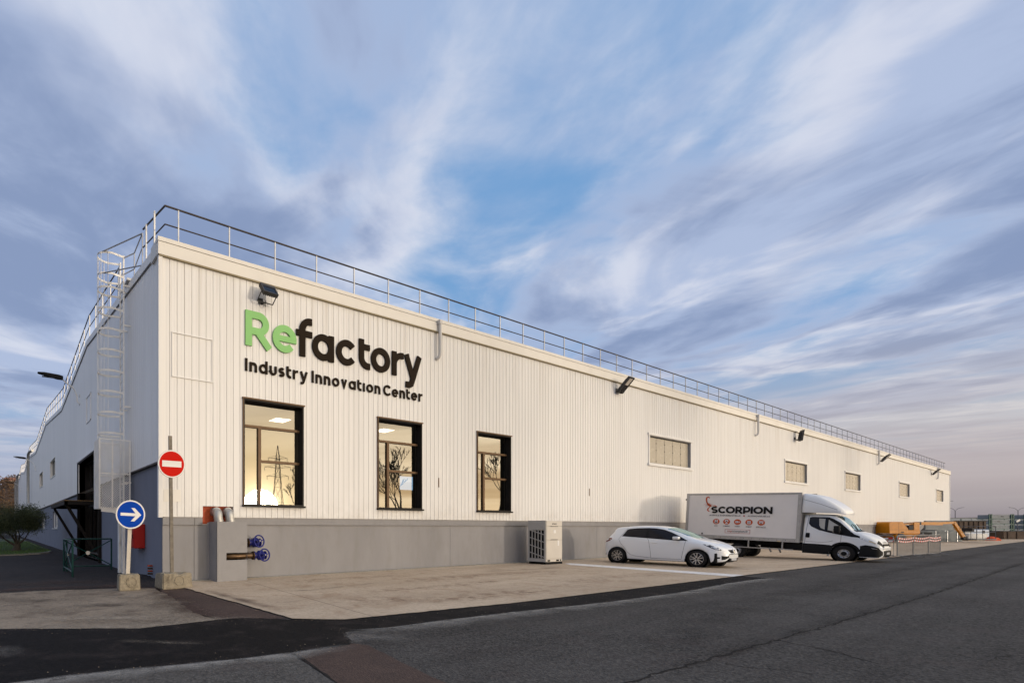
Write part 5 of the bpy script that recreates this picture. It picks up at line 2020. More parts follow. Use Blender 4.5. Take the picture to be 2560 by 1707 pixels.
def wheel(parent, s, y, r, wdt, side, style, z=None):
    """wheel with axle along y; outer face towards side"""
    o = empty('wheel', (s, y, r if z is None else z))
    o.parent = parent
    ro = r * (0.70 if style == 'alloy' else 0.58)
    prof_ = [(ro, -wdt / 2), (r * 0.93, -wdt / 2), (r * 0.985, -wdt * 0.40), (r, -wdt * 0.25), (r, wdt * 0.25), (r * 0.985, wdt * 0.40), (r * 0.93, wdt / 2), (ro, wdt / 2)]
    MB().lathe(prof_, (0, 0, 0), (0, side, 0), 40, True).build('tyre', M['black_rubber'], o, smooth=50)
    rim = MB().lathe([(ro, wdt * 0.46), (ro * 0.95, wdt * 0.47), (ro * 0.93, wdt * 0.2), (ro * 0.9, -wdt * 0.3), (0.0, -wdt * 0.3)], (0, 0, 0), (0, side, 0), 40).build('rim', M['rim_silver'] if style == 'alloy' else M['rim_dark'], o, smooth=40)
    if style == 'alloy':
        MB().lathe([(ro * 0.92, wdt * 0.15), (0.0, wdt * 0.15)], (0, 0, 0), (0, side, 0), 30).build('rim_shadow', M['rim_dark'], o)
        for k in range(5):
            a = 2 * math.pi * k / 5 + 0.5
            for da in (-0.20, 0.20):
                p0 = Vector((math.cos(a + da * 0.2) * ro * 0.10, side * wdt * 0.40, math.sin(a + da * 0.2) * ro * 0.10))
                p1 = Vector((math.cos(a + da * 1.35) * ro * 0.95, side * wdt * 0.44, math.sin(a + da * 1.35) * ro * 0.95))
                MB().bar(p0, p1, 0.030, 0.024, (0, 1, 0)).build('spoke', M['rim_silver'], o)
        MB().lathe([(ro * 0.17, wdt * 0.38), (ro * 0.15, wdt * 0.47), (0, wdt * 0.48)], (0, 0, 0), (0, side, 0), 16).build('hub', M['rim_dark'], o)
    else:
        MB().lathe([(ro * 0.96, wdt * 0.40), (ro * 0.72, wdt * 0.28), (ro * 0.66, wdt * 0.46), (ro * 0.50, wdt * 0.50), (ro * 0.46, wdt * 0.30), (0, wdt * 0.30)], (0, 0, 0), (0, side, 0), 28).build('rim_disc', M['galvanised'], o, smooth=35)
        MB().lathe([(ro * 0.44, wdt * 0.31), (ro * 0.40, wdt * 0.52), (0, wdt * 0.55)], (0, 0, 0), (0, side, 0), 20).build('hub', M['chassis_black'], o, smooth=35)
        for k in range(8):
            a = 2 * math.pi * k / 8
            MB().lathe([(ro * 0.075, wdt * 0.38), (ro * 0.075, wdt * 0.40), (0, wdt * 0.40)], (math.cos(a) * ro * 0.82, 0, math.sin(a) * ro * 0.82), (0, side, 0), 10).build('vent_hole', M['chassis_black'], o)
    return o


# ---- small white hatchback; local x forward, the right side (y < 0) faces the camera
car = empty('parked_car', (19.42, -1.65, 0.022), R(-90))
tag(car, 'small white hatchback parked nose out between the air-conditioning unit and the truck', 'car')
RA, FA, WR = 0.62, 3.42, 0.315
TOP = [(0.0, 0.70), (0.05, 0.86), (0.12, 0.98), (0.20, 1.08), (0.36, 1.30), (0.50, 1.475), (0.58, 1.497), (0.9, 1.53), (1.45, 1.56), (1.9, 1.545), (2.25, 1.495), (2.45, 1.43), (2.85, 1.255), (3.15, 1.115), (3.30, 1.055), (3.45, 1.02), (3.65, 0.965), (3.85, 0.89), (4.02, 0.80), (4.14, 0.70), (4.21, 0.58), (4.24, 0.50)]
WID = [(0.0, 0.55), (0.04, 0.66), (0.12, 0.76), (0.3, 0.835), (0.6, 0.868), (1.2, 0.865), (2.2, 0.868), (3.0, 0.868), (3.5, 0.86), (3.75, 0.825), (3.95, 0.75), (4.10, 0.64), (4.20, 0.50), (4.24, 0.40)]
BOT = [(0.0, 0.50), (0.05, 0.36), (0.15, 0.28), (0.4, 0.24), (1.2, 0.20), (2.8, 0.19), (3.8, 0.21), (4.05, 0.22), (4.18, 0.26), (4.24, 0.36)]
SHO = [(0.0, 0.68), (0.12, 0.93), (0.4, 1.02), (1.0, 1.035), (2.0, 1.0), (3.0, 0.955), (3.4, 0.915), (3.8, 0.82), (4.1, 0.68), (4.24, 0.47)]
ROOFW = [(0.0, 0.40), (0.2, 0.56), (0.5, 0.60), (1.2, 0.62), (2.2, 0.60), (2.6, 0.62), (3.1, 0.67), (3.4, 0.66), (3.8, 0.58), (4.1, 0.45), (4.24, 0.3)]


def car_section(s):
    zt, w_, zb = lerp_tab(TOP, s), lerp_tab(WID, s), lerp_tab(BOT, s)
    zs = min(lerp_tab(SHO, s), zt - 0.02)
    wr = min(lerp_tab(ROOFW, s), w_ * 0.95)
    for a in (RA, FA):
        q = 0.375 ** 2 - (s - a) ** 2
        if q > 0:
            zb = max(zb, 0.30 + math.sqrt(q))
    mid = zb + (zs - zb) * 0.45
    g = zt - zs
    pts = [(w_ * 0.955, zb), (w_ * 0.985, zb + (mid - zb) * 0.25), (w_ * 1.0, mid), (w_ * 0.985, zs - (zs - mid) * 0.30), (w_ * 0.955, zs)]
    if g > 0.25:
        pts += [(w_ * 0.955 + (wr - w_ * 0.955) * 0.50, zs + g * 0.48), (wr, zs + g * 0.86), (wr * 0.84, zs + g * 0.955), (wr * 0.45, zt - 0.006), (0, zt)]
    else:
        pts += [(w_ * 0.955 + (wr - w_ * 0.955) * 0.45, zs + g * 0.55), (wr, zs + g * 0.82), (wr * 0.75, zs + g * 0.93), (wr * 0.4, zt - 0.004), (0, zt)]
    return pts


st = sorted({round(x, 3) for x in [0, 0.015, 0.04, 0.08, 0.12, 0.16, 0.20] + [0.24 + 0.035 * i for i in range(23)] + [1.05 + 0.12 * i for i in range(16)] + [2.98 + 0.035 * i for i in range(26)] + [3.9, 3.95, 4.0, 4.05, 4.1, 4.14, 4.17, 4.2, 4.225, 4.24]})
body = Shell(st, car_section, 30)
mb = MB()
body.mesh(mb, cap=True)
bd = mb.build('body', M['car_white'], car, smooth=38)
md = bd.modifiers.new('weld', 'WELD')
md.merge_threshold = 0.0005
# underside and wheel wells
MB().bbox(0.25, 4.0, -0.76, 0.76, 0.17, 0.55, 0.03).build('underbody', M['chassis_black'], car)
for s in (RA, FA):
    for sd in (-1, 1):
        MB().lathe([(0.372, 0), (0.372, 0.22), (0, 0.22)], (s, sd * 0.845, 0.30), (0, -sd, 0), 28).build('wheel_well', M['chassis_black'], car, smooth=40)
        wheel(car, s, sd * 0.765, WR, 0.20, sd, 'alloy')
# glass
MB().v
WS = [(2.35, 2), (3.28, 2)]
def idx(s):
    return min(range(len(st)), key=lambda i: abs(st[i] - s))
wsm = MB()
body.mesh(wsm, idx(2.37), idx(3.27), 20, 29, off=0.004)
wsm.build('windscreen', M['screen_glass'], car, smooth=60)
wsm = MB()
body.mesh(wsm, idx(2.39), idx(3.25), 20, 29, off=0.0015)
wsm.build('windscreen_tint', M['seat_dark'], car, smooth=60)
rg = MB()
body.mesh(rg, idx(0.20), idx(0.46), 19, 29, off=0.004)
rg.build('rear_window', M['flood_glass'], car, smooth=60)
RWIN = [(0.80, 1.125), (0.86, 1.22), (0.95, 1.37), (1.02, 1.405), (1.3, 1.435), (1.70, 1.448), (1.70, 1.072)]
FWIN = [(1.76, 1.448), (2.00, 1.432), (2.24, 1.385), (2.50, 1.285), (2.80, 1.135), (3.10, 0.985), (2.6, 1.00), (2.0, 1.045), (1.76, 1.066)]
BAND = [(0.79, 1.115), (0.86, 1.235), (0.94, 1.385), (1.02, 1.42), (1.3, 1.45), (1.75, 1.462), (2.02, 1.445), (2.27, 1.397), (2.53, 1.295), (2.83, 1.145), (3.14, 0.972), (2.6, 0.988), (2.0, 1.032), (1.4, 1.075)]
for sd in (-1, 1):
    b = body.decal(BAND, 0.0035, sd).build('window_surround', M['black_plastic'], car, smooth=60)
    body.decal(RWIN, 0.0055, sd).build('side_window', M['flood_glass'], car, smooth=60)
    body.decal(FWIN, 0.0055, sd).build('side_window', M['flood_glass'], car, smooth=60)
    for pts in ([(0.97, 1.455), (0.93, 1.42), (0.70, 1.03), (0.69, 0.99), (0.76, 0.85), (1.02, 0.48), (1.14, 0.37), (1.32, 0.325), (1.89, 0.275)],
                [(1.73, 1.07), (1.80, 0.98), (1.84, 0.8), (1.885, 0.5), (1.89, 0.275)],
                [(3.07, 0.985), (3.04, 0.85), (2.99, 0.58), (2.93, 0.27), (1.89, 0.262)]):
        body.line(pts, 0.009, 0.003, sd).build('door_seam', M['seam_dark'], bd)
    for pts in ([(0.50, 0.955), (1.2, 0.90), (1.84, 0.865)],):
        pass
    h = MB()
    y = sd * (body.y_at(2.03, 0.87) + 0.012)
    h.bbox(1.92, 2.14, y - 0.014, y + 0.014, 0.862, 0.895, 0.010)
    h.build('door_handle', M['car_white'], car)
    # mirror
    m_ = MB()
    yy = sd * 0.93
    m_.bbox(2.70, 2.90, yy - 0.10, yy + 0.10, 1.02, 1.135, 0.035, 3)
    mr = m_.build('mirror', M['car_white'], car, smooth=50)
    MB().bar((2.86, sd * 0.80, 1.0), (2.84, sd * 0.88, 1.04), 0.06, 0.05).build('mirror_stalk', M['black_plastic'], mr)
    # head and tail lamps
    hl = body.decal([(3.60, 0.865), (3.80, 0.84), (3.98, 0.765), (4.10, 0.66), (4.07, 0.635), (3.96, 0.665), (3.82, 0.735)], 0.004, sd, 0.04).build('headlight', M['flood_glass'], car, smooth=60)
    body.decal([(3.84, 0.785), (3.98, 0.735), (4.075, 0.66), (4.05, 0.648), (3.96, 0.68), (3.88, 0.735)], 0.007, sd, 0.03).build('reflector', M['lamp_chrome'], hl, smooth=60)
    tl = body.decal([(0.06, 0.88), (0.10, 0.98), (0.22, 1.045), (0.38, 1.04), (0.42, 1.0), (0.34, 0.93), (0.2, 0.88), (0.1, 0.85)], 0.006, sd, 0.04).build('tail_light', M['tail_red'], car, smooth=60)
    body.decal([(0.26, 0.975), (0.39, 0.985), (0.36, 0.955), (0.27, 0.95)], 0.009, sd, 0.04).build('reflector', M['lamp_chrome'], tl, smooth=60)
    body.decal([(3.93, 0.33), (3.945, 0.40), (3.985, 0.47), (4.005, 0.455), (3.995, 0.405), (4.075, 0.395), (4.06, 0.345)], 0.004, sd, 0.03).build('fog_recess', M['black_plastic'], car, smooth=60)
    body.decal([(0.05, 0.33), (0.12, 0.33), (0.12, 0.38), (0.05, 0.38)], 0.004, sd, 0.03).build('reflector', M['tail_red'], car)
# nose: grille, badge, lower intake, plate
g = MB()
body.mesh(g, idx(4.17), idx(4.225), 19, 29, off=0.004)
g.build('grille', M['black_plastic'], car, smooth=60)
g = MB()
body.mesh(g, idx(4.10), idx(4.235), 2, 6, off=0.005)
g.build('lower_intake', M['black_plastic'], car, smooth=60)
MB().bbox(4.10, 4.243, -0.34, 0.34, 0.235, 0.335, 0.02).build('lower_intake', M['black_plastic'], car)
MB().box(4.244, 4.252, -0.22, 0.22, 0.27, 0.36).build('number_plate', M['plate_white'], car)
MB().prism([(0, 0.10), (0.055, 0.0), (0, -0.10), (-0.055, 0.0)], lambda u, w, d: (4.215 + d - w * 0.35, u, 0.60 + w), 0.02, 0.04).build('badge', M['lamp_chrome'], car)
MB().tube((0.70, 0, 1.505), (0.66, 0, 1.545), 0.012, 6, 0.006).build('aerial', M['black_plastic'], car)
MB().bar((0.20, -0.02, 1.09), (0.24, -0.3, 1.13), 0.02).build('rear_wiper', M['black_plastic'], car)

# ---- box truck, nose down a little; s forward from the front axle
PITCH_T = R(2.5)
trk = empty('box_truck', (29.15, -6.86, 0.345))
trk.rotation_euler = (0, PITCH_T, R(-90))
tag(trk, 'white box truck with scorpion logo and printed side parked nose out', 'truck')
tk = trk
Z0 = -0.345                                     # heights below are above ground at the front axle


def T(mb, name, mat, smooth=None, parent=None, recalc=True):
    o = mb.build(name, mat, parent or tk, smooth, recalc)
    if parent is None:
        o.location.z = Z0
    return o


HW = 1.05                                       # half width of the box
S0, S1, BZ0, BZ1 = -5.92, -1.43, 0.775, 3.05
cb = T(MB().box(S0 + 0.02, S1 - 0.02, -HW + 0.012, HW - 0.012, BZ0 + 0.02, BZ1 - 0.02), 'cargo_box', M['box_panel'])
for (a, b, c, d, nm) in ((S0, S1, BZ0 - 0.04, BZ0 + 0.13, 'lower_rail'), (S0, S1, BZ1 - 0.085, BZ1 + 0.01, 'upper_rail'), (S0 - 0.012, S0 + 0.10, BZ0 - 0.042, BZ1 + 0.012, 'corner_post'), (S1 - 0.12, S1 + 0.012, BZ0 - 0.042, BZ1 + 0.012, 'corner_post')):
    for sd in (-1, 1):
        e = 0.004 if nm == 'corner_post' else 0.0
        y0_, y1_ = sorted((sd * (HW - 0.03), sd * (HW + 0.006 + e)))
        q = MB().box(a, b, y0_, y1_, c, d).build(nm, M['alu_trim'], cb)
rv = MB()
for k in range(14):
    s = S0 + 0.3 + k * 0.31
    rv.box(s - 0.012, s + 0.012, -HW - 0.012, -HW - 0.006, BZ0 + 0.03, BZ0 + 0.055)
rv.build('rivets', M['rim_dark'], cb)
q = MB().box(S0 - 0.06, S0 - 0.012, -HW - 0.01, -HW + 0.02, 2.70, 2.78)
q.build('door_hinge', M['rim_dark'], cb)
MB().bbox(-5.20, -5.14, -HW - 0.03, -HW - 0.006, 0.93, 1.01, 0.008).build('side_marker', M['rim_dark'], cb)
MB().box(-2.2, -2.08, -HW - 0.018, -HW - 0.007, BZ0 - 0.035, BZ0 + 0.0).build('side_marker', M['indicator_amber'], cb)
T(MB().box(S0 + 0.1, S1 - 0.05, -0.45, 0.45, 0.50, BZ0 - 0.045), 'frame_rail', M['chassis_black'])
for s in (-4.6, -3.9, -2.9, -2.1):
    T(MB().box(s - 0.04, s + 0.04, -HW + 0.02, HW - 0.02, 0.66, BZ0 - 0.042), 'cross_member', M['chassis_black'])
T(MB().bbox(-3.2, -2.1, 0.30, 0.80, 0.36, 0.70, 0.03), 'fuel_tank', M['chassis_black'])
T(MB().bbox(-2.0, -1.3, -0.80, -0.35, 0.36, 0.70, 0.03), 'battery_box', M['chassis_black'])
for sd in (-1, 1):
    ug = MB()
    ug.box(-3.78, -1.62, sd * HW - 0.03, sd * HW + 0.0, 0.36, 0.405)
    g_ = T(ug, 'side_guard', M['alu_trim'])
    for s in (-3.25, -2.0):
        MB().box(s - 0.025, s + 0.025, sd * HW - 0.028, sd * HW - 0.002, 0.405, BZ0 - 0.041).build('guard_post', M['alu_trim'], g_)
for s, a in ((-2.60, 0.0), (-2.25, 0.0)):
    T(MB().bar((s, -0.6, 0.40), (s + 0.12, -0.75, 0.22), 0.05, 0.05), 'stay', M['alu_trim'])
# wheels stay on the ground
for sd in (-1, 1):
    wheel(trk, 0.0, sd * 0.88, 0.352, 0.205, sd, 'steel', 0.007)
    wheel(trk, -3.72, sd * 0.92, 0.352, 0.205, sd, 'steel', -0.155)
    wheel(trk, -3.72, sd * 0.68, 0.352, 0.205, sd, 'steel', -0.155)
    mg = MB()
    pts = [(-3.72 + 0.45 * math.cos(R(a)), 0.36 + 0.12 + 0.40 * math.sin(R(a))) for a in range(10, 171, 16)]
    mg.ribbon(pts, 0.012, lambda u, w, d: (u, d, w), *sorted((sd * 0.60, sd * 1.03)))
    T(mg, 'mudguard', M['chassis_black'])

# cab shell
CT = [(-1.34, 2.06), (-1.0, 2.085), (-0.55, 2.065), (-0.36, 2.00), (-0.20, 1.88), (0.0, 1.64), (0.20, 1.40), (0.30, 1.335), (0.50, 1.275), (0.72, 1.17), (0.90, 1.04), (1.0, 0.90), (1.05, 0.78), (1.09, 0.66), (1.11, 0.52)]
CW = [(-1.34, 0.965), (-1.0, 0.975), (0.0, 0.985), (0.45, 0.975), (0.75, 0.93), (0.92, 0.86), (1.02, 0.76), (1.09, 0.60), (1.11, 0.52)]
CB = [(-1.34, 0.28), (-0.5, 0.27), (0.5, 0.24), (0.85, 0.23), (1.0, 0.24), (1.08, 0.30), (1.11, 0.40)]
CS = [(-1.34, 1.26), (-0.6, 1.24), (0.1, 1.18), (0.3, 1.16), (0.5, 1.12), (0.75, 1.00), (0.95, 0.86), (1.05, 0.72), (1.11, 0.48)]
CRW = [(-1.34, 0.80), (-0.5, 0.79), (-0.2, 0.80), (0.1, 0.84), (0.3, 0.84), (0.6, 0.76), (0.9, 0.62), (1.11, 0.36)]


def cab_section(s):
    zt, w_, zb = lerp_tab(CT, s), lerp_tab(CW, s), lerp_tab(CB, s)
    zs = min(lerp_tab(CS, s), zt - 0.025)
    wr = min(lerp_tab(CRW, s), w_ * 0.95)
    q = 0.43 ** 2 - s ** 2
    if q > 0:
        zb = max(zb, 0.36 + math.sqrt(q))
    mid = zb + (zs - zb) * 0.5
    g = zt - zs
    pts = [(w_ * 0.98, zb), (w_, zb + (mid - zb) * 0.3), (w_ * 1.0, mid), (w_ * 0.99, zs - (zs - mid) * 0.3), (w_ * 0.97, zs)]
    if g > 0.3:
        pts += [(w_ * 0.97 + (wr - w_ * 0.97) * 0.45, zs + g * 0.48), (wr, zs + g * 0.90), (wr * 0.88, zs + g * 0.97), (wr * 0.45, zt - 0.004), (0, zt)]
    else:
        pts += [(w_ * 0.97 + (wr - w_ * 0.97) * 0.45, zs + g * 0.6), (wr, zs + g * 0.85), (wr * 0.75, zs + g * 0.94), (wr * 0.4, zt - 0.003), (0, zt)]
    return pts


cst = sorted({round(x, 3) for x in [-1.34 + 0.1 * i for i in range(9)] + [-0.46 + 0.0384 * i for i in range(25)] + [0.5, 0.55, 0.6, 0.66, 0.72, 0.78, 0.84, 0.9, 0.94, 0.98, 1.01, 1.04, 1.06, 1.08, 1.095, 1.11]})
cabs = Shell(cst, cab_section, 30)
mb = MB()
cabs.mesh(mb, cap=True)
cab = T(mb, 'cab', M['truck_white'], 38)
md = cab.modifiers.new('weld', 'WELD')
md.merge_threshold = 0.0005


def cidx(s):
    return min(range(len(cst)), key=lambda i: abs(cst[i] - s))


T(MB().bbox(-1.3, 0.95, -0.85, 0.85, 0.30, 0.66, 0.03), 'cab_floor', M['chassis_black'])
for sd in (-1, 1):
    T(MB().lathe([(0.427, 0), (0.427, 0.3), (0, 0.3)], (0.0, sd * 0.955, 0.36), (0, -sd, 0), 28), 'wheel_well', M['chassis_black'], 40)
    cabs.decal([(-1.33, 0.285), (-0.44, 0.28), (-0.42, 0.47), (-0.33, 0.66), (-0.45, 0.705), (-0.8, 0.72), (-1.33, 0.725)], 0.006, sd).build('sill_cladding', M['black_plastic'], cab)
    arch_ = [(0.43 * math.cos(R(a)), 0.36 + 0.43 * math.sin(R(a))) for a in range(155, 4, -12)]
    arco = [(0.52 * math.cos(R(a)), 0.36 + 0.50 * math.sin(R(a))) for a in range(10, 156, 12)]
    cabs.decal(arch_ + arco, 0.010, sd).build('arch_trim', M['black_plastic'], cab)
    cabs.decal([(0.435, 0.26), (0.44, 0.40), (0.52, 0.52), (0.47, 0.72), (0.62, 0.775), (0.80, 0.75), (0.98, 0.68), (1.03, 0.58), (1.085, 0.50), (1.085, 0.36), (1.0, 0.26)], 0.009, sd, 0.04).build('bumper_side', M['black_plastic'], cab)
    cabs.decal([(0.78, 0.665), (0.95, 0.64), (0.96, 0.60), (0.82, 0.62)], 0.016, sd, 0.04).build('fog_light', M['lamp_chrome'], cab)
    band = [(-1.18, 1.64), (-1.17, 1.91), (-1.10, 1.94), (-0.55, 1.94), (-0.40, 1.87), (-0.18, 1.71), (0.06, 1.44), (0.20, 1.295), (0.28, 1.22), (0.44, 1.145), (0.46, 1.07), (0.2, 1.10), (-0.12, 1.165), (-0.5, 1.25), (-0.82, 1.345), (-1.10, 1.51)]
    cabs.decal(band, 0.005, sd).build('window_surround', M['black_plastic'], cab)
    w1 = [(-1.15, 1.64), (-1.14, 1.89), (-1.08, 1.915), (-0.60, 1.915), (-0.58, 1.32), (-0.80, 1.385), (-1.06, 1.53)]
    cabs.decal(w1, 0.008, sd).build('side_window', M['flood_glass'], cab)
    w2 = [(-0.86, 1.87), (-0.66, 1.86), (-0.65, 1.38), (-0.78, 1.45), (-0.83, 1.56)]
    cabs.decal(w2, 0.0095, sd).build('light_through_window', M['hvac_grey'], cab)
    w3 = [(-0.55, 1.83), (-0.17, 1.53), (-0.13, 1.30), (-0.30, 1.30), (-0.55, 1.36)]
    cabs.decal(w3, 0.0095, sd).build('quarter_window', M['hvac_grey'], cab)
    for pts in ([(-1.20, 2.02), (-1.235, 1.4), (-1.27, 0.72)], [(-0.11, 1.165), (-0.11, 0.95), (-0.13, 0.80)], [(-1.26, 0.82), (-0.72, 0.80), (-0.50, 0.84), (-0.35, 0.90)]):
        cabs.line(pts, 0.010, 0.004, sd).build('door_seam', M['seam_dark'], cab)
    cabs.decal([(-1.245, 1.01), (-1.245, 1.19), (-1.22, 1.21), (-1.13, 1.21), (-1.11, 1.19), (-1.11, 1.01), (-1.13, 0.99), (-1.22, 0.99)], 0.012, sd).build('door_handle', M['black_plastic'], cab)
    hl = cabs.decal([(0.42, 1.075), (0.62, 1.035), (0.80, 0.95), (0.92, 0.86), (0.91, 0.83), (0.82, 0.87), (0.62, 0.95), (0.46, 1.03)], 0.008, sd, 0.04).build('headlight', M['lamp_chrome'], cab)
    cabs.decal([(0.72, 0.975), (0.80, 0.935), (0.90, 0.86), (0.89, 0.845), (0.82, 0.885), (0.72, 0.93)], 0.011, sd, 0.04).build('indicator', M['indicator_amber'], cab)
    for s_, z_ in ((0.48, 1.06), (0.56, 1.02)):
        cabs.decal([(s_ - 0.02, z_ - 0.015), (s_ + 0.03, z_ - 0.02), (s_ + 0.02, z_ + 0.02), (s_ - 0.02, z_ + 0.02)], 0.012, sd, 0.04).build('bulb', M['sign_white'], cab)
    mr = MB()
    y = sd * 1.17
    mr.bbox(-0.30, -0.12, y - 0.11, y + 0.11, 1.24, 1.57, 0.03, 2)
    mro = T(mr, 'mirror', M['black_plastic'], 50)
    MB().bbox(-0.315, -0.295, y - 0.09, y + 0.09, 1.27, 1.42, 0.006).build('mirror_glass', M['lamp_chrome'], mro)
    MB().bar((-0.15, sd * 0.93, 1.33), (-0.2, y, 1.35), 0.09, 0.06).build('mirror_arm', M['black_plastic'], mro)
ws = MB()
cabs.mesh(ws, cidx(-0.36), cidx(0.22), 20, 29, off=0.006)
ws.build('windscreen', M['screen_glass'], cab, 60)
ws = MB()
cabs.mesh(ws, cidx(-0.33), cidx(0.20), 20, 29, off=0.003)
ws.build('windscreen_tint', M['seat_dark'], cab, 60)
ck = MB()
cabs.mesh(ck, cidx(0.20), cidx(0.31), 16, 29, off=0.006)
ck.build('scuttle', M['black_plastic'], cab, 60)
for y in (-0.45, 0.15):
    MB().bar((0.28, y, 1.375), (0.02, y + 0.42, 1.66), 0.015, 0.02).build('wiper', M['black_plastic'], cab)
gm = MB()
cabs.mesh(gm, cidx(0.93), cidx(1.08), 12, 17, off=0.008)
gm.build('grille', M['black_plastic'], cab, 60)
MB().bbox(0.95, 1.118, -0.60, 0.60, 0.28, 0.58, 0.07, 3).build('bumper', M['black_plastic'], cab)
MB().bbox(0.94, 1.105, -0.62, 0.62, 0.585, 0.70, 0.04, 3).build('bumper_bar', M['truck_white'], cab)
MB().bbox(0.95, 1.065, -0.46, 0.46, 0.71, 0.83, 0.03, 2).build('grille', M['black_plastic'], cab)
MB().box(1.119, 1.126, -0.24, 0.24, 0.38, 0.48).build('number_plate', M['plate_white'], cab)
bt = text_mesh('IVECO', 0.12, M['print_grey'], 'badge', cab, lambda u, w, d: (1.03 + 0.10 - w * 0.9 - 0.05, u, 0.865 + w * 0.75 + 0.0), 0.004, 0.5)

# wind deflector above the cab
fa = MB()
FS = [(-1.40, 3.02), (-1.0, 2.95), (-0.60, 2.72), (-0.30, 2.47), (-0.14, 2.30), (-0.07, 2.17)]
def fair(s):
    zt = lerp_tab(FS, s)
    zb = lerp_tab([(-1.40, 2.14), (-0.45, 2.13), (-0.07, 2.06)], s)
    w_ = lerp_tab([(-1.40, 1.04), (-0.9, 1.01), (-0.5, 0.93), (-0.2, 0.80), (-0.07, 0.66)], s)
    h = zt - zb
    return [(w_ * 0.985, zb), (w_, zb + 0.25 * h), (w_ * 0.985, zb + 0.55 * h), (w_ * 0.93, zb + 0.85 * h), (w_ * 0.80, zb + 0.97 * h), (w_ * 0.4, zt - 0.002), (0, zt)]
fst = [-1.40, -1.3, -1.15, -1.0, -0.85, -0.7, -0.55, -0.42, -0.3, -0.2, -0.12, -0.07]
fs_ = Shell(fst, fair, 18)
fs_.mesh(fa, cap=True)
fo = T(fa, 'wind_deflector', M['truck_white'], 35)
fo.modifiers.new('weld', 'WELD').merge_threshold = 0.0005
fs_.line([(-1.38, 2.74), (-0.8, 2.52), (-0.2, 2.22)], 0.012, 0.003, -1).build('crease_line', M['seam_dark'], fo)
mb = MB()
fs_.mesh(mb, 8, 11, 0, 3, off=0.008)
mb.build('lip', M['truck_white'], fo)

# ---- print on the side of the box (s runs along the side, towards the nose)
PF = lambda u, w, d: (u, -HW - d, w)
pr = empty('side_print')
pr.parent = tk
pr.location.z = Z0
def PW(text, s0, s1, base, cap_, sw, mat, d=0.0):
    word(text, s0, s1, base, cap_ * 0.75, sw, cap_, PF, 0.0155 - 0.0035, 0.0155 + d, mat, pr)
PW('SCORPION', -4.83, -2.42, 2.04, 0.345, 0.083, M['print_black'])
text_mesh('AGENCE ÉVÉNEMENTIELLE', 0.10, M['print_grey'], 'print', pr, lambda u, w, d: (-4.26 + u, -HW + 0.0125 - 0.016, 1.895 + w), 0.001, 1.28)
text_mesh('&', 0.11, M['print_red'], 'print', pr, lambda u, w, d: (-3.48 + u, -HW + 0.0125 - 0.016, 1.89 + w), 0.003)
text_mesh('AUDIOVISUELLE', 0.10, M['print_grey'], 'print', pr, lambda u, w, d: (-2.92 + u, -HW + 0.0125 - 0.016, 1.89 + w), 0.001, 0.84)
IC = [(-4.60, 'SON', 0.13), (-4.17, 'LUMIÈRE', 0.27), (-3.73, 'VIDÉO', 0.20), (-3.28, 'EVENT', 0.22), (-2.82, 'SPECTACLE', 0.36)]
for i, (s, txt, wd) in enumerate(IC):
    ic = MB().lathe([(0.142, 0.0), (0.142, 0.004), (0, 0.004)], (s, -HW + 0.012, 1.615), (0, -1, 0), 32).build('icon', M['print_orange'], pr, 40)
    f = lambda u, w, d, s=s: (s + u, -HW + 0.0075 - d, 1.615 + w)
    sh = MB()
    if i == 0:
        sh.prism([(-0.06, -0.09), (0.06, -0.09), (0.06, 0.09), (-0.06, 0.09)], f, 0.0, 0.003)
    elif i == 1:
        sh.prism(arc(0, 0.03, 0.075, 200, -20, 12), f, 0.0, 0.003)
        sh.prism([(-0.06, -0.10), (0.06, -0.10), (0.02, -0.02), (-0.02, -0.02)], f, 0.0, 0.003)
    elif i == 2:
        sh.prism([(-0.08, -0.045), (0.03, -0.045), (0.03, 0.045), (-0.08, 0.045)], f, 0.0, 0.003)
        sh.prism([(0.04, -0.012), (0.085, -0.04), (0.085, 0.04), (0.04, 0.012)], f, 0.0, 0.003)
    elif i == 3:
        sh.prism([(-0.065, -0.085), (0.065, -0.085), (0.065, 0.07), (-0.065, 0.07)], f, 0.0, 0.003)
    else:
        sh.prism([(-0.09, -0.05), (0.09, -0.05), (0.045, 0.02), (-0.045, 0.02)], f, 0.0, 0.003)
        sh.prism([(-0.09, 0.03), (0.09, 0.03), (0.09, 0.07), (-0.09, 0.07)], f, 0.0, 0.003)
    sh.build('pictogram', M['print_pale'], pr)
    dt = MB()
    if i == 0:
        for zz, rr in ((-0.035, 0.042), (0.05, 0.026)):
            dt.prism(arc(0, zz, rr, 0, 360, 16)[:-1], f, 0.0035, 0.005)
    elif i == 2:
        dt.prism([(-0.045, -0.02), (-0.005, 0.0), (-0.045, 0.02)], f, 0.0035, 0.005)
    elif i == 3:
        for zz in (0.02, -0.01, -0.04):
            dt.prism([(-0.04, zz - 0.006), (0.04, zz - 0.006), (0.04, zz + 0.006), (-0.04, zz + 0.006)], f, 0.0035, 0.005)
    else:
        dt.prism(arc(0, 0.03 if i == 1 else -0.02, 0.03, 0, 360, 14)[:-1], f, 0.0035, 0.005)
    dt.build('pictogram_detail', M['print_grey'], pr)
    text_mesh(txt, 0.085, M['print_grey'], 'print', pr, lambda u, w, d, s=s: (s + u, -HW + 0.0125 - 0.016, 1.365 + w), 0.0015, wd)
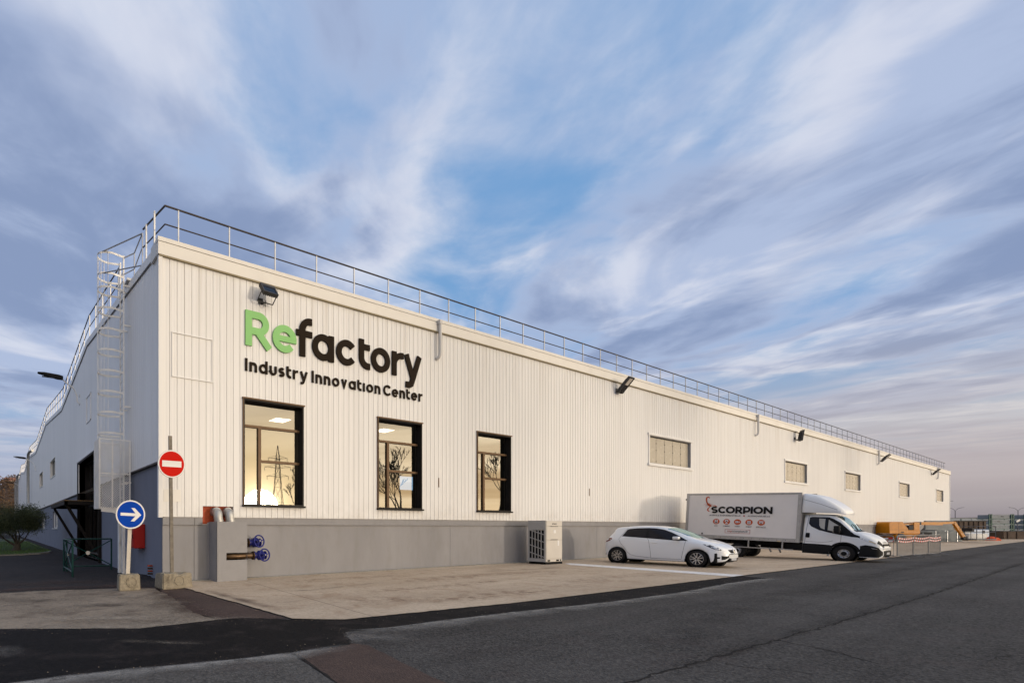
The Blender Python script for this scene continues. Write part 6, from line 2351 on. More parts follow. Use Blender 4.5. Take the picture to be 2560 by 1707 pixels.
# web address in its red frame
fr4 = MB()
s0, s1, z0, z1 = -4.22, -3.22, 1.045, 1.245
for (a, b, c, d) in ((s0, s1, z0, z0 + 0.013), (s0, s1, z1 - 0.013, z1), (s0, s0 + 0.013, z0, z1), (s1 - 0.013, s1, z0, z1)):
    fr4.box(a, b, -HW + 0.009, -HW + 0.012, c, d)
fr4.build('print_frame', M['print_red'], pr)
text_mesh('my', 0.15, M['print_red'], 'print', pr, lambda u, w, d: (-4.02 + u, -HW + 0.0125 - 0.016, 1.105 + w), 0.001, 0.19)
text_mesh('scorpion.fr', 0.15, M['print_grey'], 'print', pr, lambda u, w, d: (-3.61 + u, -HW + 0.0125 - 0.016, 1.105 + w), 0.001, 0.62)
# the scorpion: tail, body, claws and legs as flat strokes
sc_ = MB()
def stroke(pts, w0):
    sc_.ribbon(pts, w0, PF, 0.0125 - 0.0245, 0.0005)
def taper(pts, ws):
    L_, R_ = [], []
    for i, p in enumerate(pts):
        d = (Vector(pts[min(i + 1, len(pts) - 1)]) - Vector(pts[max(i - 1, 0)])).normalized()
        nr = Vector((-d.y, d.x)) * ws[i] / 2
        L_.append(Vector(p) + nr)
        R_.append(Vector(p) - nr)
    n = len(pts)
    sc_.add([(q.x, -HW + 0.006, q.y) for q in L_ + R_], [(i, i + 1, n + i + 1, n + i) for i in range(n - 1)])
taper([(-4.93, 2.80), (-4.95, 2.85), (-5.00, 2.875), (-5.05, 2.84), (-5.065, 2.75), (-5.05, 2.64), (-5.02, 2.55)], [0.02, 0.05, 0.06, 0.07, 0.065, 0.06, 0.06])
taper([(-5.03, 2.57), (-4.97, 2.49), (-4.90, 2.43), (-4.83, 2.40)], [0.05, 0.11, 0.11, 0.05])
taper([(-4.85, 2.41), (-4.78, 2.42), (-4.70, 2.43), (-4.60, 2.385)], [0.02, 0.025, 0.045, 0.03])
taper([(-4.85, 2.40), (-4.92, 2.34), (-4.98, 2.27), (-4.99, 2.19), (-4.94, 2.13), (-4.88, 2.125)], [0.02, 0.035, 0.055, 0.06, 0.04, 0.01])
for k, (a, b, c) in enumerate([((-5.0, 2.50), (-5.10, 2.53), (-5.16, 2.45)), ((-4.97, 2.46), (-5.07, 2.46), (-5.11, 2.38)), ((-4.93, 2.43), (-5.02, 2.41), (-5.05, 2.33)), ((-4.95, 2.50), (-4.90, 2.56), (-4.88, 2.50)), ((-4.90, 2.46), (-4.83, 2.51), (-4.78, 2.46))]):
    taper([a, b, c], [0.016, 0.013, 0.006])
sc_.build('scorpion_emblem', M['print_orange'], pr, recalc=False)

# ---------------------------------------------------------------- yard at the far right
paint('lift_orange', (0.50, 0.19, 0.008), rough=0.42, var=0.1, scale=3, dirt=0.12)
paint('lift_dark', (0.03, 0.03, 0.032), rough=0.6, var=0.2)
paint('tyre_grey', (0.14, 0.135, 0.13), rough=0.8, var=0.15)
paint('sheet_metal', (0.17, 0.185, 0.19), rough=0.6, metal=0.2, var=0.15, scale=1.5, dirt=0.15)  # tree shade over the yard is put into this darker grey
paint('stillage_green', (0.012, 0.065, 0.048), rough=0.5, var=0.2, scale=3)
paint('stillage_grey', (0.20, 0.22, 0.23), rough=0.6, var=0.2, scale=2, dirt=0.2)
paint('container_grey', (0.26, 0.29, 0.32), rough=0.6, var=0.08, scale=0.4)
paint('rusty_brown', (0.085, 0.060, 0.045), rough=0.8, var=0.35, scale=1.2, dirt=0.3)
paint('wood_pallet', (0.30, 0.22, 0.14), rough=0.8, var=0.25, scale=4)
paint('bag_orange', (0.55, 0.08, 0.025), rough=0.7, var=0.25, scale=3)
paint('film_blue', (0.30, 0.38, 0.50), rough=0.35, var=0.25, scale=2)  # toned down to carry the yard's shade in its colour
paint('tank_white', (0.52, 0.51, 0.48), rough=0.4, var=0.05)  # white lowered so the colour holds the shade over the yard
paint('lamp_pole', (0.11, 0.11, 0.12), rough=0.5, var=0.1)
paint('tape_white', (0.72, 0.70, 0.68), rough=0.5, var=0.05)
paint('tape_red', (0.50, 0.03, 0.03), rough=0.5, var=0.1)

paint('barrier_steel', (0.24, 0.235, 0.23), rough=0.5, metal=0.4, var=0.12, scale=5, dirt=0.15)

# ---- steel crowd barriers
def barrier(p0, p1, label, feet=(True, True)):
    a, b = Vector((*p0, 0)), Vector((*p1, 0))
    L_ = (b - a).length
    o = empty('crowd_barrier', a, math.atan2((b - a).y, (b - a).x))
    tag(o, label, 'crowd barrier', 'steel crowd barriers in front of the yard')
    H = 1.10
    fr = MB()
    r_ = 0.12
    pts = [(0.0, 0, 0.12), (0, 0, H - r_)] + [(r_ - r_ * math.cos(R(q)), 0, H - r_ + r_ * math.sin(R(q))) for q in (30, 60, 90)]
    pts += [(L_ - r_ + r_ * math.sin(R(q)), 0, H - r_ + r_ * math.cos(R(q))) for q in (0, 30, 60)] + [(L_, 0, H - r_), (L_, 0, 0.12)]
    fr.path(pts, 0.021, 8, closed=True)
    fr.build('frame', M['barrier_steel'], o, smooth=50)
    n = int(L_ / 0.115)
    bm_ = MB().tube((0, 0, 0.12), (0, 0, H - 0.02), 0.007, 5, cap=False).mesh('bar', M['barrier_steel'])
    for i in range(1, n):
        q = link('bar', bm_, o)
        q.location = (L_ * i / n, 0, 0)
    for k, x in enumerate((0.22, L_ - 0.22)):
        if feet[k]:
            mb = MB()
            mb.bar((x, 0, 0.13), (x, -0.34, 0.015), 0.05, 0.02)
            mb.bar((x, 0, 0.13), (x, 0.34, 0.015), 0.05, 0.02)
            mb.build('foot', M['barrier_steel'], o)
    # hazard tape strung along the bars, in short red and white lengths
    for zt, k0 in ((0.94, 0), (0.80, 1)):
        k = 0
        x = 0.0
        while x < L_ - 0.05:
            w_ = 0.16
            s0 = 0.05 * math.sin(x / L_ * math.pi)
            mb = MB()
            x1 = min(x + w_, L_)
            z0, z1 = zt - 0.06 * math.sin(x / L_ * math.pi), zt - 0.06 * math.sin(x1 / L_ * math.pi)
            sl = 0.05
            mb.add([(x, -0.024, z0), (x1, -0.024, z1), (min(x1 + sl, L_), -0.024, z1 + 0.075), (min(x + sl, L_), -0.024, z0 + 0.075)], [(0, 1, 2, 3)])
            mb.build('hazard_tape', M['tape_red'] if (k + k0) % 2 == 0 else M['tape_white'], o, recalc=False)
            x = x1
            k += 1


barrier((33.3, -5.0), (34.0, -7.35), 'crowd barrier half hidden behind the truck nose')
barrier((34.05, -7.45), (36.3, -7.62), 'crowd barrier nearest beyond the truck nose, with striped tape')
barrier((36.4, -7.62), (38.6, -7.80), 'middle crowd barrier beyond the truck, with striped tape')
barrier((38.7, -7.80), (40.9, -7.90), 'last crowd barrier at the apron edge, with striped tape')

# ---- orange boom lift
lf = empty('boom_lift', (71.6, -0.6, 0), math.atan2(-0.5135, 0.858))
tag(lf, 'orange boom lift with folded arm parked beyond the crowd barriers', 'boom lift')
MB().bbox(0.2, 3.1, -0.8, 0.8, 0.35, 0.85, 0.08, 2).build('chassis', M['lift_orange'], lf)
for x in (0.65, 2.65):
    for sd in (-1, 1):
        w_ = MB().lathe([(0.22, -0.14), (0.40, -0.14), (0.44, -0.08), (0.44, 0.08), (0.40, 0.14), (0.22, 0.14)], (x, sd * 0.82, 0.44), (0, sd, 0), 24, True).build('wheel', M['tyre_grey'], lf, smooth=40)
        MB().lathe([(0.23, 0.10), (0.12, 0.13), (0, 0.13)], (x, sd * 0.82, 0.44), (0, sd, 0), 18).build('hub', M['lift_dark'], w_)
mb = MB()
mb.prism([(-0.35, 0.92), (1.45, 0.92), (1.45, 1.35), (1.15, 1.75), (0.95, 2.02), (0.85, 2.06), (-0.15, 2.06), (-0.32, 1.98), (-0.38, 1.85)], lambda u, w, d: (u, d, w), -0.75, 0.75)
hd = mb.build('counterweight', M['lift_orange'], lf)
for a, b, c, d in ((-0.30, 1.40, 1.28, 1.295), (0.52, 0.535, 0.95, 2.02)):
    MB().box(a, b, -0.756, -0.752, c, d).build('seam', M['lift_dark'], hd)
MB().box(0.75, 1.05, -0.757, -0.752, 1.0, 1.10).build('badge', M['lift_dark'], hd)
MB().bbox(1.3, 3.0, -0.45, 0.45, 0.86, 1.25, 0.03).build('turntable', M['lift_orange'], lf)
MB().bbox(1.9, 2.4, -0.42, -0.2, 1.25, 1.7, 0.04).build('motor', M['lift_dark'], lf)
mb = MB()
for z0, z1 in ((1.35, 1.62), (1.68, 1.95)):
    mb.bar((1.2, -0.1, z0 + 0.12), (2.9, -0.1, z1), 0.30, 0.17)
mb.build('riser_arm', M['lift_orange'], lf)
mb = MB()
for z in (1.44, 1.62, 1.86):
    mb.bar((1.25, -0.27, z), (2.8, -0.27, z + 0.12), 0.03, 0.05)
mb.build('ram', M['lift_dark'], lf)
MB().bbox(2.55, 3.15, -0.30, 0.12, 0.95, 2.02, 0.03).build('knuckle', M['lift_orange'], lf)
MB().bbox(2.95, 3.35, -0.28, 0.10, 1.75, 2.06, 0.03).build('knuckle_cap', M['lift_dark'], lf)
MB().bar((3.2, -0.09, 1.90), (5.5, -0.09, 1.88), 0.26, 0.30).build('boom', M['lift_orange'], lf)
MB().bar((5.3, -0.09, 1.92), (6.75, -0.09, 1.98), 0.20, 0.22).build('boom_extension', M['lift_orange'], lf)
MB().bar((6.0, -0.09, 2.06), (6.7, -0.09, 2.08), 0.05, 0.06).build('boom_cable', M['lift_dark'], lf)
MB().bar((6.70, -0.09, 2.02), (7.75, -0.09, 0.45), 0.20, 0.24).build('jib', M['lift_orange'], lf)
MB().bbox(7.55, 8.0, -0.2, 0.05, 0.28, 0.62, 0.03).build('basket_mount', M['lift_dark'], lf)
bk = MB()
for z in (0.36, 1.05, 1.62):
    for y in (-0.75, 0.6):
        bk.tube((8.1, y, z), (9.95, y, z), 0.025, 6)
    for x in (8.1, 9.95):
        bk.tube((x, -0.75, z), (x, 0.6, z), 0.025, 6)
for x in (8.1, 8.7, 9.35, 9.95):
    for y in (-0.75, 0.6):
        bk.tube((x, y, 0.3), (x, y, 1.62), 0.022, 6)
bk.build('basket', M['lamp_pole'], lf)
MB().box(8.05, 10.0, -0.80, 0.65, 0.28, 0.36).build('basket_floor', M['sheet_metal'], lf)
MB().bbox(8.0, 8.25, -0.5, 0.3, 1.1, 1.45, 0.03).build('control_panel', M['lift_dark'], lf)


def local(name, p, label, cat, rz=None, group=None):
    o = empty(name, (*p, 0), math.atan2(-0.5135, 0.858) if rz is None else rz)
    return tag(o, label, cat, group)


# ---- sheet metal duct sections in front of the wall
o = local('metal_duct', (76.6, -1.2), 'long grey sheet metal duct lying behind the barriers', 'duct')
MB().bbox(0.3, 5.2, -0.5, 0.5, 0.05, 1.15, 0.03).build('casing', M['sheet_metal'], o)
for a, b in ((0.45, 1.05), (1.25, 2.05)):
    MB().box(a, b, -0.512, -0.503, 0.45, 1.0).build('opening', M['lift_dark'], o)
for x in (2.4, 3.6, 4.6):
    MB().box(x, x + 0.05, -0.53, -0.501, 0.05, 1.15).build('flange', M['galvanised'], o)
o = local('metal_duct', (82.0, -2.6), 'upright open-ended sheet metal duct under the lift arm', 'duct')
for a, b in ((-0.9, -0.8), (0.8, 0.9)):
    MB().box(a, b, -0.6, 0.6, 0, 1.25).build('side', M['sheet_metal'], o)
MB().box(-0.8, 0.8, -0.6, 0.6, 1.17, 1.25).build('top', M['sheet_metal'], o)
MB().box(-0.8, 0.8, 0.5, 0.6, 0, 1.17).build('back', M['lift_dark'], o)
MB().box(-0.06, 0.06, -0.6, -0.5, 0, 1.17).build('stay', M['galvanised'], o)
o = local('metal_sheet', (85.3, -2.6), 'large dull metal sheet standing behind the lift arm', 'metal sheet')
MB().bbox(-2.2, 0.9, -0.08, 0.08, 0, 2.25, 0.02).build('sheet', M['sheet_metal'], o)
MB().bar((-1.8, 0.1, 1.8), (-1.8, 1.4, 0.02), 0.08).build('prop', M['lamp_pole'], o)
o = local('waste_container', (137.5, 5.0), 'dark rusty open container behind the lift arm', 'container')
mb = MB()
mb.box(0, 7.6, -1.2, -1.1, 0.2, 2.6)
mb.box(0, 7.6, 1.1, 1.2, 0.2, 2.6)
mb.box(0, 0.1, -1.1, 1.1, 0.2, 2.6)
mb.box(7.5, 7.6, -1.1, 1.1, 0.2, 2.6)
mb.box(0.1, 7.5, -1.1, 1.1, 0.2, 0.3)
mb.build('shell', M['rusty_brown'], o)
for k in range(9):
    MB().box(0.3 + k * 0.85, 0.42 + k * 0.85, -1.3, -1.201, 0.2, 2.55).build('rib', M['rusty_brown'], o)
MB().box(-0.05, 7.65, -1.32, -1.18, 2.56, 2.72).build('rim', M['lift_dark'], o)
o = local('timber_stack', (91.0, -2.2), 'stack of pallets and planks behind the lift basket', 'timber stack')
for k in range(7):
    MB().box(-0.9 + (k % 2) * 0.1, 1.1, -0.6, 0.6, 0.05 + k * 0.2, 0.19 + k * 0.2).build('pallet', M['wood_pallet'], o)
MB().bar((-1.5, -0.62, 0.9), (0.3, -0.66, 1.6), 0.15, 0.05).build('plank', M['wood_pallet'], o)
o = local('wrapped_pallet', (93.8, -3.3), 'pallet of goods in blue and white film beyond the lift basket', 'pallet load')
MB().bbox(-1.2, 1.75, -0.5, 0.5, 0.15, 1.28, 0.06, 2).build('wrapped_load', M['film_blue'], o)
MB().box(-1.1, -0.4, -0.52, -0.503, 0.55, 1.2).build('label', M['tank_white'], o)
MB().box(0.9, 1.2, -0.52, -0.503, 0.6, 1.15).build('label', M['lift_dark'], o)
MB().box(-1.2, 1.75, -0.5, 0.5, 0.0, 0.14).build('pallet', M['wood_pallet'], o)
o = local('white_tank', (91.4, -3.9), 'white plastic tank standing behind the lift basket', 'tank')
MB().bbox(-1.2, 1.0, -0.45, 0.45, 0.1, 0.85, 0.1, 3).build('tank_body', M['tank_white'], o, smooth=50)
MB().box(-1.2, 1.0, -0.45, 0.45, 0.0, 0.095).build('pallet', M['wood_pallet'], o)
o = local('orange_bag', (92.4, -5.0), 'crumpled red-orange bag on the ground right of the lift basket', 'bag')
bm = bmesh.new()
bmesh.ops.create_icosphere(bm, subdivisions=3, radius=1)
for v in bm.verts:
    k = mnoise.noise(v.co * 2.3) * 0.25 + mnoise.noise(v.co * 6) * 0.10
    v.co = Vector((v.co.x * 0.85 * (1 + k), v.co.y * 0.5 * (1 + k), max(-0.02, v.co.z * 0.85 * (1 + k) * (0.55 if v.co.z > 0 else 0.1))))
MB().bm(bm).build('sack', M['bag_orange'], o, smooth=50)
MB().box(-1.3, 1.4, -0.5, 0.5, -0.0, 0.02).build('sheet', M['tank_white'], o)

# ---- steel stillages stacked far behind
def stillage_stack(p, n, label, sm=0.5):
    o = local('stillage_stack', p, label, 'stillages', group='stacked steel stillages')
    for k in range(n):
        z = k * 1.1
        MB().box(0.1, 5.3, -0.9, 0.9, z + 0.12, z + 0.92).build('bin', M['stillage_grey'], o)
        MB().box(0, 5.4, -1.0, 1.0, z, z + 0.118).build('base_rail', M['stillage_green'], o)
        for x in (0, 0.45, 4.75, 5.2):
            MB().box(x, x + 0.2, -1.05, -0.91, z + 0.119, z + 1.095).build('corner_post', M['stillage_green'], o)
        MB().box(0.3 + k * 0.8, 0.9 + k * 0.8, -0.93, -0.901, z + 0.5, z + 0.65).build('label', M['lift_dark'], o)
    MB().box(0.0, 5.4, -1.03, -0.96, n * 1.1 - 0.04, n * 1.1 + 0.01).build('top_rail', M['stillage_grey'], o)


stillage_stack((181.0, 4.0), 4, 'full-width stack of green-posted grey stillages at the far right')
stillage_stack((187.5, 0.1), 4, 'stack of green-posted grey stillages cut off by the right edge')
o = local('waste_skip', (106.0, -4.0), 'low brown rusty skip at the far right edge', 'skip')
mb = MB()
mb.prism([(0, 0), (7.0, 0), (7.2, 1.0), (-0.1, 1.0)], lambda u, w, d: (u, d, w), -0.9, 0.9)
mb.build('shell', M['rusty_brown'], o)
for k in range(6):
    MB().box(0.4 + k * 1.15, 0.5 + k * 1.15, -0.98, -0.901, 0.02, 0.95).build('rib', M['rusty_brown'], o)
MB().box(-0.15, 7.25, -0.96, 0.96, 1.001, 1.06).build('rim', M['lift_dark'], o)
o = local('storage_shed', (224.0, 13.5), 'long grey corrugated shed behind the stillages', 'shed')
MB().box(0, 60, 0, 8, 0, 4.0).build('wall', M['container_grey'], o)
for k in range(20):
    MB().box(k * 3.0, k * 3.0 + 0.15, -0.08, -0.001, 0, 3.98).build('rib', M['stillage_green'] if k % 4 == 1 else M['container_grey'], o)
MB().box(-0.2, 60.2, -0.15, 8.2, 4.001, 4.12).build('roof', M['stillage_grey'], o)
o = local('leaning_post', (126.9, -4.3), 'thin leaning post with a small pale sign at the right edge', 'post')
MB().tube((0, 0, 0), (-0.2, 0, 2.3), 0.05, 8).build('pole', M['lamp_pole'], o)
MB().obox((-0.1, -0.05, 2.5), (1, 0, 0.6), (0, 1, 0), (-0.6, 0, 1), 0.3, 0.02, 0.12).build('panel', M['tank_white'], o)
MB().bbox(-0.7, 0.7, -0.3, 0.3, 0, 0.18, 0.02).build('foot', M['rusty_brown'], o)


def street_lamp(p, h, span, label, base=0.0, both=True):
    o = local('street_lamp', p, label, 'street lamp', group='double-arm street lamps beyond the yard')
    MB().tube((0, 0, 0), (0, 0, h), 0.10, 8, 0.07).build('pole', M['lamp_pole'], o, smooth=40)
    MB().box(-0.18, 0.18, -0.18, 0.18, 0, 0.4).build('base', M['lamp_pole'], o)
    for sd in (-1, 1):
        pts = [(0, 0, h - 0.1), (sd * span * 0.12, 0, h + 0.35), (sd * span * 0.35, 0, h + 0.75), (sd * span * 0.65, 0, h + 0.95), (sd * span * 0.8, 0, h + 1.0)]
        mb = MB()
        mb.path(pts, 0.05, 6)
        mb.build('arm', M['lamp_pole'], o, smooth=40)
        MB().bar((sd * span * 0.75, 0, h + 1.0), (sd * span, 0, h + 1.06), 0.26, 0.09).build('lamp_head', M['lamp_pole'], o)


street_lamp((241.5, 14.6), 6.4, 2.6, 'double-arm street lamp just right of the far building end')
street_lamp((257.5, 5.0), 6.4, 2.6, 'double-arm street lamp near the right edge above the stillages')
street_lamp((172.5, 9.0), 6.2, 3.2, 'street lamp mostly hidden behind the far end of the facade')

# ---------------------------------------------------------------- trees, hills, pylon
t = NT('bark')
t.set(Base_Color=t.mix(t.noise(9, 5, stretch=(1, 1, 0.3)), (0.035, 0.026, 0.02), (0.10, 0.08, 0.06)), Roughness=0.9)
t.bump(t.noise(30, 4, stretch=(1, 1, 0.25)), 0.6, 0.02)
M['bark'] = t.m


def leaf_mat(name, a, b, trans=0.25):
    t = NT(name)
    oi = t.N.new('ShaderNodeAttribute')
    oi.attribute_name = 'tone'
    c = t.mix(oi.outputs['Fac'], a, b)
    t.set(Base_Color=c, Roughness=0.55, Specular_IOR_Level=0.3)
    tr = t.N.new('ShaderNodeBsdfTranslucent')
    t.L.new(c, tr.inputs[0])
    mx = t.N.new('ShaderNodeMixShader')
    mx.inputs[0].default_value = trans
    t.L.new(t.bsdf.outputs[0], mx.inputs[1])
    t.L.new(tr.outputs[0], mx.inputs[2])
    t.L.new(mx.outputs[0], t.N['Material Output'].inputs[0])
    M[name] = t.m


leaf_mat('olive_leaf', (0.022, 0.034, 0.016), (0.11, 0.125, 0.06))
leaf_mat('wood_leaf', (0.055, 0.036, 0.024), (0.15, 0.085, 0.042), 0.1)


def branch(mb, p, d, L_, r, depth, rnd, tips, spread=0.55, up=0.15, nseg=3, sides=5):
    pts, rs = [p.copy()], [r]
    q = p.copy()
    dd = d.copy()
    for i in range(nseg):
        dd = (dd + Vector((rnd.gauss(0, 0.14), rnd.gauss(0, 0.14), rnd.gauss(0, 0.10) + up * 0.3))).normalized()
        q = q + dd * L_ / nseg
        pts.append(q.copy())
        rs.append(r * (1 - 0.42 * (i + 1) / nseg))
    mb.path(pts, r, sides if depth > 1 else 3, rs=rs)
    if depth == 0:
        tips.append((q.copy(), dd.copy()))
        return
    n = rnd.choice((2, 3, 3)) if depth > 1 else 3
    for k in range(n):
        a = rnd.uniform(0, 6.28)
        o = dd.orthogonal().normalized()
        o2 = dd.cross(o)
        s = rnd.uniform(0.5, 1.1) * spread
        nd = (dd + (o * math.cos(a) + o2 * math.sin(a)) * s + Vector((0, 0, up))).normalized()
        st_ = pts[-1] if k < 2 else pts[-2]
        branch(mb, st_, nd, L_ * rnd.uniform(0.62, 0.82), max(rs[-1] * rnd.uniform(0.62, 0.80), 0.032 if spread != 0.6 else 0), depth - 1, rnd, tips, spread, up, nseg, sides)


# ---- olive tree on the lawn
ot = empty('olive_tree', (-2.72, 21.4, 0.08))
tag(ot, 'low bushy olive tree with dark grey-green leaves on the lawn', 'tree')
rnd = random.Random(7)
mb = MB()
tips = []
mb.lathe([(0.34, -0.05), (0.26, 0.08), (0.20, 0.22), (0.17, 0.4)], (0, 0, 0), (0.15, 0, 1), 10)
for k, d in enumerate(((0.75, -0.25, 0.62), (-0.55, 0.0, 0.8), (0.1, -0.45, 0.9), (0.0, 0.5, 0.85), (-0.35, -0.4, 0.75))):
    branch(mb, Vector((0.03 * k - 0.05, 0, 0.28)), Vector(d).normalized(), 0.72, 0.085, 3, rnd, tips, 0.6, 0.10)
mb.build('trunk', M['bark'], ot, smooth=60)
lv, lf_, tone = [], [], []
centres = []
for (p, d) in tips:
    centres.append((p, 0.30))
for k in range(170):
    a, e = rnd.uniform(0, 6.28), rnd.uniform(-0.25, 1.0)
    rr = rnd.uniform(0.55, 1.0)
    c = Vector((math.cos(a) * 1.85 * rr - 0.30, math.sin(a) * 1.35 * rr, 1.50 + 1.45 * e * math.sqrt(max(0.05, 1 - rr * rr * 0.75))))
    lim = 0.50 + 0.16 * abs(c.x) + (0.25 if c.x > 0.4 else 0.0)
    if c.z < lim:
        c.z = lim + rnd.random() * 0.3
    centres.append((c, rnd.uniform(0.22, 0.42)))
for (c, rad) in centres:
    tn = rnd.uniform(0.0, 0.7) + 0.12 * (c.z - 1.2)
    for k in range(170):
        u = Vector((rnd.gauss(0, 1), rnd.gauss(0, 1), rnd.gauss(0, 1)))
        p = c + u * rad * 0.5
        d = (u * 0.8 + Vector((rnd.gauss(0, 0.6), rnd.gauss(0, 0.6), 0.6 + rnd.gauss(0, 0.5)))).normalized()
        s = d.orthogonal().normalized()
        s = (s * math.cos(k) + d.cross(s) * math.sin(k)) * rnd.uniform(0.011, 0.020)
        L_ = rnd.uniform(0.06, 0.11)
        o = len(lv)
        lv += [p, p + d * L_ * 0.5 + s, p + d * L_, p + d * L_ * 0.5 - s]
        lf_.append((o, o + 1, o + 2, o + 3))
        tone += [min(1, max(0, tn + rnd.uniform(-0.25, 0.35)))] * 4
me = bpy.data.meshes.new('crown')
me.from_pydata([tuple(p) for p in lv], [], lf_)
me.attributes.new('tone', 'FLOAT', 'POINT').data.foreach_set('value', tone)
me.materials.append(M['olive_leaf'])
link('crown', me, ot)

# ---- hills round the site, higher and wooded on the left
t = NT('far_wood')
n1 = t.noise(0.05, 6, 0.65)
c = t.mix(t.map(n1, 0.35, 0.65), (0.075, 0.052, 0.040), (0.15, 0.105, 0.075))
t.set(Base_Color=c, Roughness=0.95, Specular_IOR_Level=0.1)
M['far_wood'] = t.m


def hill_h(az):
    d = abs((az - 90 + 180) % 360 - 180)
    base = 9 + 3 * math.sin(az * 0.11) + 2 * math.sin(az * 0.37 + 1)
    return base + (24 * math.exp(-(d / 32) ** 2))


mb = MB()
na = 180
rows = [(300, 0.0), (345, 0.75), (400, 1.0), (520, 0.9), (700, 0.5)]
for (r_, k) in rows:
    for i in range(na):
        az = i * 360 / na
        rr = r_ if 40 < az < 140 else r_ * 2.0
        h = hill_h(az) * k * (1 if rr == r_ else 1.0)
        x, y = rr * math.cos(R(az)), rr * math.sin(R(az))
        mb.v.append((x, y, -0.5 + h + (1.2 * mnoise.noise(Vector((x, y, 0)) * 0.02) if k else 0)))
for j in range(len(rows) - 1):
    for i in range(na):
        k = (i + 1) % na
        mb.f.append((j * na + i, j * na + k, (j + 1) * na + k, (j + 1) * na + i))
structure(mb.build('hills', M['far_wood'], None, smooth=80))
rnd = random.Random(21)
hv, hf, tone = [], [], []
for k in range(420):
    az = rnd.uniform(84, 99)
    r_ = 298 + 105 * rnd.random() ** 1.4
    h = hill_h(az)
    kk = (r_ - 300) / 45 * 0.75 if r_ < 345 else 0.75 + (r_ - 345) / 55 * 0.25
    c = Vector((r_ * math.cos(R(az)), r_ * math.sin(R(az)), max(0, h * kk)))
    H = rnd.uniform(4, 7.5)
    tn = rnd.random()
    for q in range(46):
        u = Vector((rnd.gauss(0, 1), rnd.gauss(0, 1), rnd.gauss(0, 1))).normalized() * rnd.random() ** 0.4
        p = c + Vector((u.x * H * 0.42, u.y * H * 0.42, H * 0.55 + u.z * H * 0.45))
        d = Vector((rnd.gauss(0, 1), rnd.gauss(0, 1), rnd.gauss(0, 1))).normalized() * rnd.uniform(0.4, 0.8)
        e = d.orthogonal().normalized() * rnd.uniform(0.3, 0.6)
        o = len(hv)
        hv += [p - d, p + e, p + d, p - e]
        hf.append((o, o + 1, o + 2, o + 3))
        tone += [min(1, max(0, tn + rnd.uniform(-0.3, 0.3)))] * 4
me = bpy.data.meshes.new('hillside_wood')
me.from_pydata([tuple(p) for p in hv], [], hf)
me.attributes.new('tone', 'FLOAT', 'POINT').data.foreach_set('value', tone)
me.materials.append(M['wood_leaf'])
hw = link('hillside_wood', me)
stuff(hw)
hw['label'] = 'brown leafless wood covering the distant hillside on the left'
paint('far_wall', (0.50, 0.40, 0.30), rough=0.8)
paint('far_roof', (0.30, 0.14, 0.09), rough=0.8)
for az, r_, w_, lab in ((91.1, 385, 7.0, 'cream house with a brown roof on the distant hilltop, left one'), (89.2, 375, 6.0, 'small house with a brown roof on the distant hilltop beside the building edge')):
    h = hill_h(az) * (0.75 + (min(r_, 400) - 345) / 55 * 0.25)
    o = empty('hill_house', (r_ * math.cos(R(az)), r_ * math.sin(R(az)), h), R(10))
    tag(o, lab, 'house', 'houses on the hill')
    MB().box(-w_ / 2, w_ / 2, -3, 3, -2, 3.6).build('wall', M['far_wall'], o)
    mb = MB()
    mb.prism([(-3.4, 3.601), (3.4, 3.601), (0, 5.6)], lambda u, w, d: (d, u, w), -w_ / 2 - 0.3, w_ / 2 + 0.3)
    mb.build('roof', M['far_roof'], o)
    for k in range(3):
        MB().box(-w_ / 2 + 1 + k * 1.8, -w_ / 2 + 2 + k * 1.8, -3.05, -3.001, 1, 2.4).build('window', M['frame_black'], o)

# ---- bare trees and a pylon across the road: the windows mirror them
def bare(seed, H):
    rnd = random.Random(seed)
    mb = MB()
    tips = []
    branch(mb, Vector((0, 0, -0.1)), Vector((0.03, 0.02, 1)), H * 0.24, H * 0.022, 6, rnd, tips, 0.52, 0.14, 3, 5)
    return mb.mesh('trunk', M['bark'], smooth=70, recalc=False)


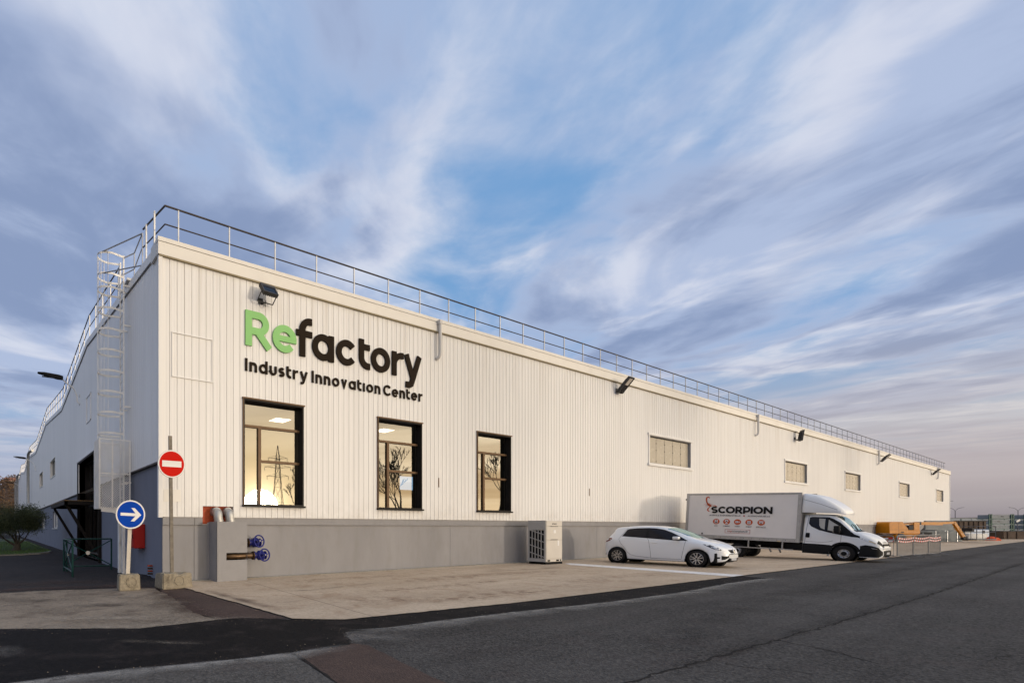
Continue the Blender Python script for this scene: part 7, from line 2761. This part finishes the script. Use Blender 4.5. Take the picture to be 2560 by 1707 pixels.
bm1, bm2 = bare(3, 13), bare(11, 13)
BT = [(52, -81, 1.45, 0, 'bare tree mirrored at the right edge of the largest window'), (52.5, -57, 1.7, 1, 'bare tree mirrored in the left half of the middle window'),
      (61, -55, 1.6, 0, 'bare tree mirrored in the right half of the middle window'), (74, -46, 1.6, 1, 'bare tree mirrored in the narrow pane of the smallest window'),
      (80.5, -42.5, 1.6, 0, 'bare tree mirrored in the wide panes of the smallest window')]
for i, (x, y, s, k, lab) in enumerate(BT):
    o = empty('bare_tree', (x, y, 0), i * 1.3)
    tag(o, lab, 'tree', 'leafless trees mirrored in the windows')
    q = link('trunk', (bm1, bm2)[k], o)
    q.scale = (s, s, s)
py = empty('power_pylon', (78, -135, 0), R(20))
tag(py, 'lattice power pylon mirrored in the largest window', 'pylon')
mb = MB()
lev = [(0, 2.6), (5, 2.1), (10, 1.6), (15, 1.15), (19, 0.85), (22, 0.7), (25, 0.55), (29, 0.05)]
cs = ((-1, -1), (1, -1), (1, 1), (-1, 1))
for (z0, a), (z1, b) in zip(lev, lev[1:]):
    for i in range(4):
        p, q = cs[i], cs[(i + 1) % 4]
        mb.tube((p[0] * a, p[1] * a, z0), (p[0] * b, p[1] * b, z1), 0.09, 4)
        mb.tube((p[0] * a, p[1] * a, z0), (q[0] * b, q[1] * b, z1), 0.05, 4)
        mb.tube((q[0] * a, q[1] * a, z0), (p[0] * b, p[1] * b, z1), 0.05, 4)
        mb.tube((p[0] * b, p[1] * b, z1), (q[0] * b, q[1] * b, z1), 0.05, 4)
mb.build('tower', M['lamp_pole'], py)
for z, L_ in ((18.5, 3.6), (21.5, 4.4), (24.5, 3.2)):
    for sd in (-1, 1):
        a = MB()
        a.tube((0, -0.5, z), (sd * L_, 0, z + 0.3), 0.06, 4)
        a.tube((0, 0.5, z), (sd * L_, 0, z + 0.3), 0.06, 4)
        a.tube((0, 0, z + 1.2), (sd * L_, 0, z + 0.3), 0.06, 4)
        a.build('cross_arm', M['lamp_pole'], py)
        MB().tube((sd * L_, 0, z + 0.3), (sd * L_, 0, z - 0.9), 0.08, 5).build('insulator', M['lamp_pole'], py)
